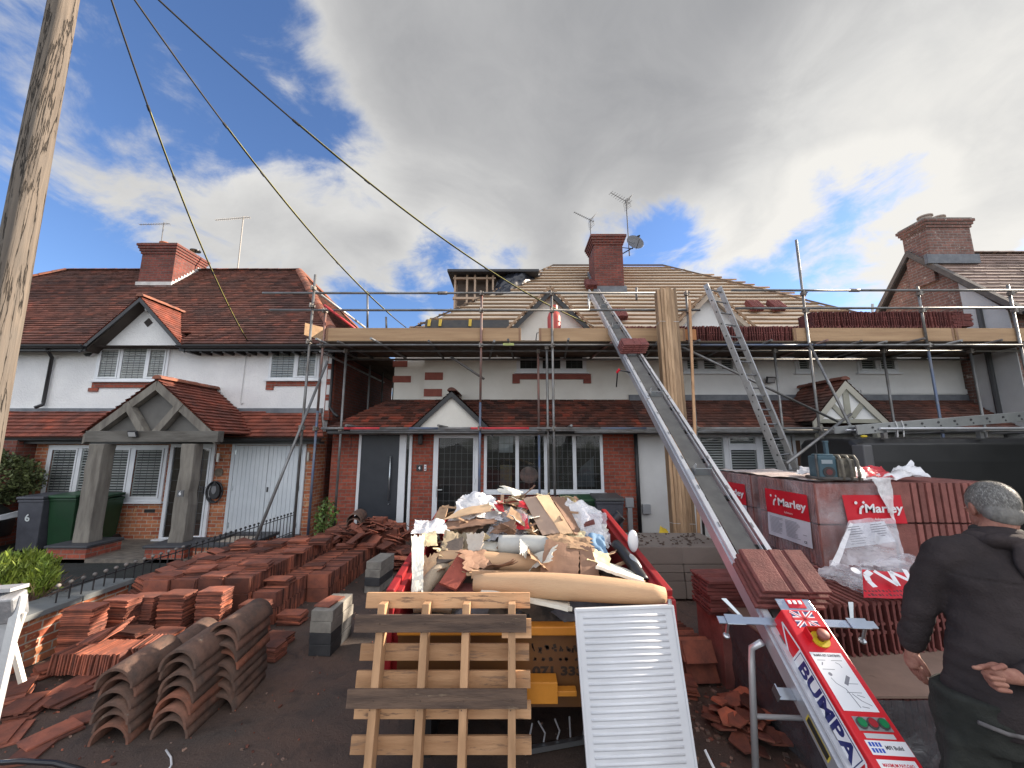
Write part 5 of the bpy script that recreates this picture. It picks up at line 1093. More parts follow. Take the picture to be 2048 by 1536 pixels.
off=Vector((.13,.075,0)); tp2=tp.lerp(bt_,.04); ladder(LD,bt_.lerp(tp,.02)+Vector((-.05,-.10,0)),bt_.lerp(tp,.60)+Vector((-.05,-.10,0)),.35,.27,ladt,.08,.026,(.90,.44,0))
# timber bundle leaning
TBD=thing('timber_bundle','thick bundle of treated roofing battens leaning upright against the scaffold rail','battens',(2.3,6.9,0))
tp=P(1330,582,7.42); bm_=P(1366,1062,6.95); dd=bm_-tp; dd.x*=1; bt_=tp+dd*(tp.z/-dd.z)
ax=(tp-bt_).normalized(); sx_=Vector((1,0,0)); sx_=(sx_-ax*sx_.dot(ax)).normalized(); sy_=ax.cross(sx_); r_=random.Random(4)
for i in range(7):
    for j in range(6):
        if i in (0,) and j<1: continue
        if i==6 and j>2: continue
        o_=sx_*((i-3)*.0525+r_.uniform(-.0015,.0015))+sy_*((j-2.5)*.036+(r_.uniform(-.010,.006) if j in (0,5) else 0)); m=MB(); a=bt_+o_+ax*r_.uniform(0,.015); b=tp+o_+ax*r_.uniform(-.03,.02)+sx_*r_.uniform(-.003,.003); R=Matrix((sx_,ax,sy_)).transposed(); m.box((a+b)/2,(.05,(b-a).length,.0335),R); m.build('batten',treat,TBD)
m=MB()
for f in (.13,.48,.86):
    c=bt_.lerp(tp,f); w=.186; h=.107; q=[c+sx_*x*w+sy_*y*h for x,y in ((-1,-1),(1,-1),(1,1),(-1,1),(-1,-1))]; m.tube(q,.004,5)
m.build('strapping',M('white_strap',(.6,.6,.6),None,3,.4),TBD)
m=MB(); m.bar(P(1395,1000,6.6),P(1379,600,7.5),.045,.028,(0,1,0)); a=P(1395,1000,6.6); tp_=P(1379,600,7.5); dd=a-tp_; bt_=tp_+dd*(tp_.z/-dd.z); m=MB(); m.bar(bt_,tp_,.045,.028,(0,1,0)); tag(m.build('batten_length',pinev),'single long pale batten leaning on the scaffold between the bundle and the ladder','batten')
# ================================================================== pole and cables
UP=thing('utility_pole','weathered wooden utility pole with long cracks at the left edge','utility pole',(-4.55,3.3,0))
m=MB(); r_=random.Random(8); rows=[]; nseg=60; nn=36; pb=P(57,380,3.3); pt_=P(140,-60,3.3); ddx=(pt_-pb)/(pt_.z-pb.z)
prof=[1+.035*math.sin(5*t)+.02*math.sin(11*t+1)-(.07 if abs((t%6.283)-4.5)<.06 else 0)-(.05 if abs((t%6.283)-5.3)<.05 else 0) for t in [2*math.pi*k/nn for k in range(nn)]]
for j in range(nseg+1):
    z=7.8*j/nseg; c=pb+ddx*(z-pb.z); rr=.128-.0045*z; tw=.03*z
    rows.append([m.pt((c.x+math.cos(2*math.pi*k/nn+tw)*rr*(prof[k]+.012*mnoise.noise(Vector((k*.5,z*1.2,0)))*2),c.y+math.sin(2*math.pi*k/nn+tw)*rr*(prof[k]+.012*mnoise.noise(Vector((k*.5,z*1.2,0)))*2),z)) for k in range(nn)])
for j in range(nseg):
    for k in range(nn): m.f.append([rows[j][k],rows[j][(k+1)%nn],rows[j+1][(k+1)%nn],rows[j+1][k]])
m.f.append(rows[-1])
def polemat():
    m,nt,N,L,b=newmat('weathered_pole'); tc=N.new('ShaderNodeTexCoord')
    def mp(sc): q=N.new('ShaderNodeMapping'); q.inputs['Scale'].default_value=sc; lk(nt,tc.outputs['Object'],q.inputs[0]); return q.outputs[0]
    g1=noisef(nt,mp((26,26,.8)),1,8,.65,.3); g2=noisef(nt,mp((7,7,.35)),1,6,.6,.5); g3=noisef(nt,mp((3,3,1.2)),1,5,.6); kn=noisef(nt,mp((9,9,4)),1,2,.5)
    c=mixc(nt,ramp(nt,g1,[(.36,0.),(.64,1.)]),(.10,.082,.068),(.205,.165,.130)); c=mixc(nt,ramp(nt,g3,[(.4,0.),(.62,.6)]),c,(.13,.118,.105))
    crk=ramp(nt,g2,[(.484,0.),(.493,1.),(.498,1.),(.507,0.)]); c=mixc(nt,crk,c,(.035,.028,.023)); c=mixc(nt,ramp(nt,kn,[(.72,0.),(.76,.8)]),c,(.05,.036,.028)); lk(nt,c,b.inputs['Base Color']); b.inputs['Roughness'].default_value=.9
    a=N.new('ShaderNodeMath'); a.operation='MULTIPLY_ADD'; lk(nt,crk,a.inputs[0]); a.inputs[1].default_value=-1.6; lk(nt,g1,a.inputs[2]); bp=N.new('ShaderNodeBump'); bp.inputs['Strength'].default_value=1; bp.inputs['Distance'].default_value=.012; lk(nt,a.outputs[0],bp.inputs['Height']); lk(nt,bp.outputs[0],b.inputs['Normal']); return m
polem=polemat()
m.build('pole',polem,UP,smooth=True)
ptop=pb+ddx*(7.35-pb.z)
m=MB(); m.tube([ptop+Vector((.1,0,.0)),ptop+Vector((.28,-.02,.03))],.02,8); m.build('insulator_bracket',steel,UP)
cabm=M('cable_black',(.03,.03,.03),None,3,.6)
def cable(end,mids,label,wraps):
    """polyline through image-fitted points at real distances, hung as one sagging line"""
    a=ptop+Vector((.15,0,0)); b=end; n=60; pts=[]
    for k in range(n+1):
        t=k/n; p=a.lerp(b,t); p=p-Vector((0,0,mids*4*t*(1-t))); pts.append(p)
    root=thing('overhead_cable',label,'cable',tuple(b))
    m=MB(); m.tube(pts,.011,8); m.build('line',cabm,root,smooth=True)
    m=MB(); 
    tw=[]; N=420
    for k in range(N+1):
        t=k/N; i=min(n-1,int(t*n)); p=pts[i].lerp(pts[i+1],t*n-i)
        if wraps[0]<=t<=wraps[1] and k%6==0: tw.append(p+Vector((.012,-.006,.004)))
    m.tube(tw,.0055,5); m.build('sunlit_strand',M('sunlit_yellow',(.50,.46,.10),(.28,.27,.12),6,.6),root,smooth=True)  # second strand, yellow colour stands for sunlight along the cable
    for t in (wraps[0],.35,.62):
        i=int(t*n); m=MB(); m.tube([pts[i],pts[i+1].lerp(pts[i],.4)],.018,8); m.build('cable_splice',cabm,root)
cable(Vector(P(500,690,Yu-.12)),.36,'left twisted overhead cable running from the pole to the eaves of the white house',(.22,.97))
cable(Vector(P(812,655,YU-.3)),.40,'middle overhead cable running from the pole down to the left end of the battened roof',(.25,.9))
cable(Vector(P(1188,652,8.9)),.55,'longest overhead cable running from the pole across the sky to the small gable',(.24,.97))
# ================================================================== aerials
def yagi(root,base,top,hd,blen,n,mast=.014,tilt=0,reflector=False,el=.16,mat=None):
    mat=mat or M('aerial_alu',(.13,.13,.135),None,3,.6,.3)
    m=MB(); m.tube([base,top],mast,8); m.build('mast',mat,root)
    d=Vector((math.cos(hd),math.sin(hd),tilt)).normalized(); sd=Vector((-math.sin(hd),math.cos(hd),0)); c=Vector(top)-Vector((0,0,.05))
    m=MB(); m.tube([c-d*blen*.2,c+d*blen*.8],.009,6)
    for k in range(n):
        p=c-d*blen*.15+d*blen*.93*k/(n-1); e=el*(1-.35*k/n); m.tube([p-sd*e/2,p+sd*e/2],.006,5)
    m.build('boom_and_elements',mat,root)
    if reflector:
        m=MB(); up=sd.cross(d)
        for sg in (-1,1):
            for k in range(5):
                p=c-d*.02+(-d*.10+up*sg*.24)*(k+.6)/5; m.tube([p-sd*.15,p+sd*.15],.004,5)
            for q in (-.15,0,.15): p=c-d*.02+sd*q; m.tube([p,p-d*.10+up*sg*.25],.004,5)
        m.build('reflector',mat,root)
b=P(322,492,11.4); t=P(328,445,11.4); r1=thing('tv_aerial','thin television aerial above the brick chimney of the white house','aerial',tuple(b)); yagi(r1,(b.x,11.4,b.z-.3),t,rad(172),1.15,12,tilt=.06)
b=P(472,543,11.9); t=P(487,433,11.9); r1=thing('tv_aerial','television aerial on a tall mast rising from the middle of the red tiled ridge','aerial',tuple(b)); yagi(r1,(b.x+.05,11.9,b.z-.4),t,rad(168),1.45,17,tilt=.06,mast=.02,mat=M('pale_mast',(.30,.28,.26),None,3,.6,.2))
yy=11.5
b=P(1180,500,yy); t=P(1180,437,yy); r1=thing('tv_aerial','lower wire aerial with reflector on the left side of the middle chimney','aerial',tuple(b)); yagi(r1,(t.x+.02,yy,b.z-.3),t,rad(200),.75,11,tilt=.25,reflector=True,el=.12)
b=P(1254,500,yy); t=P(1252,400,yy); r1=thing('tv_aerial','higher wire aerial with reflector on the tall mast right of the middle chimney','aerial',tuple(b)); yagi(r1,(t.x+.02,yy,b.z-.2),t,rad(205),.80,9,tilt=.2,reflector=True,el=.3,mast=.018)
SD=thing('satellite_dish','grey satellite dish bracketed to the right side of the middle chimney','dish',tuple(P(1268,487,yy-.3)))
c=P(1269,487,yy-.35); ax=Vector((.12,-.92,.32)).normalized(); u_=ax.cross(Vector((0,0,1))).normalized(); v_=u_.cross(ax)
m=MB(); R_=.27
def dsh(u,v): th=2*math.pi*u; rr=R_*v; return c+u_*math.cos(th)*rr+v_*math.sin(th)*rr*1.06+ax*(rr*rr*.9)
m.grid(dsh,28,6); m.build('dish',M('dish_grey',(.13,.135,.15),(.10,.10,.11),5,.45),SD,smooth=True,solid=.006)
m=MB(); q=c-v_*R_*.9; m.tube([q,c+ax*.30-v_*.16,c+ax*.34-v_*.02],.011,6); m.build('feed_arm',blackp,SD); m=MB(); m.tube([c+ax*.34-v_*.05,c+ax*.27+v_*.01],.03,8); m.build('feed_horn',blackp,SD)
m=MB(); m.tube([c-ax*.02,c-ax*.1+Vector((0,0,-.05)),(cx1+.06,11.3,c.z-.25),(cx1+.0,11.3,c.z-.25)],.018,8); m.tube([(cx1,11.3,c.z-.05),(c.x-.02,yy-.25,c.z-.12)],.012,6); m.build('wall_bracket',blackp,SD)
# ================================================================== van with ladder rack
VN=thing('van','black van with a roof rack, parked behind the tile packs','van',(6.5,6.7,0))
vx0=P(1722,900,5.95).x; vy0,vy1=5.9,7.35; vt=P(1900,874,5.95).z
def vprof():
    pts=[(vy0+.02,.35),(vy0,.6),(vy0,1.15),(vy0+.06,1.75),(vy0+.12,vt-.10),(vy0+.22,vt-.02),(vy0+.4,vt)]
    return pts+[(vy0+vy1-y,z) for y,z in pts[::-1]]
m=MB(); pr=vprof(); ids=[]
for (x,sc) in ((vx0,.0),(vx0+.03,.06),(vx0+.15,.10),(vx0+5.1,.10)):
    k={0.0:.90,.06:.97,.10:1.0}[sc]; ids.append([m.pt((x,(vy0+vy1)/2+(y-(vy0+vy1)/2)*k,.35+(z-.35)*(.965 if k<.95 else (.99 if k<.99 else 1)))) for y,z in pr])
for a,b in zip(ids,ids[1:]):
    for k in range(len(pr)): m.f.append([a[k],a[(k+1)%len(pr)],b[(k+1)%len(pr)],b[k]])
m.f+= [ids[0],ids[-1][::-1]]
vb=M('black_car_paint',(.010,.010,.011),(.014,.014,.015),2,.45,coat=.15)
m.build('body',vb,VN,smooth=False,bevel=.02)
m=MB(); m.bx(vx0-.015,vx0+.13,vy0-.012,vy0+.2,.9,vt-.12); m.build('rear_lamp_pillar',M('grey_plastic2',(.10,.10,.105),None,3,.45),VN,bevel=.02)
for x in (vx0+.9,vx0+4.0):
    m=MB(); m.tube([(x,vy0-.01,.33),(x,vy0+.22,.33)],.33,24); wh=m.build('wheel',blackp,VN); m=MB(); m.tube([(x,vy0-.015,.33),(x,vy0-.005,.33)],.2,20); m.build('rim',M('alloy',(.35,.35,.36),None,3,.4,.8),wh)
for x in (vx0+.5,vx0+2.0,vx0+3.6): m=MB(); m.tube([(x,vy0+.1,vt+.09),(x,vy1-.1,vt+.09)],.018,8); m.bx(x-.03,x+.03,vy0+.14,vy0+.2,vt-.02,vt+.09); m.build('roof_bar',galv,VN)
m=MB(); m.tube([(vx0+.4,vy0+.12,vt+.13),(vx0+4.4,vy0+.12,vt+.14)],.02,8); m.build('roof_rail',alu,VN); m=MB(); m.tube([(vx0+.2,vy0+.5,vt+.12),(vx0+4.4,vy0+.5,vt+.17)],.02,8); m.build('roof_rail',alu,VN)
m=MB(); q=P(1725,873,5.98); m.sphere((vx0+.12,vy0+.1,vt+.01),.035,10,6,(1.4,1,.6)); m.build('yellow_cap',M('yellow_cap',(.6,.45,.02),None,3,.4),VN)
L2=thing('ladder','grey aluminium ladder section tied flat along the roof of the black van','ladder',(7,6.2,2.4))
a=P(1713,860,6.05); b=P(2100,829,6.15)
for k in (0,1):
    m=MB(); q=Vector((0,.42*k,.01*k)); m.bar(a+q,b+q,.03,.15 if k==0 else .12,(0,0,1)); m.build('stile',M('van_ladder_grey',(.40,.41,.41),(.30,.31,.31),3,.45,.5),L2,bevel=.004)
dd=b-a; Ln=dd.length; k=.25; m2=MB()
while k<Ln-.1:
    p=a+dd.normalized()*k+Vector((0,0,.02)); m=MB(); m.tube([p+Vector((0,-.024,0)),p+Vector((0,.43,.0))],.018,8); m.build('rung',M('rung_dark',(.08,.08,.085),None,3,.5,.4),L2)
    p2=p+dd.normalized()*.035+Vector((0,0,-.055)); m=MB(); m.tube([p2+Vector((0,-.020,0)),p2+Vector((0,.43,0))],.014,8); m.build('rung',M('rung_dark',None),L2); k+=.27
m=MB()
for x in (.62,.72): p=a+dd.normalized()*x; m.tube([p+Vector((0,-.03,-.16)),p+Vector((.02,-.03,0)),p+Vector((0,-.03,.09))],.008,6)
m.build('tie_strap',M('white_strap',None),L2)
# ================================================================== loose clay plain tiles
def clay_mesh():
    m=MB(); w,L,t=.165,.265,.0125; n=4; top=[];bot=[]
    for k in range(n+1):
        y=-L/2+L*k/n; z=.0035*(1-(2*k/n-1)**2); top.append((m.pt((-w/2,y,z+t)),m.pt((w/2,y,z+t)))); bot.append((m.pt((-w/2,y,z)),m.pt((w/2,y,z))))
    for k in range(n):
        m.f+=[[top[k][0],top[k][1],top[k+1][1],top[k+1][0]],[bot[k][0],bot[k+1][0],bot[k+1][1],bot[k][1]],[top[k][0],top[k+1][0],bot[k+1][0],bot[k][0]],[top[k][1],bot[k][1],bot[k+1][1],top[k+1][1]]]
    m.f+=[[top[0][0],bot[0][0],bot[0][1],top[0][1]],[top[n][0],top[n][1],bot[n][1],bot[n][0]]]
    for sx in (-.045,.045): m.bx(sx-.012,sx+.012,L/2-.02,L/2,-.010,-.0001)
    return m
CM=clay_mesh(); co_=CM.build('clay_tile',claym,local=True); CMm=co_.data; bpy.data.objects.remove(co_)
TL=[]     # (matrix, label)
r_=random.Random(12)
def addt(loc,R,label): TL.append((Matrix.Translation(Vector(loc))@R.to_4x4(),label))
def Rx(a): return Matrix.Rotation(a,3,'X')
def Ry(a): return Matrix.Rotation(a,3,'Y')
def Rz(a): return Matrix.Rotation(a,3,'Z')
def flat(x,y,n,rz,label,z=0,pitch=.0166,jit=.008,lean=0,drift=(0,0),tilt=0):
    for k in range(n):
        a=(k%2)*math.pi if r_.random()<.5 else 0
        addt((x+r_.uniform(-jit,jit)+drift[0]*k,y+r_.uniform(-jit,jit)+drift[1]*k,z+k*pitch+.004),Rz(rz+a+r_.uniform(-.06,.06))@Rx(tilt+r_.uniform(-.012,.012)),label)
def row(x,y0,y1,tiers,label,z=0,pitch=.0195,rz=0,wide=True,lean=.03,hx=0):
    """tiles on edge, faces along the row; wide: the long side lies across"""
    h=.165 if wide else .265
    for t in range(tiers):
        y=y0; c=0
        while y<y1:
            f=(y-y0)/(y1-y0); l=lean+r_.uniform(-.05,.05)
            R=(Rz(rz+r_.uniform(-.03,.03))@Rx(math.pi/2+l)@(Rz(math.pi/2) if wide else Rz(0)))
            addt((x+math.sin(rz)*-(y-y0)+hx*f+r_.uniform(-.008,.008),y,z+h/2+t*(h+.004)+r_.uniform(-.003,.003)),R,label); y+=pitch*r_.uniform(.9,1.15)
# central block, rows going back towards the house
for k,x in enumerate((-3.97,-3.69,-3.41,-3.13,)):
    row(x,4.60+.03*k,6.45+.12*k,3,'orange red clay tile on edge in the wide three high block of rows')
row(-2.82,4.72,7.0,2,'orange red clay tile on edge in the two high row right of the wide block',hx=.05)
row(-2.52,5.35,7.2,2,'red clay tile on edge in the back row beside the upper concrete blocks',hx=.05)
for x,y,n in ((-3.95,4.72,2),(-3.68,4.85,4),(-3.42,4.75,2),(-3.1,5.0,5),(-3.5,6.0,5),(-3.9,5.9,6),(-2.82,5.0,4),(-3.9,5.3,3),(-3.6,5.8,2),(-3.3,5.2,2),(-3.05,5.7,3),(-2.7,5.6,3),(-3.3,6.3,3),(-2.95,6.2,4),(-2.7,6.6,4),(-2.4,6.7,3)): flat(x,y,n,rad(90)+r_.uniform(-.2,.2),'clay tile lying flat on top of the rows in the yard',z=.50 if x<-2.9 else .34,jit=.02)
flat(-3.52,4.36,28,rad(90),'dark red clay tile in the tall flat stack nearer the garden wall')
flat(-3.16,4.40,29,rad(90),'orange red clay tile in the tall flat stack nearer the ridge tiles')
flat(-3.86,4.38,26,rad(92),'clay tile in the flat stack between the sunlit stacks and the two tall ones')
flat(-3.68,4.08,14,rad(80),'clay tile in the half height flat stack in front of the tall ones',jit=.012)
flat(-3.38,4.08,13,rad(86),'clay tile in the low flat stack next to the half height one',jit=.012)
flat(-3.06,4.12,10,rad(95),'clay tile in the low flat stack behind the arched ridge tiles',jit=.015)
flat(-2.78,4.50,19,rad(90),'clay tile in the flat stack closing the front of the two high row')
flat(-2.40,4.30,5,rad(80),'red clay tile in the small bright flat pile behind the grey topped one')
flat(-2.32,4.02,8,rad(84),'clay tile in the low flat pile with a grey top right of the ridge tiles')
flat(-2.50,4.75,7,rad(88),'red clay tile in the low pile beside the lower concrete blocks')
# sunlit piles by the garden wall
flat(-4.02,3.92,30,rad(94),'sunlit orange clay tile in the leftmost tall stack by the garden wall')
flat(-4.00,4.22,28,rad(88),'sunlit orange clay tile in the stack behind the leftmost tall stack',drift=(.0015,.0))
for i,(x,y,n,zz,tl) in enumerate(((-4.22,4.75,15,.22,.25),(-4.02,4.85,18,.20,.32),(-4.18,5.15,16,.2,.22),(-3.98,5.35,16,.25,.28),(-4.2,5.6,14,.24,.2))):
    flat(x,y,n,rad(60+10*i),'sunlit orange clay tile in the leaning fan of tiles along the wall',z=zz,tilt=tl,drift=(.004,.006),pitch=.0155)
    flat(x,y-.03,12,rad(90),'clay tile under the leaning fan of tiles along the wall',z=0)
for i in range(9):
    y=4.70+.20*i; flat(-4.22+.03*(i%2),y,13,rad(75+7*(i%3)),'sunlit orange clay tile in the leaning fan of tiles along the wall',z=.26+.02*(i%3),tilt=.30,drift=(.003,.007),pitch=.0155)
    flat(-4.22,y,15,rad(90),'clay tile under the leaning fan of tiles along the wall',z=0)
# upright row near the ridge tiles
x=-3.98
while x<-3.40:
    addt((x,3.78+r_.uniform(-.01,.01),.134),Ry(rad(90)+rad(6)+r_.uniform(-.05,.05)),'clay tile standing on edge in the short row with flat tiles on top'); x+=.024
for k in range(7): addt((-3.72+.018*k,3.80,.285+.010*k),Rz(rad(8))@Ry(-.10*k)@Rx(.03),'sunlit clay tile laid on top of the short upright row')
for k in range(6): addt((-3.36+.03*k,3.86,.15),Rz(rad(12))@Ry(rad(62)+.03*k),'clay tile leaning with its face showing at the end of the short row')
# loose tiles in front
for (px,py,n,rz,l) in ((60,1420,4,20,'dark red tile in the flat pile with a white chip'),(140,1400,3,-12,'brown clay tile flat beside the arched ridge tiles'),(110,1345,5,-30,'clay tile in the low pile behind the loose front tiles'),(10,1475,2,35,'clay tile at the left edge of the loose front tiles'),(95,1478,2,-25,'grimy clay tile lying flat near the front left'),(30,1330,7,10,'clay tile in the low pile by the aluminium trestle'),(250,1345,1,15,'single dark tile between the short row and the ridge tiles')):
    p=PZ(px,py,.0); flat(p.x,p.y,n,rad(rz),l,jit=.03)
for (px,py,n,rz,l) in ((20,1405,6,40,'clay tile in the low pile at the very edge beside the trestle'),(185,1430,1,-55,'single brown clay tile between the loose tiles and the arched stack'),(65,1502,1,10,'single dirty clay tile lying nearest the camera'),(165,1372,3,5,'clay tile in the low pile before the short upright row'),(300,1300,6,-20,'clay tile in the low pile between the tall stacks and the ridge tiles')):
    p=PZ(px,py,.0); flat(p.x,p.y,n,rad(rz),l,jit=.03)
# far jumble by the black front door
lab='clay tile in the jumbled heap in front of the black front door'
for (x,y0,y1,t,z) in ((-3.9,7.0,7.6,2,0),(-3.55,7.1,7.8,2,0),(-3.2,7.2,7.9,3,0),(-2.85,7.15,7.8,3,0),(-2.5,7.3,7.7,3,.15),(-2.2,7.25,7.9,3,0)):
    row(x,y0,y1,t,lab,z=z,lean=.25)
for k in range(150):
    x=r_.gauss(-2.7,.5); y=r_.gauss(7.35,.28); zz=max(.05,.55-abs(x+2.6)*.35+r_.uniform(-.1,.08)); addt((x,y,zz),Rz(r_.uniform(0,6))@Rx(r_.uniform(-.6,.6))@Ry(r_.uniform(-.5,.5)),lab)
for k in range(60):
    x=-1.9+r_.uniform(-.25,.3); y=6.9+r_.uniform(-.4,.3); addt((x,y,.03+r_.random()*.2),Rz(r_.uniform(0,6))@Rx(r_.uniform(-.3,.3)),lab)
# curved row right of the skip
lab='dark red clay tile in the slumped row beside the right side of the skip'
for t in range(2):
    y=3.62; k=0
    while y<5.7:
        f=(y-3.62)/2.1; addt((1.62-.42*math.sin(f*1.5)+r_.uniform(-.015,.015)-.03*t,y,.095+t*.15+r_.uniform(-.006,.01)),Rz(rad(4)+r_.uniform(-.05,.05))@Rx(math.pi/2-.55+r_.uniform(-.07,.07))@Rz(math.pi/2),lab); y+=.026*r_.uniform(.85,1.2)
flat(1.36,3.5,6,rad(80),'clay tile in the low pile against the leaning radiator',jit=.02)
flat(1.30,4.0,16,rad(85),'clay tile stacked between the radiator and the slumped row',jit=.02)
eye=Vector((0,0,2)); 
def frm(t):
    p=t[0].translation; 
    return (p-eye).length
TL.sort(key=frm)
near=TL[:292]; far=TL[292:]
for M_,lb in near:
    o=bpy.data.objects.new('clay_tile',CMm); C.objects.link(o); o.matrix_world=M_; tag(o,lb,'roof tile',lb.replace('clay tile','clay tiles'))
vs=[v.co.copy() for v in CMm.vertices]; fs_=[list(p.vertices) for p in CMm.polygons]; mb=MB()
for M_,lb in far:
    b=len(mb.v); mb.v+=[M_@v for v in vs]; mb.f+=[[b+i for i in f] for f in fs_]
me=bpy.data.meshes.new('reclaimed_tiles'); me.from_pydata([tuple(v) for v in mb.v],[],mb.f); me.materials.append(claymi); o=bpy.data.objects.new('reclaimed_tiles',me); C.objects.link(o); tag(o,'remaining hundreds of reclaimed clay tiles stacked in rows and heaps across the yard','roof tiles',kind='stuff')
# broken tiles
def shard(s,seed):
    rr=random.Random(seed); n=rr.choice([4,5,5,6]); pts=[]
    for k in range(n): a=2*math.pi*k/n+rr.uniform(-.3,.3); pts.append((math.cos(a)*s*rr.uniform(.7,1.2)*1.1,math.sin(a)*s*rr.uniform(.7,1.1)*.8,0))
    m=MB(); m.prism(pts,(0,0,.013)); return m
SH=[shard(.085,k).build('broken_tile',claym,local=True) for k in range(6)]; SHm=[o.data for o in SH]
for o in SH: bpy.data.objects.remove(o)
for k in range(46):
    px=r_.gauss(1490,34); py=r_.gauss(1445,26); p=PZ(px,py); h=max(0,.13-((px-1485)/60)**2*.05-((p.y-3.1)/.35)**2*.05)*r_.uniform(.1,1.2)
    o=bpy.data.objects.new('broken_tile',SHm[k%6]); C.objects.link(o); o.location=(p.x,p.y,.003+h); o.rotation_euler=(r_.uniform(-.25,.25),r_.uniform(-.25,.25),r_.uniform(0,6)); o.scale=(1,1,1); tag(o,'broken piece of dark red clay tile in the pile left of the hoist legs','broken tile','broken tiles left of the hoist legs')
# ================================================================== half-round ridge tiles
def ridge_mesh(R=.128,L=.44,t=.017):
    m=MB(); n=14; r2=random.Random(3)
    def ring(y,R,k=0): return [m.pt((math.cos(math.pi*j/n)*R,y,math.sin(math.pi*j/n)*R*1.05+k)) for j in range(n+1)]
    rows=[(ring(-L/2+L*i/4,R),ring(-L/2+L*i/4,R-t)) for i in range(5)]
    for i in range(4):
        a,b=rows[i],rows[i+1]
        for j in range(n): m.f.append([a[0][j],a[0][j+1],b[0][j+1],b[0][j]]); m.f.append([a[1][j],b[1][j],b[1][j+1],a[1][j+1]])
        for j in (0,n): m.f.append([a[0][j],b[0][j],b[1][j],a[1][j]])
    for e in (0,4):
        for j in range(n): m.f.append([rows[e][0][j],rows[e][0][j+1],rows[e][1][j+1],rows[e][1][j]])
    return m
rm=ridge_mesh().build('ridge_tile',ridgeb,local=True,smooth=False); rmm=rm.data; bpy.data.objects.remove(rm)
for p in rmm.polygons: p.use_smooth=abs(p.normal.y)<.5 and p.area>.0005
def rstack(x,y,n,rz,label,z0=.0,dz=.072,dx=0,dy=0):
    for k in range(n):
        o=bpy.data.objects.new('ridge_tile',rmm); C.objects.link(o); o.location=(x+dx*k+r_.uniform(-.008,.008),y+dy*k+r_.uniform(-.02,.02),z0+k*dz); o.rotation_euler=(rad(r_.uniform(-1.5,1.5))+.02,rad(r_.uniform(-2.5,2.5)),rad(rz+r_.uniform(-2.5,2.5))); tag(o,label,'ridge tile',label.replace('ridge tile','ridge tiles'))
a=PZ(208,1487); rstack(a.x+.03,a.y+.20,6,4,'half round ridge tile in the left front nested stack',dx=.0)
a=PZ(330,1478); rstack(a.x+.02,a.y+.22,7,2,'half round ridge tile in the middle nested stack')
a=PZ(438,1420); rstack(a.x-.02,a.y+.19,8,3,'half round ridge tile in the right nested stack',dz=.072)
a=PZ(375,1360); rstack(a.x-.12,a.y+.16,4,8,'half round ridge tile in the low stack behind the others')
p=P(725,1035,7.1); rstack(p.x-.10,p.y,2,10,'half round ridge tile lying on the heap by the black front door',z0=.62,dz=.09)
p=P(985,1000,7.6); rstack(p.x,p.y,3,5,'half round ridge tile under the window behind the rubbish heap',z0=p.z-.25,dz=.09)
# ================================================================== concrete blocks
bkm=MB(); bkm.box((0,0,.05),(.215,.44,.10)); bo=bkm.build('concrete_block',conc,local=True); bo.data.materials.clear(); bmesh_=bo.data; bpy.data.objects.remove(bo)
def block(loc,rz,mt,label,dim=(1,1,1),group=None):
    o=bpy.data.objects.new('concrete_block',bmesh_.copy()); C.objects.link(o); o.data.materials.append(mt); o.location=loc; o.rotation_euler=(0,0,rz); o.scale=dim; tag(o,label,'block',group); md=o.modifiers.new('b','BEVEL'); md.width=.004; md.segments=2; return o
a=PZ(628,1311); x,y=a.x+.06,a.y+.20
for k,(mt,l) in enumerate(((concd,'wet black block at the very bottom of the lower block stack'),(concd,'wet black block second from the bottom of the lower block stack'),(conc,'pale grey block third up in the lower block stack'),(conc,'top pale grey block of the lower stack, a dark red tile on it'))): block((x+r_.uniform(-.01,.01),y,.002+k*.102),rad(-3+r_.uniform(-2,2)),mt,l)
o=bpy.data.objects.new('clay_tile',CMm); C.objects.link(o); o.location=(x-.02,y-.02,.412); o.rotation_euler=(0,0,rad(-10)); tag(o,'single dark red tile lying on the lower stack of concrete blocks','roof tile')
a=PZ(745,1190); x,y=a.x,a.y+.24
for k,(mt,l) in enumerate(((conc,'pale block at the bottom of the upper block stack'),(concd,'wet black block in the upper block stack'),(conc,'pale block above the black one in the upper stack'),(conc,'top pale block of the upper block stack near the skip'))): block((x+r_.uniform(-.02,.02),y+r_.uniform(-.03,.03),.002+k*.102),rad(-6+r_.uniform(-3,3)),mt,l)
# aerated block pile
zb0=0; bx0=P(1272,1150,5.35).x; bx1=P(1468,1150,5.35).x; wB=(bx1-bx0)/2; hs=[.215,.10,.10,.215]; z=.03
names=[('bottom','left'),('bottom','right'),('second','left'),('second','right'),('third','left'),('third','right'),('top','left'),('top','right')]; q=0
for lv,h in enumerate(hs):
    for c in range(2):
        cx_=bx0+wB*(c+.5)+r_.uniform(-.01,.01)
        for d in range(2):
            o=block((cx_,5.35+.21+.42*d,z),0,concb,'%s course %s %s block of the large brown block pile'%(names[q][0],names[q][1],('front','rear')[d]),((wB-.008)/.215,.41/.44,(h-.003)/.10))
        q+=1
    z+=h+.004
for c in range(2):
    for d in range(3): block((P(1262+40*c,1060,7.0).x+.1,7.05,.0+.15*d),0,concb,('left','right')[c]+' block, '+('bottom','middle','top')[d]+', of the small pile behind the large one',(1.75,.8,1.48))
m=MB(); 
for k in range(90):
    px=r_.uniform(0,1)
    m.box((bx0+r_.uniform(.05,2*wB-.1),5.4+r_.uniform(0,.7),z+.003+r_.random()*.004),(r_.uniform(.01,.035),r_.uniform(.01,.03),r_.uniform(.004,.014)),Rz(r_.uniform(0,6)))
tag(m.build('soil_crumbs',M('soil',(.09,.06,.045),None,3,.9)),'crumbs of soil scattered on top of the brown block pile','soil',kind='stuff')
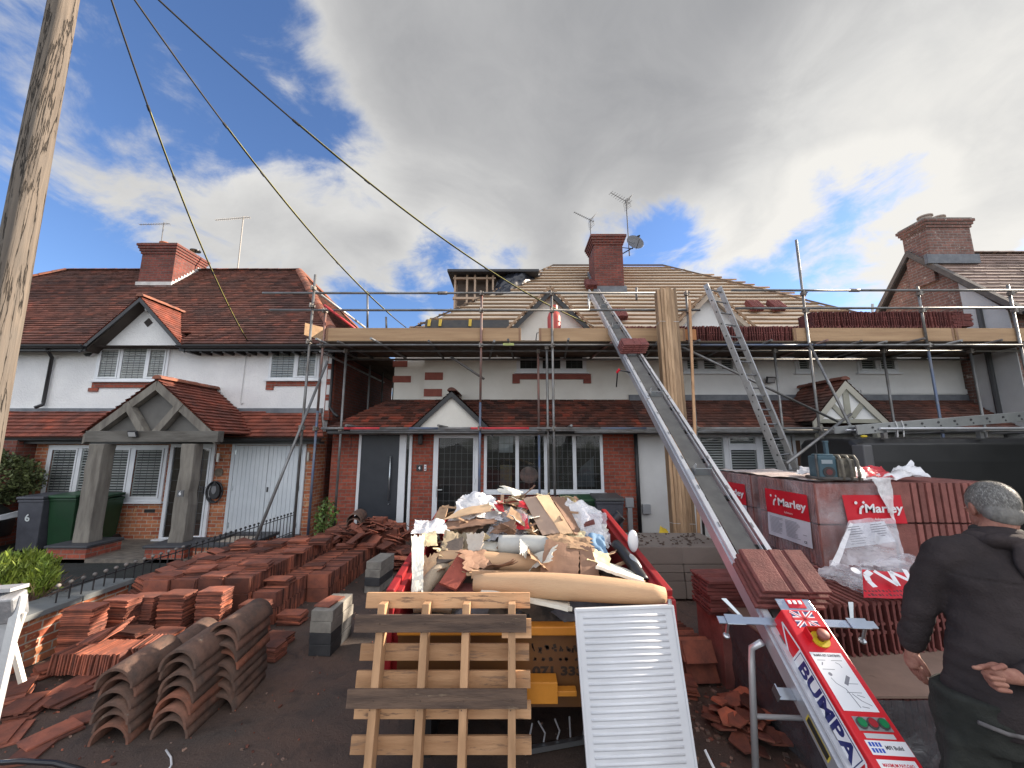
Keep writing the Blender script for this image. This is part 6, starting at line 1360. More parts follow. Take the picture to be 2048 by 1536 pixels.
# ================================================================== shrink wrapped tile packs
def tileblock(mb,x0,x1,y0,y1,z0,z1,ax='y',p=.036,d=.03,r=None):
    """one layer of tiles on edge, standing in file along axis ax"""
    r=r or r_; a,b=(y0,y1) if ax=='y' else (x0,x1)
    n=int((b-a)/p)
    for k in range(n):
        c=a+p*(k+.5); j=r.uniform(-.004,.004); zz=r.uniform(-.003,.003)
        if ax=='y': mb.box(((x0+x1)/2+j,c,(z0+z1)/2+zz),(x1-x0,d,z1-z0-.006))
        else: mb.box((c,(y0+y1)/2+j,(z0+z1)/2+zz),(d,y1-y0,z1-z0-.006))
wrap=film('shrink_wrap',(.72,.68,.72),.10,.12,7,.7,.8)
def pack(name_label,x0,x1,y0,y1,z0,tiers,wrapped=True,front='face',cat='tile pack',pallet=False):
    root=thing('tile_pack',name_label,cat,((x0+x1)/2,(y0+y1)/2,z0)); z=z0
    for (h,ax) in tiers:
        m=MB()
        if ax=='y': tileblock(m,x0,x1,y0,y1,z,z+h,'y',.045,.030); m.bx(x0+.02,x1-.02,y0+.02,y1-.02,z+.01,z+h-.01)
        elif ax=='x': tileblock(m,x0,x1,y0,y1,z,z+h,'x')
        else: # mixed: plain tile faces first, then edges
            tileblock(m,x0,x0+(x1-x0)*.16,y0,y1,z,z+h,'y'); tileblock(m,x0+(x1-x0)*.17,x1,y0,y1,z,z+h,'x',.075,.050); tileblock(m,x0+(x1-x0)*.17,x1,y0+.025,y1,z+.004,z+h-.004,'x',.075,.074)
        m.build('tile_layer',concri,root); z+=h+.012
    if wrapped:
        zt=z; e=.012
        def wr(c0,c1,c2,c3,n1,n2,out):
            m=MB(); c0,c1,c2,c3=map(Vector,(c0,c1,c2,c3)); out=Vector(out)
            def fn(u,v):
                p=c0.lerp(c1,u).lerp(c3.lerp(c2,u),v); q=mnoise.noise(p*6)*.012+mnoise.noise(p*17)*.006+abs(mnoise.noise(Vector((p.x*30,p.y*30,p.z*6))))*.008
                k=1 if (0<u<1 and 0<v<1) else 0
                return p+out*(e+q*k)
            m.grid(fn,n1,n2); m.build('plastic_wrap',wrap,root,smooth=True)
        wr((x0,y1,z0),(x0,y0,z0),(x0,y0,zt),(x0,y1,zt),26,26,(-1,0,0)); wr((x0,y0,z0),(x1,y0,z0),(x1,y0,zt),(x0,y0,zt),26,26,(0,-1,0)); wr((x0,y0,zt),(x1,y0,zt),(x1,y1,zt),(x0,y1,zt),26,20,(0,0,1)); wr((x1,y0,z0),(x1,y1,z0),(x1,y1,zt),(x1,y0,zt),8,8,(1,0,0))
    return root
xP=3.13
PBk=pack('rear shrink wrapped pack of red tiles beside the hoist, its red label half hidden',xP,xP+1.0,5.18,6.12,.38,[(.40,'y'),(.40,'y'),(.40,'y')])
PA=pack('front shrink wrapped pack of red tiles with the site radio standing on it',xP,xP+.76,4.10,5.08,.38,[(.40,'y'),(.40,'y'),(.40,'y')])
PBl=pack('lower wrapped tile pack under the front one, showing ribbed edges',xP-.0,xP+.76,4.16,5.05,.0,[(.36,'y')])
PBl2=pack('lower wrapped tile pack under the rear one, a red corner showing',xP-.05,xP+1.0,5.22,6.1,.0,[(.36,'y')])
PC=pack('unwrapped pack of brown red tiles with ribbed edges behind the man',xP+.79,xP+1.98,4.10,4.95,.0,[(.38,'m'),(.40,'m'),(.40,'m'),(.40,'m')],wrapped=False)
PC2=pack('wrapped tile pack behind the unwrapped one, next to the black van',xP+1.05,xP+2.1,5.0,5.75,.0,[(.40,'y'),(.40,'y'),(.40,'y'),(.36,'y')])
def brandlabel(root,o,xd,yd,W_,H_,clipfrac=1.0,info=True,nfit=.66,seed=1,warp=.02):
    """red panel above a white text panel; o = lower left corner of the red one"""
    xd=Vector(xd); yd=Vector(yd); n=xd.cross(yd); o=Vector(o); m=MB()
    def fn(u,v): p=o+xd*W_*u+yd*H_*v; return p+n*(.0+.006*math.sin(u*7+seed)*math.sin(v*3))
    m.grid(fn,12,8); lb=m.build('brand_label',redl,root,smooth=True)
    F_=frame(o+n*.009,xd,yd)
    m=MB(F_); k=H_
    m.tube([(W_*.16,k*.73,0),(W_*.16,k*.73,.0006)],k*.055,14); m.build('logo_mark',whitel,lb); m=MB(F_); m.box((W_*.29,k*.74,0),(k*.085,k*.085,.0006),Rz(rad(40)))
    arc=[(W_*.285-.0,k*.62),(W_*.235,k*.55),(W_*.22,k*.45),(W_*.215,k*.34)]
    for a,b in zip(arc,arc[1:]): m.bar((a[0],a[1],0),(b[0],b[1],0),k*.085,.0006,(0,0,1))
    m.build('logo_mark',whitel,lb)
    text('Marley',k*.42,frame(o+n*.0095+xd*W_*.64+yd*H_*.52,xd,yd),whitel,lb,name='brand_name',ext=.0003,bold=.003,fit=W_*.64)
    text('Ashmore',k*.13,frame(o+n*.0095+xd*W_*.56+yd*H_*.16,xd,yd),M('pale_pink_print',(.75,.45,.45),None,3,.5),lb,name='range_name',ext=.0002,bold=.0006)
    if info:
        m=MB()
        def fn2(u,v): p=o+xd*W_*u+yd*(-H_*.95+H_*.94*v); return p+n*(.0+.006*math.sin(u*7+seed)*math.sin(v*3+1))
        m.grid(fn2,10,8); il=m.build('info_label',M('translucent_white_label',(.66,.66,.72),(.58,.58,.64),5,.5),root,smooth=True)
        m=MB(frame(o+n*.0088,xd,yd)); r2=random.Random(seed)
        for c_ in (.08,.46):
            for q_ in range(13): 
                y=-H_*(.14+.052*q_); m.bx(W_*c_,W_*(c_+r2.uniform(.22,.33)),y-.0022,y+.0022,0,.0004)
        m.bx(W_*.84,W_*.92,-H_*.55,-H_*.53,0,.0004)
        m.build('small_print',inkm,il)
        text('CE',H_*.13,frame(o+n*.0095+xd*W_*.88-yd*H_*.80,xd,yd),inkd,il,name='ce_mark',ext=.0002,bold=.0006)
    return lb
brandlabel(PA,(xP-.03,4.86,1.205),(0,-1,0),(0,0,1),.68,.275,seed=2)
brandlabel(PBk,(xP-.03,5.98,1.21),(0,-1,0),(0,0,1),.70,.27,seed=5)
brandlabel(PBl2,(xP-.085,5.9,.05),(0,-1,0),(0,0,1),.60,.25,info=False,seed=7)
brandlabel(PA,(3.40,4.065,1.215),(1,0,.0),(-.10,0,1),.60,.28,info=False,seed=3)
wfilm=film('white_film',(.86,.85,.87),.78,.25,11,.5,.8); cfilm=film('clear_film',(.80,.80,.86),.36,.14,10,.7,.9)
def patch(cs,nu,nv,amp,freq,seed,ext=.0):
    cs=[Vector(c) for c in cs]; n=((cs[1]-cs[0]).cross(cs[3]-cs[0])).normalized()
    def fn(u,v):
        p=cs[0].lerp(cs[1],u).lerp(cs[3].lerp(cs[2],u),v); k=min(1,6*min(u+.05,1.05-u,v+.05,1.05-v))
        s=Vector((seed*3.1,seed*1.7,seed))
        q=mnoise.noise(p*freq+s)*amp+abs(mnoise.noise(p*freq*2.3+s))*amp*.7
        tz=Vector((mnoise.noise(p*freq+s*2),mnoise.noise(p*freq+s*3),0))*amp*.6
        return p+n*q+tz*ext
    return fn
def fsheet(name,cs,mat,nu=18,nv=18,amp=.02,freq=7,seed=1,label=None,cat=None,parent=None,ext=1,solid=0,smooth=True,group=None,tear=0):
    m=MB(); fn=patch(cs,nu,nv,amp,freq,seed,ext)
    if tear:
        r2=random.Random(seed); ju=[r2.uniform(0,tear) for _ in range(nv+1)]; jv=[r2.uniform(0,tear) for _ in range(nu+1)]
        def f2(u,v): i=round(v*nv); j=round(u*nu); return fn(u*(1-ju[i])+(1-u)*ju[(i*7)%(nv+1)]*.6,v*(1-jv[j])+(1-v)*jv[(j*5)%(nu+1)]*.6)
        m.grid(f2,nu,nv)
    else: m.grid(fn,nu,nv)
    o=m.build(name,mat,parent,smooth=smooth,solid=solid)
    if label: tag(o,label,cat,group)
    return o
# film hanging from the front packs and the heap of film with red print
HF=thing('plastic_film','torn clear plastic film with a printed sheet hanging over the tile packs','plastic film',(3.7,4.0,1.2))
fsheet('hanging_film',[P(1700,1040,4.0),P(1790,1036,4.0),P(1812,1125,3.75),P(1655,1150,3.7)],cfilm,20,20,.03,6,3,parent=HF)
il=fsheet('printed_sheet',[P(1678,1098,3.93),P(1792,1083,3.93),P(1768,1042,3.97),P(1700,1048,3.97)],M('translucent_white_label',None),12,8,.008,5,4,parent=HF)
m=MB(); F0=frame(P(1700,1094,3.90),P(1792,1083,3.90)-P(1700,1094,3.90),Vector((.05,0,1)))
for q_ in range(8):
    for c_ in (.02,.24): m=m if q_ or c_>.1 else MB(F0); m.bx(c_,c_+r_.uniform(.10,.17),.02+q_*.022,.026+q_*.022,0,.0005)
m.build('small_print',inkm,il)
fsheet('film_flap',[P(1745,955,4.04),P(1783,955,4.04),P(1792,1046,4.02),P(1758,985,4.03)],wfilm,12,16,.02,9,6,parent=HF)
fsheet('film_edge',[P(1648,1160,3.62),P(1668,1160,3.6),P(1706,1048,3.95),P(1700,1045,3.96)],wfilm,6,12,.006,9,6,parent=HF)
FW=thing('plastic_film','crumpled clear film with red print piled on the low tiles beside the man','plastic film',(2.9,3.4,1.0))
fsheet('clear_film',[P(1625,1150,3.45),P(1755,1192,2.93),P(1880,1190,2.93),P(1840,1112,3.75)],cfilm,30,30,.07,5,8,parent=FW)
fsheet('clear_film',[P(1628,1158,3.3),P(1745,1196,2.88),P(1790,1165,3.1),P(1665,1122,3.55)],cfilm,24,24,.05,8,18,parent=FW)
rp_=fsheet('red_print',[P(1727,1196,2.80),P(1880,1198,2.80),P(1880,1150,2.98),P(1724,1140,2.98)],redl,20,12,.012,6,9,parent=FW)
Fp=frame(P(1731,1194,2.75),P(1860,1195,2.75)-P(1731,1194,2.75),P(1730,1142,2.92)-P(1731,1194,2.75)); m=MB(Fp)
m.tube([(.10,.205,0),(.10,.205,.002)],.028,14); m.build('logo_mark',whitel,rp_); m=MB(Fp)
arc=[(.20,.20),(.145,.17),(.125,.12),(.13,.075)]
for a,b in zip(arc,arc[1:]): m.bar((a[0],a[1],0),(b[0],b[1],0),.036,.001,(0,0,1))
m.build('logo_mark',whitel,rp_); m=MB(Fp); mm=[(.23,.205),(.30,.09),(.34,.20),(.42,.12),(.46,.22)]
for a,b in zip(mm,mm[1:]): m.bar((a[0],a[1],0),(b[0],b[1],0),.030,.001,(0,0,1))
m.build('brand_letters',whitel,rp_)
m=MB(Fp)
for k in range(34): m.bx(.03+(k%17)*.024,.03+(k%17)*.024+r_.uniform(.008,.018),.008+(k//17)*.030,.008+(k//17)*.030+r_.uniform(.010,.020),0,.0006)
m.build('batch_print',M('dark_red_print',(.12,.01,.015),None,3,.5),rp_)
FT=thing('plastic_film','white and red film bunched on top of the packs right of the radio','plastic film',(4,4.4,1.65))
fsheet('red_film',[P(1703,956,4.15),P(1790,957,4.15),P(1765,935,4.5),P(1715,934,4.5)],film('red_film',(.70,.03,.05),.85,.3,9,.5,.8),14,12,.05,7,13,parent=FT)
fsheet('white_film',[P(1760,957,4.15),P(1860,955,4.15),P(1822,925,4.5),P(1790,938,4.4)],wfilm,16,12,.05,8,14,parent=FT)
fsheet('white_film',[P(1700,957,4.14),P(1768,958,4.14),P(1745,936,4.4),P(1712,936,4.4)],wfilm,12,10,.05,9,15,parent=FT)
fsheet('sunlit_top_sheet',[(3.15,4.2,1.625),(3.85,4.25,1.625),(4.0,6.05,1.625),(3.18,6.05,1.625)],M('sunlit_top_film',(.58,.46,.42),(.70,.62,.58),4,.35,bump=.6,bscale=12),24,30,.02,5,16,label='film over the wrapped tile pack tops, coloured pale as if sunlit',cat='plastic film')  # sun glow on the pack tops is put into this pale colour
fsheet('plastic_bag',[P(1590,949,4.35),P(1648,947,4.35),P(1640,934,4.9),P(1600,936,4.9)],M('silver_bag',(.45,.48,.55),(.3,.32,.38),7,.3,bump=.8,bscale=22),12,10,.04,9,17,label='small crumpled silvery bag left of the site radio',cat='plastic bag')
# low pack in front with bare paper top, tiles standing on it
PE=thing('tile_pack','low wrapped tile pack with a bare brown paper top next to the man','tile pack',(2.6,2.8,0))
m=MB(); tileblock(m,1.88,3.3,2.42,3.6,.02,.30,'x'); m.build('tile_layer',concri,PE); m=MB(); tileblock(m,1.88,3.3,2.42,3.6,.31,.59,'x'); m.build('tile_layer',concri,PE)
dw=film('dark_wrap',(.09,.09,.10),.75,.12,9,.7,.7)
fsheet('plastic_wrap',[(1.84,2.39,0.0),(3.34,2.39,0.0),(3.34,2.39,.60),(1.84,2.39,.60)],dw,30,20,.02,8,21,parent=PE); fsheet('plastic_wrap',[(1.85,3.62,0),(1.85,2.4,0),(1.85,2.4,.60),(1.85,3.62,.60)],dw,24,16,.02,8,22,parent=PE)
m=MB(); m.bx(1.86,3.32,2.4,3.6,.60,.612); m.build('paper_top',M('brown_paper',(.30,.20,.155),(.23,.155,.12),4,.85,bump=.3,spots=(7,.66,(.13,.08,.06))),PE)
r_=random.Random(77)
for k in range(24):
    ctile((2.04+.052*k,2.98+.006*k,.615+.165),(0,rad(90)+rad(r_.uniform(-3,3)),rad(r_.uniform(-2,2)-3)),'concrete tile standing in the near row on the brown paper topped pack','tiles standing in the near row on the low pack')
for k in range(22):
    ctile((2.06+.054*k,3.42,.615+.165),(0,rad(90)+rad(r_.uniform(-3,3)),rad(r_.uniform(-2,2))),'concrete tile standing in the back row on the low pack, under the crumpled film','tiles standing in the back row on the low pack')
for k in range(9): ctile((1.92+r_.uniform(-.01,.01),3.75+r_.uniform(-.01,.01),.55+.032*k),(0,0,rad(90+r_.uniform(-3,3))),'concrete tile in the flat stack behind the tiles riding on the hoist','flat concrete tiles behind the hoist')
m=MB(); m.bx(1.78,3.1,3.55,4.0,.0,.53); tag(m.build('tile_crate',concri),'low dark tile pile behind the hoist rails','tile pile')
# ================================================================== site radio
RD=thing('site_radio','paint spattered blue and grey site radio with a roll cage on the wrapped pack','radio',tuple(P(1665,957,4.25)))
o_=P(1666,956,4.22); o_.z=1.635; RMX=Matrix.Translation(o_)@Matrix.Rotation(rad(-14),4,'Z')
blr=M('blue_radio_plastic',(.045,.10,.13),(.035,.075,.10),6,.5,spots=(18,.67,(.25,.26,.25))); gry=M('mortar_splashed_grey',(.20,.18,.14),(.07,.065,.055),12,.7,bump=.7,bscale=50)
m=MB(RMX); m.box((-.085,0,.13),(.17,.22,.24)); m.box((-.085,-.02,.255),(.15,.16,.03)); m.build('radio_body',blr,RD,bevel=.015)
m=MB(RMX); m.box((.085,0,.12),(.16,.22,.20)); m.build('speaker_housing',gry,RD,bevel=.02)
m=MB(RMX); m.tube([(-.08,-.118,.085),(-.08,-.112,.085)],.055,20); sp=m.build('speaker',M('speaker_black',(.03,.028,.03),None,3,.5),RD); m=MB(RMX); m.tube([(-.08,-.121,.085),(-.08,-.118,.085)],.03,16); m.build('speaker_cone',M('speaker_red',(.12,.03,.03),None,3,.6),sp)
m=MB(RMX); m.box((-.09,-.113,.19),(.10,.006,.04)); m.build('display',M('pale_display',(.25,.3,.33),None,3,.3),RD)
m=MB(RMX); m.box((-.045,-.03,.33),(.03,.05,.13)); m.box((-.045,-.03,.40),(.04,.055,.02)); m.build('battery',blr,RD,bevel=.004)
m=MB(RMX); m.tube([(-.12,.0,.26),(-.12,.0,.38)],.006,6); m.build('antenna',blackp,RD)
for sx in (.03,.10,.165):
    m=MB(RMX); m.tube([(sx,-.13,.01),(sx+.005,-.145,.05),(sx,-.14,.20),(sx-.005,-.10,.25),(sx-.005,.10,.25),(sx,.14,.20),(sx,.14,.01)],.014,8); m.build('cage_bar',gry,RD,smooth=True)
for zz in (.02,):
    m=MB(RMX); m.tube([(-.19,-.13,zz),(.19,-.13,zz),(.19,.13,zz),(-.19,.13,zz),(-.19,-.13,zz)],.016,8); m.build('cage_base',M('dark_cage',(.05,.05,.05),(.12,.11,.10),14,.7,bump=.5),RD,smooth=True)
m=MB(RMX); m.tube([(-.19,-.13,.02),(-.19,-.12,.22),(-.17,-.08,.26)],.011,8); m.build('cage_bar',M('dark_cage',None),RD)
# ================================================================== skip trailer
SK=thing('skip','red and orange skip heaped with building waste behind the pallet and radiator','skip',(.1,3.5,0))
sx0,sx1,sy0,sy1=-.74,.97,2.74,4.55
def side(x,dx,name):
    m=MB(); m.prism([(x,sy0,.42),(x,sy0,.86),(x,sy0+.05,1.03),(x,sy1,1.25),(x,sy1,.42)],(dx,0,0)); return m.build(name,skipr,SK,bevel=.006)
side(sx0,-.05,'side_panel'); side(sx1,.05,'side_panel')
for (x,d) in ((sx0-.07,-1),(sx1+.07,1)):
    m=MB(); m.bar((x,sy0+.0,1.03),(x,sy1,1.26),.055,.045); m.bx(x-.035,x+.035,sy0-.03,sy0+.04,.45,1.0); m.build('rim',skipr,SK,bevel=.008)
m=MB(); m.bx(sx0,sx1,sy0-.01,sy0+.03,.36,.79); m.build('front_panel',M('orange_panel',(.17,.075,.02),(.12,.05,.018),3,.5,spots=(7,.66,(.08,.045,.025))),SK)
m=MB(); m.bx(sx0-.0,sx1+.0,sy0-.05,sy0+.035,.79,.845); m.build('front_lip',skipo,SK,bevel=.008)
m=MB(); m.bx(sx0,sx1,sy1-.03,sy1,.4,1.22); m.bx(sx0,sx1,sy0,sy1,.36,.40); m.build('rear_panel',skipr,SK)
m=MB(); m.bx(.0,.28,2.62,2.72,.44,.56); m.bx(.28,.40,2.64,2.70,.47,.50); m.build('tow_bracket',skipo,SK,bevel=.004)
m=MB()
for x in (sx0+.15,sx1-.15): m.bx(x-.06,x+.06,sy0+.1,sy1-.2,.0,.36)
m.build('chassis',blackm,SK)
dkp=M('dark_brown_print',(.03,.018,.012),None,3,.6)
text('071 333 80',.07,frame((.36,sy0-.012,.565),(1,0,0),(0,0,1)),dkp,SK,name='panel_lettering',ext=.0005,bold=.003,fit=.46)
rq=random.Random(8)
for k,(z,n_,h_) in enumerate(((.70,11,.05),(.635,9,.022))):   # worn away lettering, only broken strokes are left
    m=MB()
    for q in range(n_):
        x=.36-.22+.44*q/(n_-1)
        for w in range(3): m.box((x+rq.uniform(-.012,.012),sy0-.0125,z+rq.uniform(-.3,.3)*h_),(rq.uniform(.004,.022),.001,rq.uniform(.2,.8)*h_),Ry(rq.uniform(-.5,.5)))
    m.build('worn_print',dkp,SK)
# heap body
def hz(x,y):
    u=(x-sx0)/(sx1-sx0); v=(y-sy0)/(sy1-sy0); e=min(1,5*min(u+.02,1.02-u,v+.06,1.1-v)); return .84+e*(.12+.44*min(1,v*1.5))*(1-.35*(2*u-1)**2)
m=MB(); 
def hfn(u,v):
    x=sx0+.01+(sx1-sx0-.02)*u; y=sy0+.035+(sy1-sy0-.08)*v; return Vector((x,y,hz(x,y)-.06+mnoise.noise(Vector((x*6,y*6,2)))*.06))
m.grid(hfn,40,40); tag(m.build('rubble',M('mixed_rubble',(.14,.11,.085),(.035,.032,.03),7,.9,bump=1.,bscale=22,spots=(9,.62,(.35,.24,.15)))),'mixed rubble and rags filling the skip under the loose waste','rubble',kind='stuff')
def Q(px,py,t): return D(px,py,t)
def waste(name,cs,mat,label,cat,amp=.012,freq=6,seed=1,th=.006,nu=12,nv=12,tear=.05,smooth=False,ext=.6): return fsheet(name,[Q(*c) for c in cs],mat,nu,nv,amp,freq,seed,label,cat,None,ext,th,smooth,None,tear)
def rolltube(a,b,r0,rm,r1,mat,label,cat,name,hollow=True,n=20,seg=16):
    a=Vector(a); b=Vector(b); pts=[]; rr=[]
    for k in range(seg+1):
        t=k/seg; pts.append(a.lerp(b,t)+Vector((0,0,.012*math.sin(math.pi*t)))); s=math.sin(math.pi*min(1,max(0,t)))**.55; base=r0+(r1-r0)*t; rr.append(base+(rm-base)*s)
    m=MB(); m.tube(pts,rr,n,cap=False); o=m.build(name,mat,None,smooth=True,solid=.006); tag(o,label,cat); return o
rolltube(Q(948,1166,2.62),Q(1330,1190,2.50),.045,.078,.042,cardp,'long tan cardboard tube lying across the front of the waste heap','cardboard tube','cardboard_tube')
rolltube(Q(880,1118,3.0),Q(1105,1135,2.95),.06,.065,.06,cardp,'second tan tube lying behind the long front tube','cardboard tube','cardboard_tube')
rolltube(Q(1000,1090,3.15),Q(1135,1098,3.05),.075,.075,.035,M('grey_white_sleeve',(.50,.50,.47),(.38,.38,.36),4,.6,bump=.2),'squashed grey white sleeve in the middle of the waste heap','sleeve','rolled_sleeve')
rolltube(Q(835,1192,2.7),Q(905,1118,3.05),.06,.055,.045,M('beige_carpet',(.42,.34,.25),(.33,.26,.19),9,.95,bump=.7,bscale=40),'beige carpet roll at the left side of the waste heap','carpet roll','carpet_roll')
rolltube(Q(828,1210,2.6),Q(905,1212,2.62),.045,.045,.045,M('grey_carpet',(.25,.23,.20),None,9,.95,bump=.7,bscale=40),'small grey carpet roll behind the top of the pallet','carpet roll','carpet_roll')
rolltube(Q(1232,1088,3.2),Q(1290,1165,2.75),.035,.038,.035,blackp,'black corrugated pipe in the right corner of the skip','pipe','waste_pipe')
rolltube(Q(1258,1118,3.0),Q(1275,1142,2.88),.04,.042,.04,steel,'short shiny flue pipe in the right corner of the skip','pipe','flue_pipe')
rolltube(Q(1218,1060,4.9),Q(1242,1030,4.9),.07,.072,.07,blackp,'wide black pipe sticking up behind the skip near the bins','pipe','waste_pipe')
m=MB(); m.bar(Q(943,1148,2.75),Q(1105,1152,2.8),.03,.05,(0,0,1)); tag(m.build('timber_lath',M('lath',(.48,.31,.19),(.4,.25,.15),3,.8,bump=.3)),'short timber lath above the long cardboard tube','timber')
waste('foam_board',[(958,1180,2.56),(1146,1222,2.40),(1140,1206,2.58),(965,1172,2.72)],foam,'long white foam board slanting under the cardboard tube','foam board',.008,5,2,.022)
waste('foam_board',[(1190,1136,2.72),(1290,1168,2.6),(1283,1152,2.85),(1200,1120,3.0)],foam,'white torn foam board on the right side of the heap','foam board',.012,5,3,.02)
waste('foam_board',[(925,1098,3.1),(1110,1103,3.1),(1105,1088,3.3),(935,1082,3.35)],foam,'white board lying flat in the middle of the heap','foam board',.012,5,4,.012)
waste('foam_board',[(823,1190,2.62),(847,1186,2.62),(850,1068,3.05),(822,1070,3.0)],foam,'white torn board standing at the left side of the skip','foam board',.012,7,5,.012,tear=.08)
waste('foam_board',[(936,1110,2.98),(965,1100,2.98),(975,1062,3.1),(930,1064,3.1)],M('chalky_board',(.55,.49,.42),(.45,.38,.32),9,.85,bump=.6),'chalky torn scrap of board left of the grey sleeve','board scrap',.012,7,6,.01,tear=.15)
waste('cardboard_sheet',[(1078,1150,2.75),(1158,1156,2.72),(1160,1092,2.98),(1092,1078,3.0)],cardd,'square brown board with a torn edge in the middle right of the heap','board',.01,5,7,.008,tear=.06)
waste('cardboard_sheet',[(1160,1158,2.72),(1200,1152,2.75),(1182,1092,2.95),(1158,1090,2.98)],cardd,'narrow brown board folded beside the square brown board','board',.012,5,8,.006,tear=.06)
waste('cardboard_sheet',[(1088,1092,2.96),(1195,1108,2.9),(1185,1072,3.15),(1095,1066,3.15)],card,'torn cardboard flap above the square brown board','cardboard',.03,7,9,.005,tear=.12)
waste('cardboard_sheet',[(1085,1072,3.2),(1128,1066,3.2),(1078,990,3.72),(1045,996,3.72)],M('pale_brown_card',(.42,.30,.225),(.36,.25,.19),3,.85),'left of the long brown cardboard panels standing at the top of the heap','cardboard',.008,4,10,.006,tear=.03)
waste('cardboard_sheet',[(1122,1070,3.18),(1148,1068,3.18),(1098,990,3.75),(1070,990,3.70)],M('tan_card',(.62,.43,.26),(.54,.36,.22),3,.85),'middle tan strip of the cardboard panels at the top of the heap','cardboard',.010,4,11,.006,tear=.04)
waste('cardboard_sheet',[(1148,1068,3.2),(1168,1078,3.2),(1128,995,3.8),(1100,992,3.76)],cardd,'right brown strip of the cardboard panels at the top of the heap','cardboard',.008,4,12,.006,tear=.03)
waste('cardboard_sheet',[(885,1040,3.45),(985,1022,3.45),(982,1006,3.62),(925,1018,3.62)],M('tan_card',None),'striped long cardboard strip on the upper left of the heap','cardboard',.008,5,13,.006,tear=.05)
waste('cardboard_sheet',[(1012,1032,3.4),(1080,1072,3.3),(1078,1060,3.4),(1022,1012,3.55)],card,'thin torn cardboard strip crossing the red film','cardboard',.012,5,14,.004,tear=.08)
waste('cardboard_sheet',[(838,1180,2.8),(872,1165,2.8),(880,1100,3.0),(846,1110,3.0)],M('tan_card',None),'peeling tan cardboard at the left side of the heap','cardboard',.025,8,15,.004,tear=.15)
waste('cardboard_sheet',[(845,1095,3.0),(878,1092,3.0),(872,1062,3.2),(842,1066,3.2)],M('cream_card',(.70,.60,.38),(.62,.5,.3),3,.8),'cream cardboard flap at the upper left corner of the heap','cardboard',.02,7,16,.004,tear=.1)
waste('cardboard_sheet',[(880,1110,3.0),(945,1100,3.05),(950,1066,3.25),(890,1062,3.25)],M('dull_card',(.30,.24,.16),(.2,.16,.11),5,.85),'curled dull cardboard left of the middle of the heap','cardboard',.05,6,17,.004,tear=.1)  # darker, duller card colour
waste('cardboard_sheet',[(960,1118,2.95),(1085,1125,2.95),(1080,1108,3.15),(975,1096,3.15)],M('dull_card',None),'flattened cardboard layer behind the tan tubes','cardboard',.02,6,18,.006,tear=.08)
waste('cardboard_sheet',[(990,1098,3.1),(1085,1102,3.1),(1075,1085,3.3),(1000,1080,3.3)],card,'curled cardboard under the grey sleeve','cardboard',.03,6,19,.005,tear=.1)
waste('cardboard_sheet',[(1168,1125,2.85),(1232,1140,2.8),(1222,1108,3.0),(1175,1098,3.0)],M('cream_card',None),'cream cardboard curl on the right side of the heap','cardboard',.035,6,20,.004,tear=.1)
waste('cardboard_sheet',[(1195,1165,2.62),(1300,1178,2.55),(1290,1160,2.7),(1200,1148,2.75)],card,'cardboard scrap tucked under the right foam board','cardboard',.02,6,21,.005,tear=.1)
waste('cardboard_sheet',[(870,1062,3.3),(1000,1050,3.3),(990,1035,3.5),(880,1045,3.5)],cardd,'brown cardboard layers below the striped strip','cardboard',.02,6,25,.006,tear=.1)
waste('timber_board',[(858,1060,3.4),(888,1044,3.45),(898,1010,3.7),(880,1015,3.7)],card,'dark edged plywood offcut at the upper left of the heap','plywood',.004,5,22,.012,tear=.0)
for k,(c,l) in enumerate(((((878,1168,2.70),(912,1182,2.64),(952,1126,2.86),(918,1108,2.92)),'bright red tile leaning on the left of the heap'),(((862,1190,2.7),(905,1198,2.66),(920,1172,2.8),(876,1166,2.82)),'dark red tile piece below the leaning bright red tile'),(((905,1196,2.66),(950,1192,2.66),(948,1168,2.82),(915,1170,2.82)),'red tile piece beside the end of the cardboard tube'),(((1168,1052,3.3),(1190,1046,3.3),(1188,1040,3.35),(1172,1046,3.36)),'small red tile chip on the plastic at the right'))):
    waste('waste_tile',list(c),concr if k!=0 else M('bright_red_tile',(.36,.085,.055),(.27,.065,.045),8,.85,bump=.5,bscale=50),l,'roof tile',.003,5,30+k,.022,5,5,.03)
waste('plaster_slab',[(872,1130,2.9),(925,1118,2.95),(928,1075,3.15),(882,1088,3.1)],M('grey_brown_slab',(.13,.10,.085),(.09,.075,.065),5,.9,bump=.4),'dark grey brown slab behind the bright red tile','slab',.004,5,35,.02,6,6,.03)
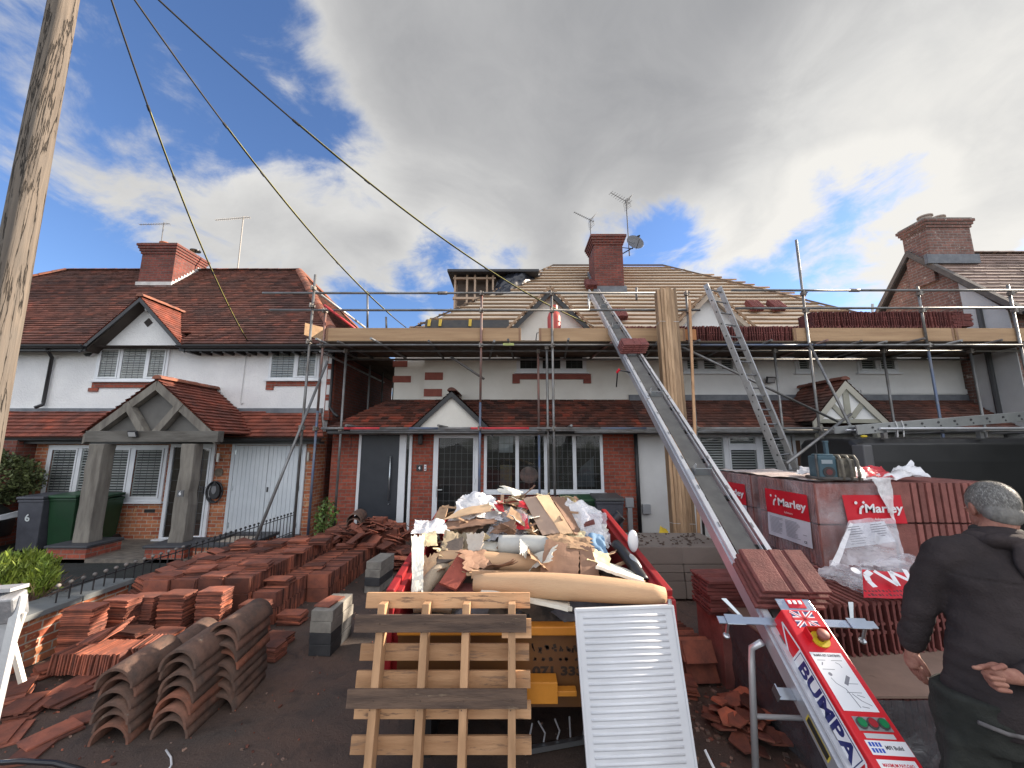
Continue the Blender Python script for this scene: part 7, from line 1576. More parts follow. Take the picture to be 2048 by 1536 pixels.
for k,(c,mt,l,am) in enumerate(((((888,1050,3.5),(1015,1045,3.5),(985,990,3.8),(925,992,3.85)),wfilm,'crumpled white film at the top left of the heap',.07),
     (((960,1085,3.25),(1065,1078,3.3),(1050,1015,3.6),(1000,1020,3.6)),cfilm,'clear film over the middle of the heap',.08),
     (((1115,1040,3.5),(1215,1095,3.2),(1205,1022,3.6),(1130,992,3.8)),wfilm,'large white film bag at the top right of the heap',.07),
     (((1160,1085,3.2),(1222,1095,3.2),(1215,1030,3.5),(1160,1010,3.6)),cfilm,'clear film hanging over the right rim of the skip',.06),
     (((822,1068,3.2),(905,1066,3.2),(890,1040,3.4),(830,1042,3.4)),wfilm,'white film sheet hanging at the left rim of the skip',.04),
     (((1020,1058,3.35),(1062,1062,3.3),(1050,1022,3.55),(1025,1022,3.55)),MATS['red_film'],'dark red film in the middle of the heap',.04),
     (((1035,1014,3.62),(1058,1020,3.6),(1050,1000,3.72),(1038,1002,3.72)),MATS['red_film'],'small bright red film tuft near the top of the heap',.02),
     (((985,1022,3.56),(1010,1024,3.56),(1005,1000,3.7),(985,1003,3.7)),MATS['red_film'],'red film tuft beside the white film at the top left',.02),
     (((1165,1100,3.05),(1215,1115,3.0),(1205,1075,3.2),(1178,1070,3.25)),M('blue_cloth',(.10,.20,.34),(.2,.32,.45),9,.8,bump=.5),'blue cloth on the right of the heap',.05),
     (((1130,1245,2.55),(1175,1240,2.55),(1150,1215,2.68),(1080,1212,2.68)),M('grey_rag',(.14,.14,.16),(.09,.09,.1),8,.9,bump=.5),'grey rag hanging over the orange lip of the skip',.03),
     (((905,1236,2.58),(1050,1240,2.58),(1040,1200,2.75),(890,1205,2.75)),M('grey_rag',None),'grey sheeting behind the top of the pallet',.05),
     (((1050,1262,2.52),(1152,1272,2.50),(1150,1225,2.68),(1040,1225,2.68)),M('black_tweed',(.022,.024,.026),(.06,.06,.06),60,.95,bump=.8,bscale=90),'black felt underlay over the front lip of the skip',.04),
     (((1135,1225,2.6),(1315,1225,2.55),(1300,1195,2.7),(1140,1205,2.7)),M('grey_rag',None),'dark sheeting under the right end of the tube',.04))):
    waste('plastic_film' if k<8 else 'cloth_sheet',list(c),mt,l,'plastic film' if k<8 else 'cloth',am,6.5,40+k,0 if k<8 else .004,22,22,.06,True,1)
m=MB(); m.sphere(Q(1266,1082,3.15),.055,14,10,(.8,.5,1.6)); tag(m.build('lamp_globe',M('white_gloss',(.75,.75,.77),None,3,.25),smooth=True),'white oval lamp globe by the right rim of the skip','lamp globe')
rr=random.Random(21)
for k in range(64):
    x=rr.uniform(sx0-.04,sx1-.0) if k%3==0 else rr.uniform(sx0+.12,sx1-.12); y=rr.uniform(sy0+.25,sy1-.2); z=max(hz(x,y),1.02+.12*(y-sy0) if x<sx0+.1 or x>sx1-.1 else 0)+rr.uniform(.02,.10); sx_2=rr.uniform(.05,.20); sy_2=rr.uniform(.03,.12); R=Rz(rr.uniform(0,6))@Rx(rr.uniform(-.7,.7))@Ry(rr.uniform(-.6,.6))
    cs=[Vector((x,y,z))+R@Vector((a*sx_2,b*sy_2,0)) for a,b in ((-1,-1),(1,-1),(1,1),(-1,1))]
    kind=k%4; mt=(card,M('cream_card',None),cardd,foam)[kind]; nm=('cardboard_scrap','cardboard_scrap','cardboard_scrap','board_scrap')[kind]
    fsheet(nm,cs,mt,9,9,.02,9,60+k,('torn tan cardboard scrap among the loose waste in the skip','torn cream cardboard scrap among the loose waste in the skip','torn brown scrap among the loose waste in the skip','torn white board scrap among the loose waste in the skip')[kind],'scrap',None,1,.004,False,('tan scraps in the skip','cream scraps in the skip','brown scraps in the skip','white scraps in the skip')[kind],.22)
for k in range(12):
    x=rr.uniform(sx0+.1,sx1-.1); y=rr.uniform(sy0+.3,sy1-.3); a=Vector((x,y,hz(x,y)+rr.uniform(.02,.08))); b=a+Vector((rr.uniform(-.4,.4),rr.uniform(-.2,.25),rr.uniform(-.04,.10))); m=MB(); m.bar(a,b,rr.uniform(.02,.045),rr.uniform(.012,.025)); tag(m.build('lath_offcut',MATS['lath']),'short broken lath among the loose waste in the skip','timber offcut','broken laths in the skip')
# ================================================================== pallet leaning on the skip
PL=thing('pallet','wooden pallet standing on edge against the skip, two dark boards among pale ones','pallet',(-.4,2.45,0))
o_=Vector((-.92,2.40,.0)); ux=Vector((1,0,0)); uz=Vector((0,.15,1.065)).normalized(); un=ux.cross(uz)   # un faces the camera (-y)
if un.y>0: un=-un
PMX=Matrix((ux,-un,uz)).transposed().to_4x4(); PMX.translation=o_
for k,fx in enumerate((.16,.42,.66,.93)):
    m=MB(PMX); xx=1.02*fx-.03; m.bx(xx-.022,xx+.022,-.045,.045,0.01,1.055); m.build('stringer',pinev,PL,bevel=.003)
rr=random.Random(6); hgt=[1.015,.705,.545,.375,.225,.065]; 
zs_=[P(900,yy,2.5).z/uz.z for yy in (1210,1312,1364,1420,1483,1545)]
for k,yy in enumerate((1211,1312,1364,1421,1486,1550)):
    zc_=P(900,yy,2.5).z/uz.z; h=.088
    m=MB(PMX); m.bx(.0+rr.uniform(-.008,.01),1.03+rr.uniform(-.01,.005),.046,.066,zc_-h/2,zc_+h/2); m.build('slat',pine,PL,bevel=.002)
for k,yy in enumerate((1262,1406)):
    zc_=P(900,yy,2.4).z/uz.z; m=MB(PMX); m.bx(-.012,1.005,-.066,-.046,zc_-.046,zc_+.046); m.build('dark_slat',pined,PL,bevel=.002)
m=MB(PMX); zc_=P(1040,1270,2.42).z/uz.z; m.bx(.86,1.035,-.044,-.030,zc_-.05,zc_+.05); m.build('slat',pine,PL)
nl=MB(PMX)
for fx in (.16,.42,.66,.93):
    for yy in (1211,1312,1364,1421,1486,1262,1406):
        zc_=P(900,yy,2.45).z/uz.z; dk=yy in (1262,1406)
        for q in (-1,1):
            if dk: nl.tube([(1.02*fx-.03+q*.008+rr.uniform(-.006,.006),-.0665,zc_+q*.022),(1.02*fx-.03+q*.008,-.0675,zc_+q*.022)],.0035,6)
nl.build('nail',M('rusty_nail',(.06,.035,.025),None,3,.6),PL)
# ================================================================== radiator
RA=thing('radiator','white ribbed panel radiator standing on end against the skip','radiator',(.75,2.4,0))
c0=P(1150,1219,2.50); c1=P(1346,1211,2.50); b0_=P(1207,1590,2.36); ux=(c1-c0).normalized(); dn=(b0_-c0); ln_=dn.length*1.12; uy=dn.normalized(); uy=(uy-ux*uy.dot(ux)).normalized(); un=ux.cross(uy); 
if un.y>0: un=-un
RXM=Matrix((ux,uy,un)).transposed().to_4x4(); RXM.translation=c0; Wr=(c1-c0).length
m=MB(RXM); m.bx(0,Wr,0,ln_,-.05,-.0); m.build('panel',radm,RA,bevel=.008)
m=MB(RXM); y=.045
while y<ln_-.04: m.tube([(.045,y,-.004),(Wr-.055,y,-.004)],.0095,8); y+=.0335
m.build('flute',radm,RA,smooth=True)
m=MB(RXM); m.bx(-.003,.010,.0,ln_,.0,.006); m.bx(Wr-.010,Wr+.003,.0,ln_,.0,.006); m.bx(.0,Wr,-.004,.012,.0,.007); m.build('edge_trim',radm,RA,bevel=.002)
m=MB(RXM); m.tube([(Wr-.01,-.002,-.02),(Wr-.01,-.03,-.02)],.012,8); m.build('vent_plug',steel,RA)
m=MB(); m.tube([D(1410,1500,2.2),D(1422,1525,2.15),D(1440,1560,2.1)],.008,6); tag(m.build('white_pipe',M('white_pipe',(.7,.7,.72),None,3,.35)),'thin white bent pipe beside the foot of the radiator','pipe')
# steel bars with clips behind the pallet foot
SB=thing('clip_bar','grey steel bar with clips lying on the ground between pallet and radiator','metal bar',tuple(PZ(1110,1536,0)))
a=PZ(1050,1532,.03)+Vector((0,.12,0)); b=PZ(1190,1500,.03)+Vector((0,.1,0)); m=MB(); m.bar(a,b,.035,.03); m.build('bar',steel,SB)
for k in range(5):
    p=a.lerp(b,.08+.2*k)+Vector((0,.02,.02)); m=MB(); m.tube([p,p+Vector((r_.uniform(-.02,.02),.0,.05)),p+Vector((r_.uniform(-.05,.05),.02,.11))],.006,6); m.build('clip',M('clip_grey',(.4,.4,.42),None,3,.4),SB)
m=MB(); m.tube([PZ(332,1500,.004),PZ(342,1515,.004),PZ(343,1530,.004),PZ(333,1545,.004)],.006,6); tag(m.build('wire_scrap',M('white_pipe',None),smooth=True),'short white scrap of wire on the ground by the ridge tiles','wire')
m=MB(); m.tube([D(-60,1530,1.9),D(40,1522,1.9),D(110,1526,1.9),D(190,1548,1.9)],.012,8); tag(m.build('black_hose',M('hose_black',(.012,.012,.016),None,3,.25),smooth=True),'black hose curving along the bottom left edge','hose')
# ================================================================== garden wall, railings, planting
GW=thing('garden_wall','low orange brick garden wall with grey coping left of the sunlit tile stacks','wall',(-4.5,4,0))
m=MB(); m.bx(-4.72,-4.42,2.6,4.75,0,.42); m.build('brickwork',brick_o,GW)
for k in range(4): m=MB(); m.bx(-4.76,-4.38,2.6+.545*k,2.6+.545*k+.53,.421,.475); m.build('coping',M('grey_coping',(.19,.20,.20),(.14,.15,.15),4,.85,bump=.4,bscale=30),GW,bevel=.006)
GW2=thing('garden_wall','low dark wall carrying the railings between the two drives','wall',(-4.5,6,0))
m=MB(); m.bx(-4.55,-4.36,4.76,8.3,0,.16); m.build('brickwork',brick_d,GW2); m=MB(); m.bx(-4.57,-4.34,4.76,8.3,.161,.19); m.build('coping',M('blue_brick',None),GW2)
RL=thing('railings','low black iron railings with ball finials between the two front yards','railings',(-4.45,6,.19))
y=4.05; k=0
while y<8.25:
    zb=.475 if y<4.75 else .19; m=MB(); m.tube([(-4.46,y,zb),(-4.46,y,.62)],.007,6); o=m.build('bar',blackm,RL); m=MB(); m.sphere((-4.46,y,.635),.020,8,6); m.build('finial',M('finial_grey',(.10,.095,.09),(.25,.22,.2),9,.6) if y<5.6 else blackm,RL,smooth=True); y+=.112
m=MB(); m.bx(-4.47,-4.45,4.0,8.25,.585,.595); m.bx(-4.47,-4.45,4.76,8.25,.25,.26); m.build('rail',blackm,RL)
PLN=thing('planter','square brick planter with blue brick coping in front of the white garage doors','planter',(-5,7,0))
a=PZ(455,1125); m=MB(); px0,px1,py0,py1=P(400,1100,7.0).x,P(500,1100,7.0).x,6.85,7.75
m.bx(px0,px1,py0,py1,0,.30); m.build('brickwork',brick_o,PLN)
m=MB(); m.bx(px0-.04,px1+.04,py0-.04,py0+.12,.301,.35); m.bx(px0-.04,px1+.04,py1-.12,py1+.04,.301,.35); m.bx(px0-.04,px0+.12,py0+.121,py1-.121,.301,.35); m.bx(px1-.12,px1+.04,py0+.121,py1-.121,.301,.35); m.build('coping',M('blue_brick',None),PLN,bevel=.005)
def foliage(root,c,rad_,n,size,mat,seed,up=0,name='foliage',stems=0,lobes=None):
    rr=random.Random(seed); m=MB(); c=Vector(c)
    for k in range(n):
        while True:
            d=Vector((rr.uniform(-1,1),rr.uniform(-1,1),rr.uniform(-1,1)))
            if .15<d.length<=1: break
        f=1+.35*mnoise.noise(d*2.3+Vector((seed,0,0))); d=d.normalized()*(d.length**.5)*f
        p=c+Vector((d.x*rad_[0],d.y*rad_[1],d.z*rad_[2])); a=Vector((rr.gauss(0,1),rr.gauss(0,1),rr.gauss(0,1)+up)).normalized(); b=a.cross(Vector((rr.gauss(0,1),rr.gauss(0,1),rr.gauss(0,1)))).normalized(); s=size*rr.uniform(.6,1.4); w=s*(.16 if up else .5)
        m.face([p-b*w*.4,p+b*w*.4,p+a*s*.6+b*w*.5,p+a*s,p+a*s*.6-b*w*.5])
    return m.build(name,mat,root)
lf=M('yellow_green_conifer',(.30,.36,.05),(.17,.25,.035),7,.6,island=[(0.,.55),(1.,1.4)])
BU=thing('bush','bright yellow green dwarf conifer behind the garden wall','bush',(-5.5,4.5,0))
for k,(px,py,t,s) in enumerate(((30,1158,4.05,.22),(75,1150,4.15,.17),(-10,1165,4.0,.22),(50,1140,4.25,.14),(85,1165,4.0,.12))): foliage(BU,D(px,py,t),(s*.85,s*.85,s*1.15),900,.075,lf,k+1,up=2.0)
m=MB(); m.tube([(-5.35,4.6,0),(-5.3,4.55,.5)],.02,6); m.build('stem',M('twig_brown',(.18,.10,.07),(.12,.07,.05),9,.9),BU)
tw=thing('shrub','bare brown twiggy shrub between the conifer and the coping','shrub',(-4.9,4.2,0)); m=MB(); rr=random.Random(5)
for k in range(60):
    b=Vector((-4.95+rr.uniform(-.15,.15),4.25+rr.uniform(-.1,.1),.35)); e=b+Vector((rr.uniform(-.1,.35),rr.uniform(-.2,.2),rr.uniform(.1,.32))); m.tube([b,b.lerp(e,.5)+Vector((0,0,.03)),e],.004,4,cap=False,r1=.002)
m.build('twigs',MATS['twig_brown'],tw)
HB=thing('bush','large dark olive hedge bush in front of the shaded side wall','bush',tuple(P(20,1000,8.0)))
hf=M('dark_olive_foliage',(.085,.10,.03),(.04,.055,.018),6,.7,island=[(0.,.5),(1.,1.8)])
p=P(15,940,7.9); foliage(HB,(p.x-.2,p.y,1.35),(.75,.5,.5),5200,.06,hf,9); m=MB(); m.tube([(p.x-.2,p.y,0),(p.x-.2,p.y,1.2)],.05,8); m.build('trunk',MATS['twig_brown'],HB)
WD=thing('wild_plant','tall spindly green weed at the side passage','plant',tuple(PZ(652,1060)))
wp=P(652,1035,7.9); rr=random.Random(2); m=MB()
for k in range(9): 
    e=Vector((wp.x+rr.uniform(-.15,.15),7.9+rr.uniform(-.1,.1),rr.uniform(.6,1.05))); m.tube([(wp.x,7.9,0),(wp.x+rr.uniform(-.05,.05),7.9,.4),e],.006,5,cap=False)
m.build('stems',M('stem_green',(.14,.17,.05),None,3,.7),WD); foliage(WD,(wp.x,7.9,.55),(.2,.15,.42),420,.06,M('fresh_green',(.12,.19,.04),(.06,.11,.025),7,.6,island=[(0.,.6),(1.,1.6)]),4)
# ================================================================== bins
def bin_(name_label,x,y,mat,lidm,w=.48,d=.52,h=1.0,rz=0,num=None):
    root=thing('wheelie_bin',name_label,'bin',(x,y,0)); MX=Matrix.Translation((x,y,0))@Matrix.Rotation(rad(rz),4,'Z')
    m=MB(MX); a=[m.pt((sx*w*.41,sy*d*.40,.04)) for sx,sy in ((-1,-1),(1,-1),(1,1),(-1,1))]; b=[m.pt((sx*w*.5,sy*d*.5,h*.90)) for sx,sy in ((-1,-1),(1,-1),(1,1),(-1,1))]
    m.f+=[a[::-1],b]+[[a[k],a[(k+1)%4],b[(k+1)%4],b[k]] for k in range(4)]; m.box((0,-.0,h*.90),(w*1.05,d*1.05,.05)); bd=m.build('bin_body',mat,root,bevel=.015)
    m=MB(MX); m.prism([(-w*.54,-d*.56,h*.93),(w*.54,-d*.56,h*.93),(w*.54,d*.5,h*.96),(-w*.54,d*.5,h*.96)],(0,0,.05)); m.box((0,d*.55,h*.97),(w*.8,.05,.04)); m.build('lid',lidm,root,bevel=.012)
    for sx in (-1,1): m=MB(MX); m.tube([(sx*w*.36,d*.42,.1),(sx*w*.46,d*.42,.1)],.1,14); m.build('wheel',blackp,root)
    if num: text(num,.19,MX@frame((-.02,-d*.468-.008,h*.60),(1,0,0),(0,-.13,1)),M('white_sticker',(.62,.66,.66),None,3,.5),bd,name='house_number',bold=.004); 
    return root
gb=M('grey_bin_plastic',(.075,.078,.095),(.055,.057,.07),5,.5,bump=.15); gn=M('green_bin_plastic',(.012,.05,.02),(.01,.04,.017),5,.42); gl_=M('green_lid',(.02,.075,.03),(.015,.06,.025),4,.45)
x=P(84,1050,7.85).x; bin_('grey wheelie bin with a white number 6 beside the car',x,7.85,gb,gb,.46,.52,1.05,2,'6')
x=P(146,1050,7.95).x; bin_('green wheelie bin between the grey bin and the oak post',x,7.98,gn,gl_,.52,.58,1.06,0)
x=P(196,1050,8.1).x; bin_('green wheelie bin half hidden behind the left oak post',x+.03,8.12,gn,gn,.42,.4,1.02,0)
x=P(1216,1010,7.6).x; bin_('grey lidded wheelie bin under the red brick wall behind the skip',x,7.7,gb,M('dark_grey_lid',(.07,.073,.075),None,4,.5),.50,.55,1.04,0)
x=P(1158,1010,7.8).x; bin_('green wheelie bin behind the skip beside the grey one',x,7.85,gn,gl_,.62,.55,1.0,4)
m=MB(); p=PZ(1315,1075); fsheet('yellow_sack',[P(1318,1068,6.6),P(1342,1072,6.6),P(1332,1058,6.8),P(1320,1052,6.8)],M('yellow_plastic',(.65,.45,.03),None,4,.5),8,8,.03,9,3,label='crumpled yellow sack behind the block pile',cat='sack')
m=MB(); a=P(1330,1050,7.3); m.sphere((a.x,7.6,.15),.25,12,8,(1,.8,.8)); tag(m.build('rubble_sack',M('black_sack',(.025,.025,.027),(.04,.04,.04),6,.4,bump=.8,bscale=12),smooth=True),'black sack on the ground below the white wall','sack')
# ================================================================== car nose at the left edge
CR=thing('car','dark parked car nose at the left edge in front of the bins','car',(-9.8,7.2,0))
cn=-9.62; y0,y1=6.2,7.95
prof=[(-4.2,.35),(-4.2,.9),(-3.6,1.35),(-2.2,1.42),(-1.15,.98),(-.35,.86),(-.08,.72),(-.0,.55),(-.04,.28),(-.3,.24)]
m=MB(); sec_=[]
for (yy,k,zz) in ((y0+.0,.93,.96),(y0+.10,.985,.99),(y0+.35,1,1),(y1-.35,1,1),(y1-.1,.985,.99),(y1,.93,.96)): sec_.append([m.pt((cn+px*(k if px<-.5 else 1)-(.25 if yy in (y0,y1) else .07 if k<1 else 0),yy,.25+(pz-.25)*zz)) for px,pz in prof])
for a,b in zip(sec_,sec_[1:]):
    for k in range(len(prof)): m.f.append([a[k],a[(k+1)%len(prof)],b[(k+1)%len(prof)],b[k]])
m.f+=[sec_[0],sec_[-1][::-1]]; m.build('body',vb,CR,smooth=True,bevel=.02)
m=MB(); m.tube([(cn-.85,y0-.02,.31),(cn-.85,y0+.2,.31)],.31,24); wh=m.build('wheel',blackp,CR); m=MB(); m.tube([(cn-.85,y0-.03,.31),(cn-.85,y0-.015,.31)],.19,16); m.build('rim',M('alloy',None),wh)
m=MB(); m.prism([(cn-.02,y1-.10,.74),(cn+.01,y1-.45,.70),(cn+.01,y1-.42,.60),(cn+.0,y1-.12,.62)],(.02,0,0)); m.build('headlight',M('headlamp_glass',(.6,.62,.65),None,3,.12),CR,bevel=.01); m=MB(); m.prism([(cn-.75,y0-.012,.80),(cn-.28,y0-.012,.74),(cn-.20,y0-.012,.64),(cn-.34,y0-.012,.63)],(0,.06,0)); m.build('headlight',M('headlamp_glass',(.6,.62,.65),None,3,.12),CR,bevel=.01)
# ================================================================== aluminium trestle, bottom left
TR=thing('trestle','folded aluminium work trestle standing at the left edge in front of the garden wall','trestle',tuple(PZ(0,1500,0)))
m=MB(); m.bar(D(42,1190,2.3),D(-25,1480,2.1),.05,.03,(0,1,0)); m.build('leg',alu_b,TR); m=MB(); m.bar(D(14,1245,2.3),D(45,1365,2.25),.028,.02,(0,1,0)); m.build('strut',M('pale_strut',(.75,.70,.62),None,3,.5,.2),TR)
m=MB(); m.bar(D(50,1225,2.28),D(28,1290,2.26),.012,.012,(0,1,0)); m.build('strut',MATS['pale_strut'],TR)
m=MB(); m.box(D(8,1215,2.28),(.16,.10,.16),Rz(.3)@Rx(.3)); m.build('hinge_block',M('grey_hinge',(.24,.26,.28),(.4,.4,.42),14,.5,.3,bump=.4),TR,bevel=.012); m=MB(); m.bar(D(-30,1180,2.3),D(40,1175,2.3),.09,.02); m.build('platform',alu_b,TR)
m=MB(); m.bar(D(5,1240,2.3),D(-40,1400,2.2),.09,.012,(0,1,0)); m.build('side_plate',alu,TR)

# ================================================================== tall hedge added out of frame to cast shade on the packs and man
SHADE_HEDGE=thing('hedge','added tall conifer hedge out of view, shading the tile packs and the man','hedge',(10.2,4,0))
m=MB(); 
def hg(u,v):
    th=2*math.pi*u; p=Vector((10.1+.55*math.cos(th)*(1 if v<.95 else .5),4.0+2.9*math.sin(th),4.25*v)); return p+Vector((1,1,.3))*mnoise.noise(p*1.7)*.18
m.grid(hg,48,20); m.face([hg(k/24,1.0)+Vector((0,0,-.02)) for k in range(24)]); m.build('foliage',M('hedge_green',(.05,.075,.025),(.03,.05,.018),6,.8,bump=1,bscale=9),SHADE_HEDGE)
rr=random.Random(4); m=MB()
for k in range(9000):
    u=rr.random(); v=rr.random()**.8; p=hg(u,v); a=Vector((rr.gauss(0,1),rr.gauss(0,1),rr.gauss(0,1)+.8)).normalized(); b=a.cross(Vector((rr.gauss(0,1),rr.gauss(0,1),0))).normalized(); s_=rr.uniform(.06,.13); m.face([p-b*.02,p+b*.02,p+a*s_])
m.build('leaves',MATS['hedge_green'],SHADE_HEDGE)

m=MB(); rr=random.Random(31)
for k in range(620):
    if k<420: x=rr.gauss(-3.2,.75); y=rr.uniform(2.6,7.4)
    elif k<560: x=rr.gauss(1.45,.35); y=rr.uniform(2.5,5.5)
    else: x=rr.uniform(-4.2,-1.0); y=rr.uniform(2.4,3.6)
    if x<-4.3 or x>3: continue
    q=shard(rr.choice([.004,.005,.007,.010,.018]),k); R=Rz(rr.uniform(0,6))@Rx(rr.uniform(-.2,.2)); b=len(m.v); m.v+=[Vector((x,y,.001))+R@Vector((v.x,v.y,v.z*.6)) for v in q.v]; m.f+=[[b+i for i in f] for f in q.f]
tag(m.build('tile_crumbs',claymi,origin=(0,0,0)),'clay tile crumbs and chips scattered over the dark driveway','tile crumbs',kind='stuff')
# ================================================================== the man
PR=thing('person','man with short grey hair and dark hooded jacket, back turned, one fist behind his back','person',(2.0,1.82,0))
def ell(mb,c,r,rot=None,nu=20,nv=12):
    c=Vector(c); s=MB(); s.sphere((0,0,0),1,nu,nv); R=rot or Matrix.Identity(3); b=len(mb.v)
    mb.v+=[c+R@Vector((v.x*r[0],v.y*r[1],v.z*r[2])) for v in s.v]; mb.f+=[[b+i for i in f] for f in s.f]
def cap(mb,pts,rs,n=14):
    for (a,b),(ra,rb) in zip(zip(pts,pts[1:]),zip(rs,rs[1:])):
        a=Vector(a);b=Vector(b); m=MB(); m.tube([a,a.lerp(b,.5),b],[ra,(ra+rb)/2,rb],n); o=len(mb.v); mb.v+=m.v; mb.f+=[[o+i for i in f] for f in m.f]
    for p,r in zip(pts,rs): ell(mb,p,(r,r,r),nu=12,nv=8)
def loft(mb,secs,n=28):
    rows=[[mb.pt((cx+math.cos(2*math.pi*k/n)*rx,cy+math.sin(2*math.pi*k/n)*ry,z)) for k in range(n)] for (cx,cy,z,rx,ry) in secs]
    for a,b in zip(rows,rows[1:]):
        for k in range(n): mb.f.append([a[k],a[(k+1)%n],b[(k+1)%n],b[k]])
    mb.f.append(rows[0][::-1]); mb.f.append(rows[-1])
def skinup(mb,name,mat,voxel,smooth_it,parent,fold=None,seed=0):
    o=mb.build(name,mat,parent); md=o.modifiers.new('r','REMESH'); md.mode='VOXEL'; md.voxel_size=voxel
    ms=o.modifiers.new('s','SMOOTH'); ms.iterations=smooth_it; ms.factor=.5
    dg=bpy.context.evaluated_depsgraph_get(); dg.update(); me=bpy.data.meshes.new_from_object(o.evaluated_get(dg)); o.modifiers.clear(); o.data=me
    if not me.materials: me.materials.append(mat)
    off=ORG.get(parent.name,Vector())
    for p in me.polygons: p.use_smooth=True
    if fold:
        ns=[v.normal.copy() for v in me.vertices]
        for v,nn in zip(me.vertices,ns): v.co=v.co+nn*fold(v.co+off)
    return o
# --- body: head, neck, hands in one continuous surface under the clothes
hc=Vector((2.315,1.93,1.695)); HR_=(Matrix.Rotation(rad(-14),3,'Z')@Matrix.Rotation(rad(-22),3,'X')@Matrix.Rotation(rad(6),3,'Y'))
def hp(x,y,z): return hc+HR_@Vector((x,y,z))
b=MB()
ell(b,hp(0,-.01,.02),(.076,.098,.100),HR_); ell(b,hp(0,.035,-.04),(.062,.066,.085),HR_); ell(b,hp(0,.06,-.085),(.038,.035,.03),HR_)
ell(b,hp(0,.106,-.02),(.013,.02,.026),HR_); ell(b,hp(0,.085,.018),(.05,.02,.014),HR_); ell(b,hp(0,.092,-.062),(.026,.012,.010),HR_)
for sx in (-1,1): ell(b,hp(sx*.079,-.004,-.012),(.010,.022,.034),HR_@Matrix.Rotation(sx*.3,3,'Z'),12,8); ell(b,hp(sx*.031,.083,.004),(.012,.010,.008),HR_,10,6)
cap(b,[hp(0,-.02,-.06),(2.265,1.895,1.57),(2.20,1.88,1.46)],[.060,.060,.055])
LS,LE,LW=Vector((2.035,1.915,1.485)),Vector((1.950,1.985,1.245)),Vector((1.925,2.03,1.055))
RS,RE,RW=Vector((2.40,1.88,1.485)),Vector((2.42,1.66,1.20)),Vector((1.985,1.645,1.112))
cap(b,[(2.20,1.88,1.40),LS+Vector((.02,0,-.03)),LE,LW],[.05,.03,.028,.027]); cap(b,[(2.20,1.88,1.40),RS+Vector((-.02,0,-.03)),RE,RW],[.05,.03,.028,.027])
cap(b,[(2.20,1.88,1.46),(2.08,1.84,1.2),(2.0,1.81,.95)],[.09,.08,.09])
for (hx,kx,fx,ky,fy) in ((1.93,1.89,1.87,1.83,1.80),(2.08,2.10,2.13,1.85,1.84)): cap(b,[(hx,1.81,.92),(kx,ky,.50),(fx,fy,.10)],[.075,.052,.038])
# left hand, half closed, hanging
def finger(pts,r): cap(b,pts,[r,r*.97,r*.9,r*.8],10)
pl=Vector((1.925,2.035,.985)); ell(b,pl,(.020,.038,.046),Matrix.Rotation(rad(18),3,'Y')); cap(b,[LW,pl],[.027,.024])
for i in range(4):
    y=2.005+.019*i; L=[.88,1,.95,.78][i]; finger([(1.928,y,.955),(1.936,y-.003,.955-.036*L),(1.950,y-.006,.955-.062*L),(1.968,y-.006,.955-.070*L)],.0092)
finger([(1.920,2.005,1.01),(1.928,1.988,.985),(1.940,1.985,.955),(1.950,1.990,.935)],.0100)
# right fist behind the back, palm side to the camera
fp=Vector((1.880,1.655,1.118)); ell(b,fp,(.046,.022,.045),Matrix.Rotation(rad(-8),3,'Y')); cap(b,[RW,fp],[.028,.026])
for i in range(4):
    zz=1.150-.0205*i; xx=1.837+.009*i; L=[1.05,1,.95,.82][i]
    if i==0: finger([(xx+.02,1.652,zz),(xx-.022,1.640,zz+.004),(xx-.052,1.628,zz+.006),(xx-.072,1.622,zz+.010)],.0092)
    else: finger([(xx+.02,1.652,zz),(xx-.022*L,1.644,zz),(xx-.030*L,1.618,zz-.002),(xx+.012,1.613,zz-.005)],.0098)
finger([(1.900,1.640,1.155),(1.877,1.622,1.166),(1.850,1.616,1.163),(1.827,1.614,1.160)],.0105)
skinup(b,'body',skin,.0035,3,PR)
# --- hair: short, grey, thick at the back
h=MB(); ell(h,hp(0,-.018,.030),(.082,.102,.098),HR_); ell(h,hp(0,-.050,-.035),(.070,.055,.060),HR_)
def hairf(p):
    q=HR_.inverted()@(p-hc); return mnoise.noise(p*35)*.003+mnoise.noise(p*120)*.0012-(.03 if q.y>.055 and q.z<.055 else 0)
skinup(h,'hair',hair,.004,2,PR,hairf)
hs=MB(); rr=random.Random(3)
for k in range(9000):
    d=Vector((rr.gauss(0,1),rr.gauss(0,1),rr.gauss(0,1))).normalized()
    if d.y>.35 and d.z<.4: continue
    if d.z<-.62: continue
    q=Vector((d.x*.082,-.018+d.y*.102,.030+d.z*.098)); p=hp(*q); n=(HR_@Vector((d.x/.088,d.y/.106,d.z/.104))).normalized(); g=(HR_@Vector((rr.gauss(0,.3),rr.gauss(-.2,.3),-.8))); g=(g-n*g.dot(n)).normalized(); s=rr.uniform(.010,.020); w=n.cross(g)*.0007
    hs.face([p-w,p+w,p+g*s+n*rr.uniform(.001,.004)])
hs.build('hair_strands',M('silver_hair',(.42,.41,.38),(.16,.15,.14),90,.6,island=[(0.,.45),(1.,1.5)]),PR)
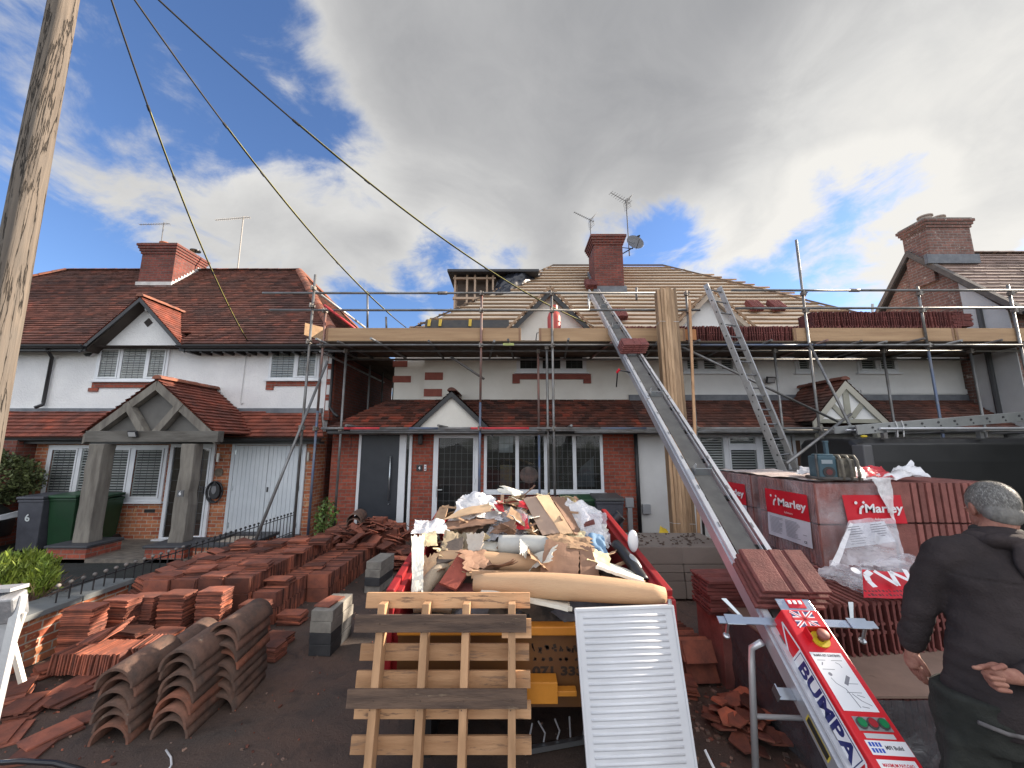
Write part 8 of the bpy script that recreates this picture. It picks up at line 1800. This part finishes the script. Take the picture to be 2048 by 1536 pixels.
# --- jacket
j=MB()
loft(j,[(2.02,1.80,.865,.19,.140),(2.03,1.80,.95,.185,.140),(2.08,1.81,1.08,.178,.135),(2.13,1.83,1.20,.178,.135),(2.165,1.85,1.32,.185,.138),(2.175,1.87,1.42,.200,.13),(2.21,1.885,1.49,.175,.115),(2.235,1.89,1.545,.115,.09),(2.25,1.90,1.585,.082,.08)])
cap(j,[(2.14,1.885,1.50),LS,LE,LW+Vector((.005,-.005,.03))],[.085,.084,.064,.050]); cap(j,[(2.30,1.88,1.50),RS,RE,RW+Vector((.03,0,0))],[.085,.084,.066,.050])
cap(j,[LW+Vector((.006,-.004,.055)),LW+Vector((.0,0,.005))],[.053,.044]); cap(j,[RW+Vector((.05,0,0)),RW+Vector((.004,0,0))],[.052,.046])
ell(j,(2.26,1.90,1.575),(.105,.10,.045),Matrix.Rotation(rad(-20),3,'X'))
# hood hanging on the back
hm_=MB()

def fold(p):
    arm=1 if p.x<1.99 and p.y>1.9 else 0
    f=mnoise.noise(Vector((p.x*7,p.y*7,p.z*16)))*.010+mnoise.noise(p*22)*.004
    if p.z<1.2: f+=abs(mnoise.noise(Vector((p.x*5,p.y*6,p.z*26))))*.010
    f+=mnoise.noise(Vector((p.x*12+p.z*14,p.y*9,p.z*5)))*.006
    if abs(p.z-1.418-(p.x-2.1)*-.10)<.005 and p.x>1.98 and p.y<1.87 and p.x<2.25: f-=.006
    return f
skinup(j,'jacket',hood,.0085,5,PR,fold)
hd=MB(); HRt=Matrix.Rotation(rad(16),3,'Y')
ell(hd,(2.30,1.755,1.475),(.135,.045,.125),HRt@Matrix.Rotation(rad(-14),3,'X')); ell(hd,(2.33,1.745,1.38),(.095,.042,.090),HRt); ell(hd,(2.25,1.83,1.56),(.125,.075,.040),Matrix.Rotation(rad(8),3,'Y')@Matrix.Rotation(rad(-25),3,'X')); ell(hd,(2.18,1.87,1.56),(.05,.07,.035),Matrix.Rotation(rad(25),3,'Y'))
skinup(hd,'hood',M('hood_fleece',(.064,.052,.052),(.045,.037,.038),6,.95,bump=.7,bscale=90,spots=(16,.73,(.10,.09,.085)),spec=.1),.006,4,PR,lambda p:mnoise.noise(Vector((p.x*9,p.y*9,p.z*9)))*.010+mnoise.noise(Vector((p.x*30,p.y*20,p.z*8)))*.004)
c=MB(); loft(c,[(2.262,1.895,1.565,.088,.088),(2.272,1.895,1.600,.083,.085),(2.278,1.90,1.618,.080,.082)]); skinup(c,'collar',M('black_inner_collar',(.012,.012,.014),(.02,.02,.02),7,.9,bump=.5),.006,2,PR,lambda p:mnoise.noise(Vector((p.x*8,p.y*8,p.z*60)))*.006)
# --- trousers and boots
t=MB()
loft(t,[(1.99,1.81,.80,.175,.135),(1.99,1.81,.90,.185,.14),(1.99,1.81,.98,.18,.13)])
for (hx,kx,fx,ky,fy) in ((1.905,1.88,1.865,1.83,1.80),(2.085,2.11,2.135,1.85,1.84)): cap(t,[(hx,1.81,.86),(hx,1.815,.70),(kx,ky,.48),(fx,fy,.12)],[.105,.098,.080,.070])
cap(t,[(1.815,1.79,.80),(1.81,1.795,.66)],[.035,.045])
skinup(t,'trousers',trou,.009,4,PR,lambda p:mnoise.noise(Vector((p.x*7,p.y*7,p.z*20)))*.012+mnoise.noise(p*26)*.004)
m=MB(); m.tube([(1.83,1.70,.925),(1.90,1.668,.905),(2.0,1.655,.89),(2.1,1.67,.895)],.008,8); m.build('jacket_hem',M('dusty_hem',(.16,.15,.15),(.05,.045,.045),9,.9),PR,smooth=True)
for (fx,fy) in ((1.865,1.83),(2.135,1.87)):
    k=MB(); ell(k,(fx,fy+.06,.055),(.05,.14,.055)); ell(k,(fx,fy-.04,.08),(.046,.06,.08)); skinup(k,'boot',M('brown_boot',(.07,.045,.03),None,3,.7),.008,2,PR)
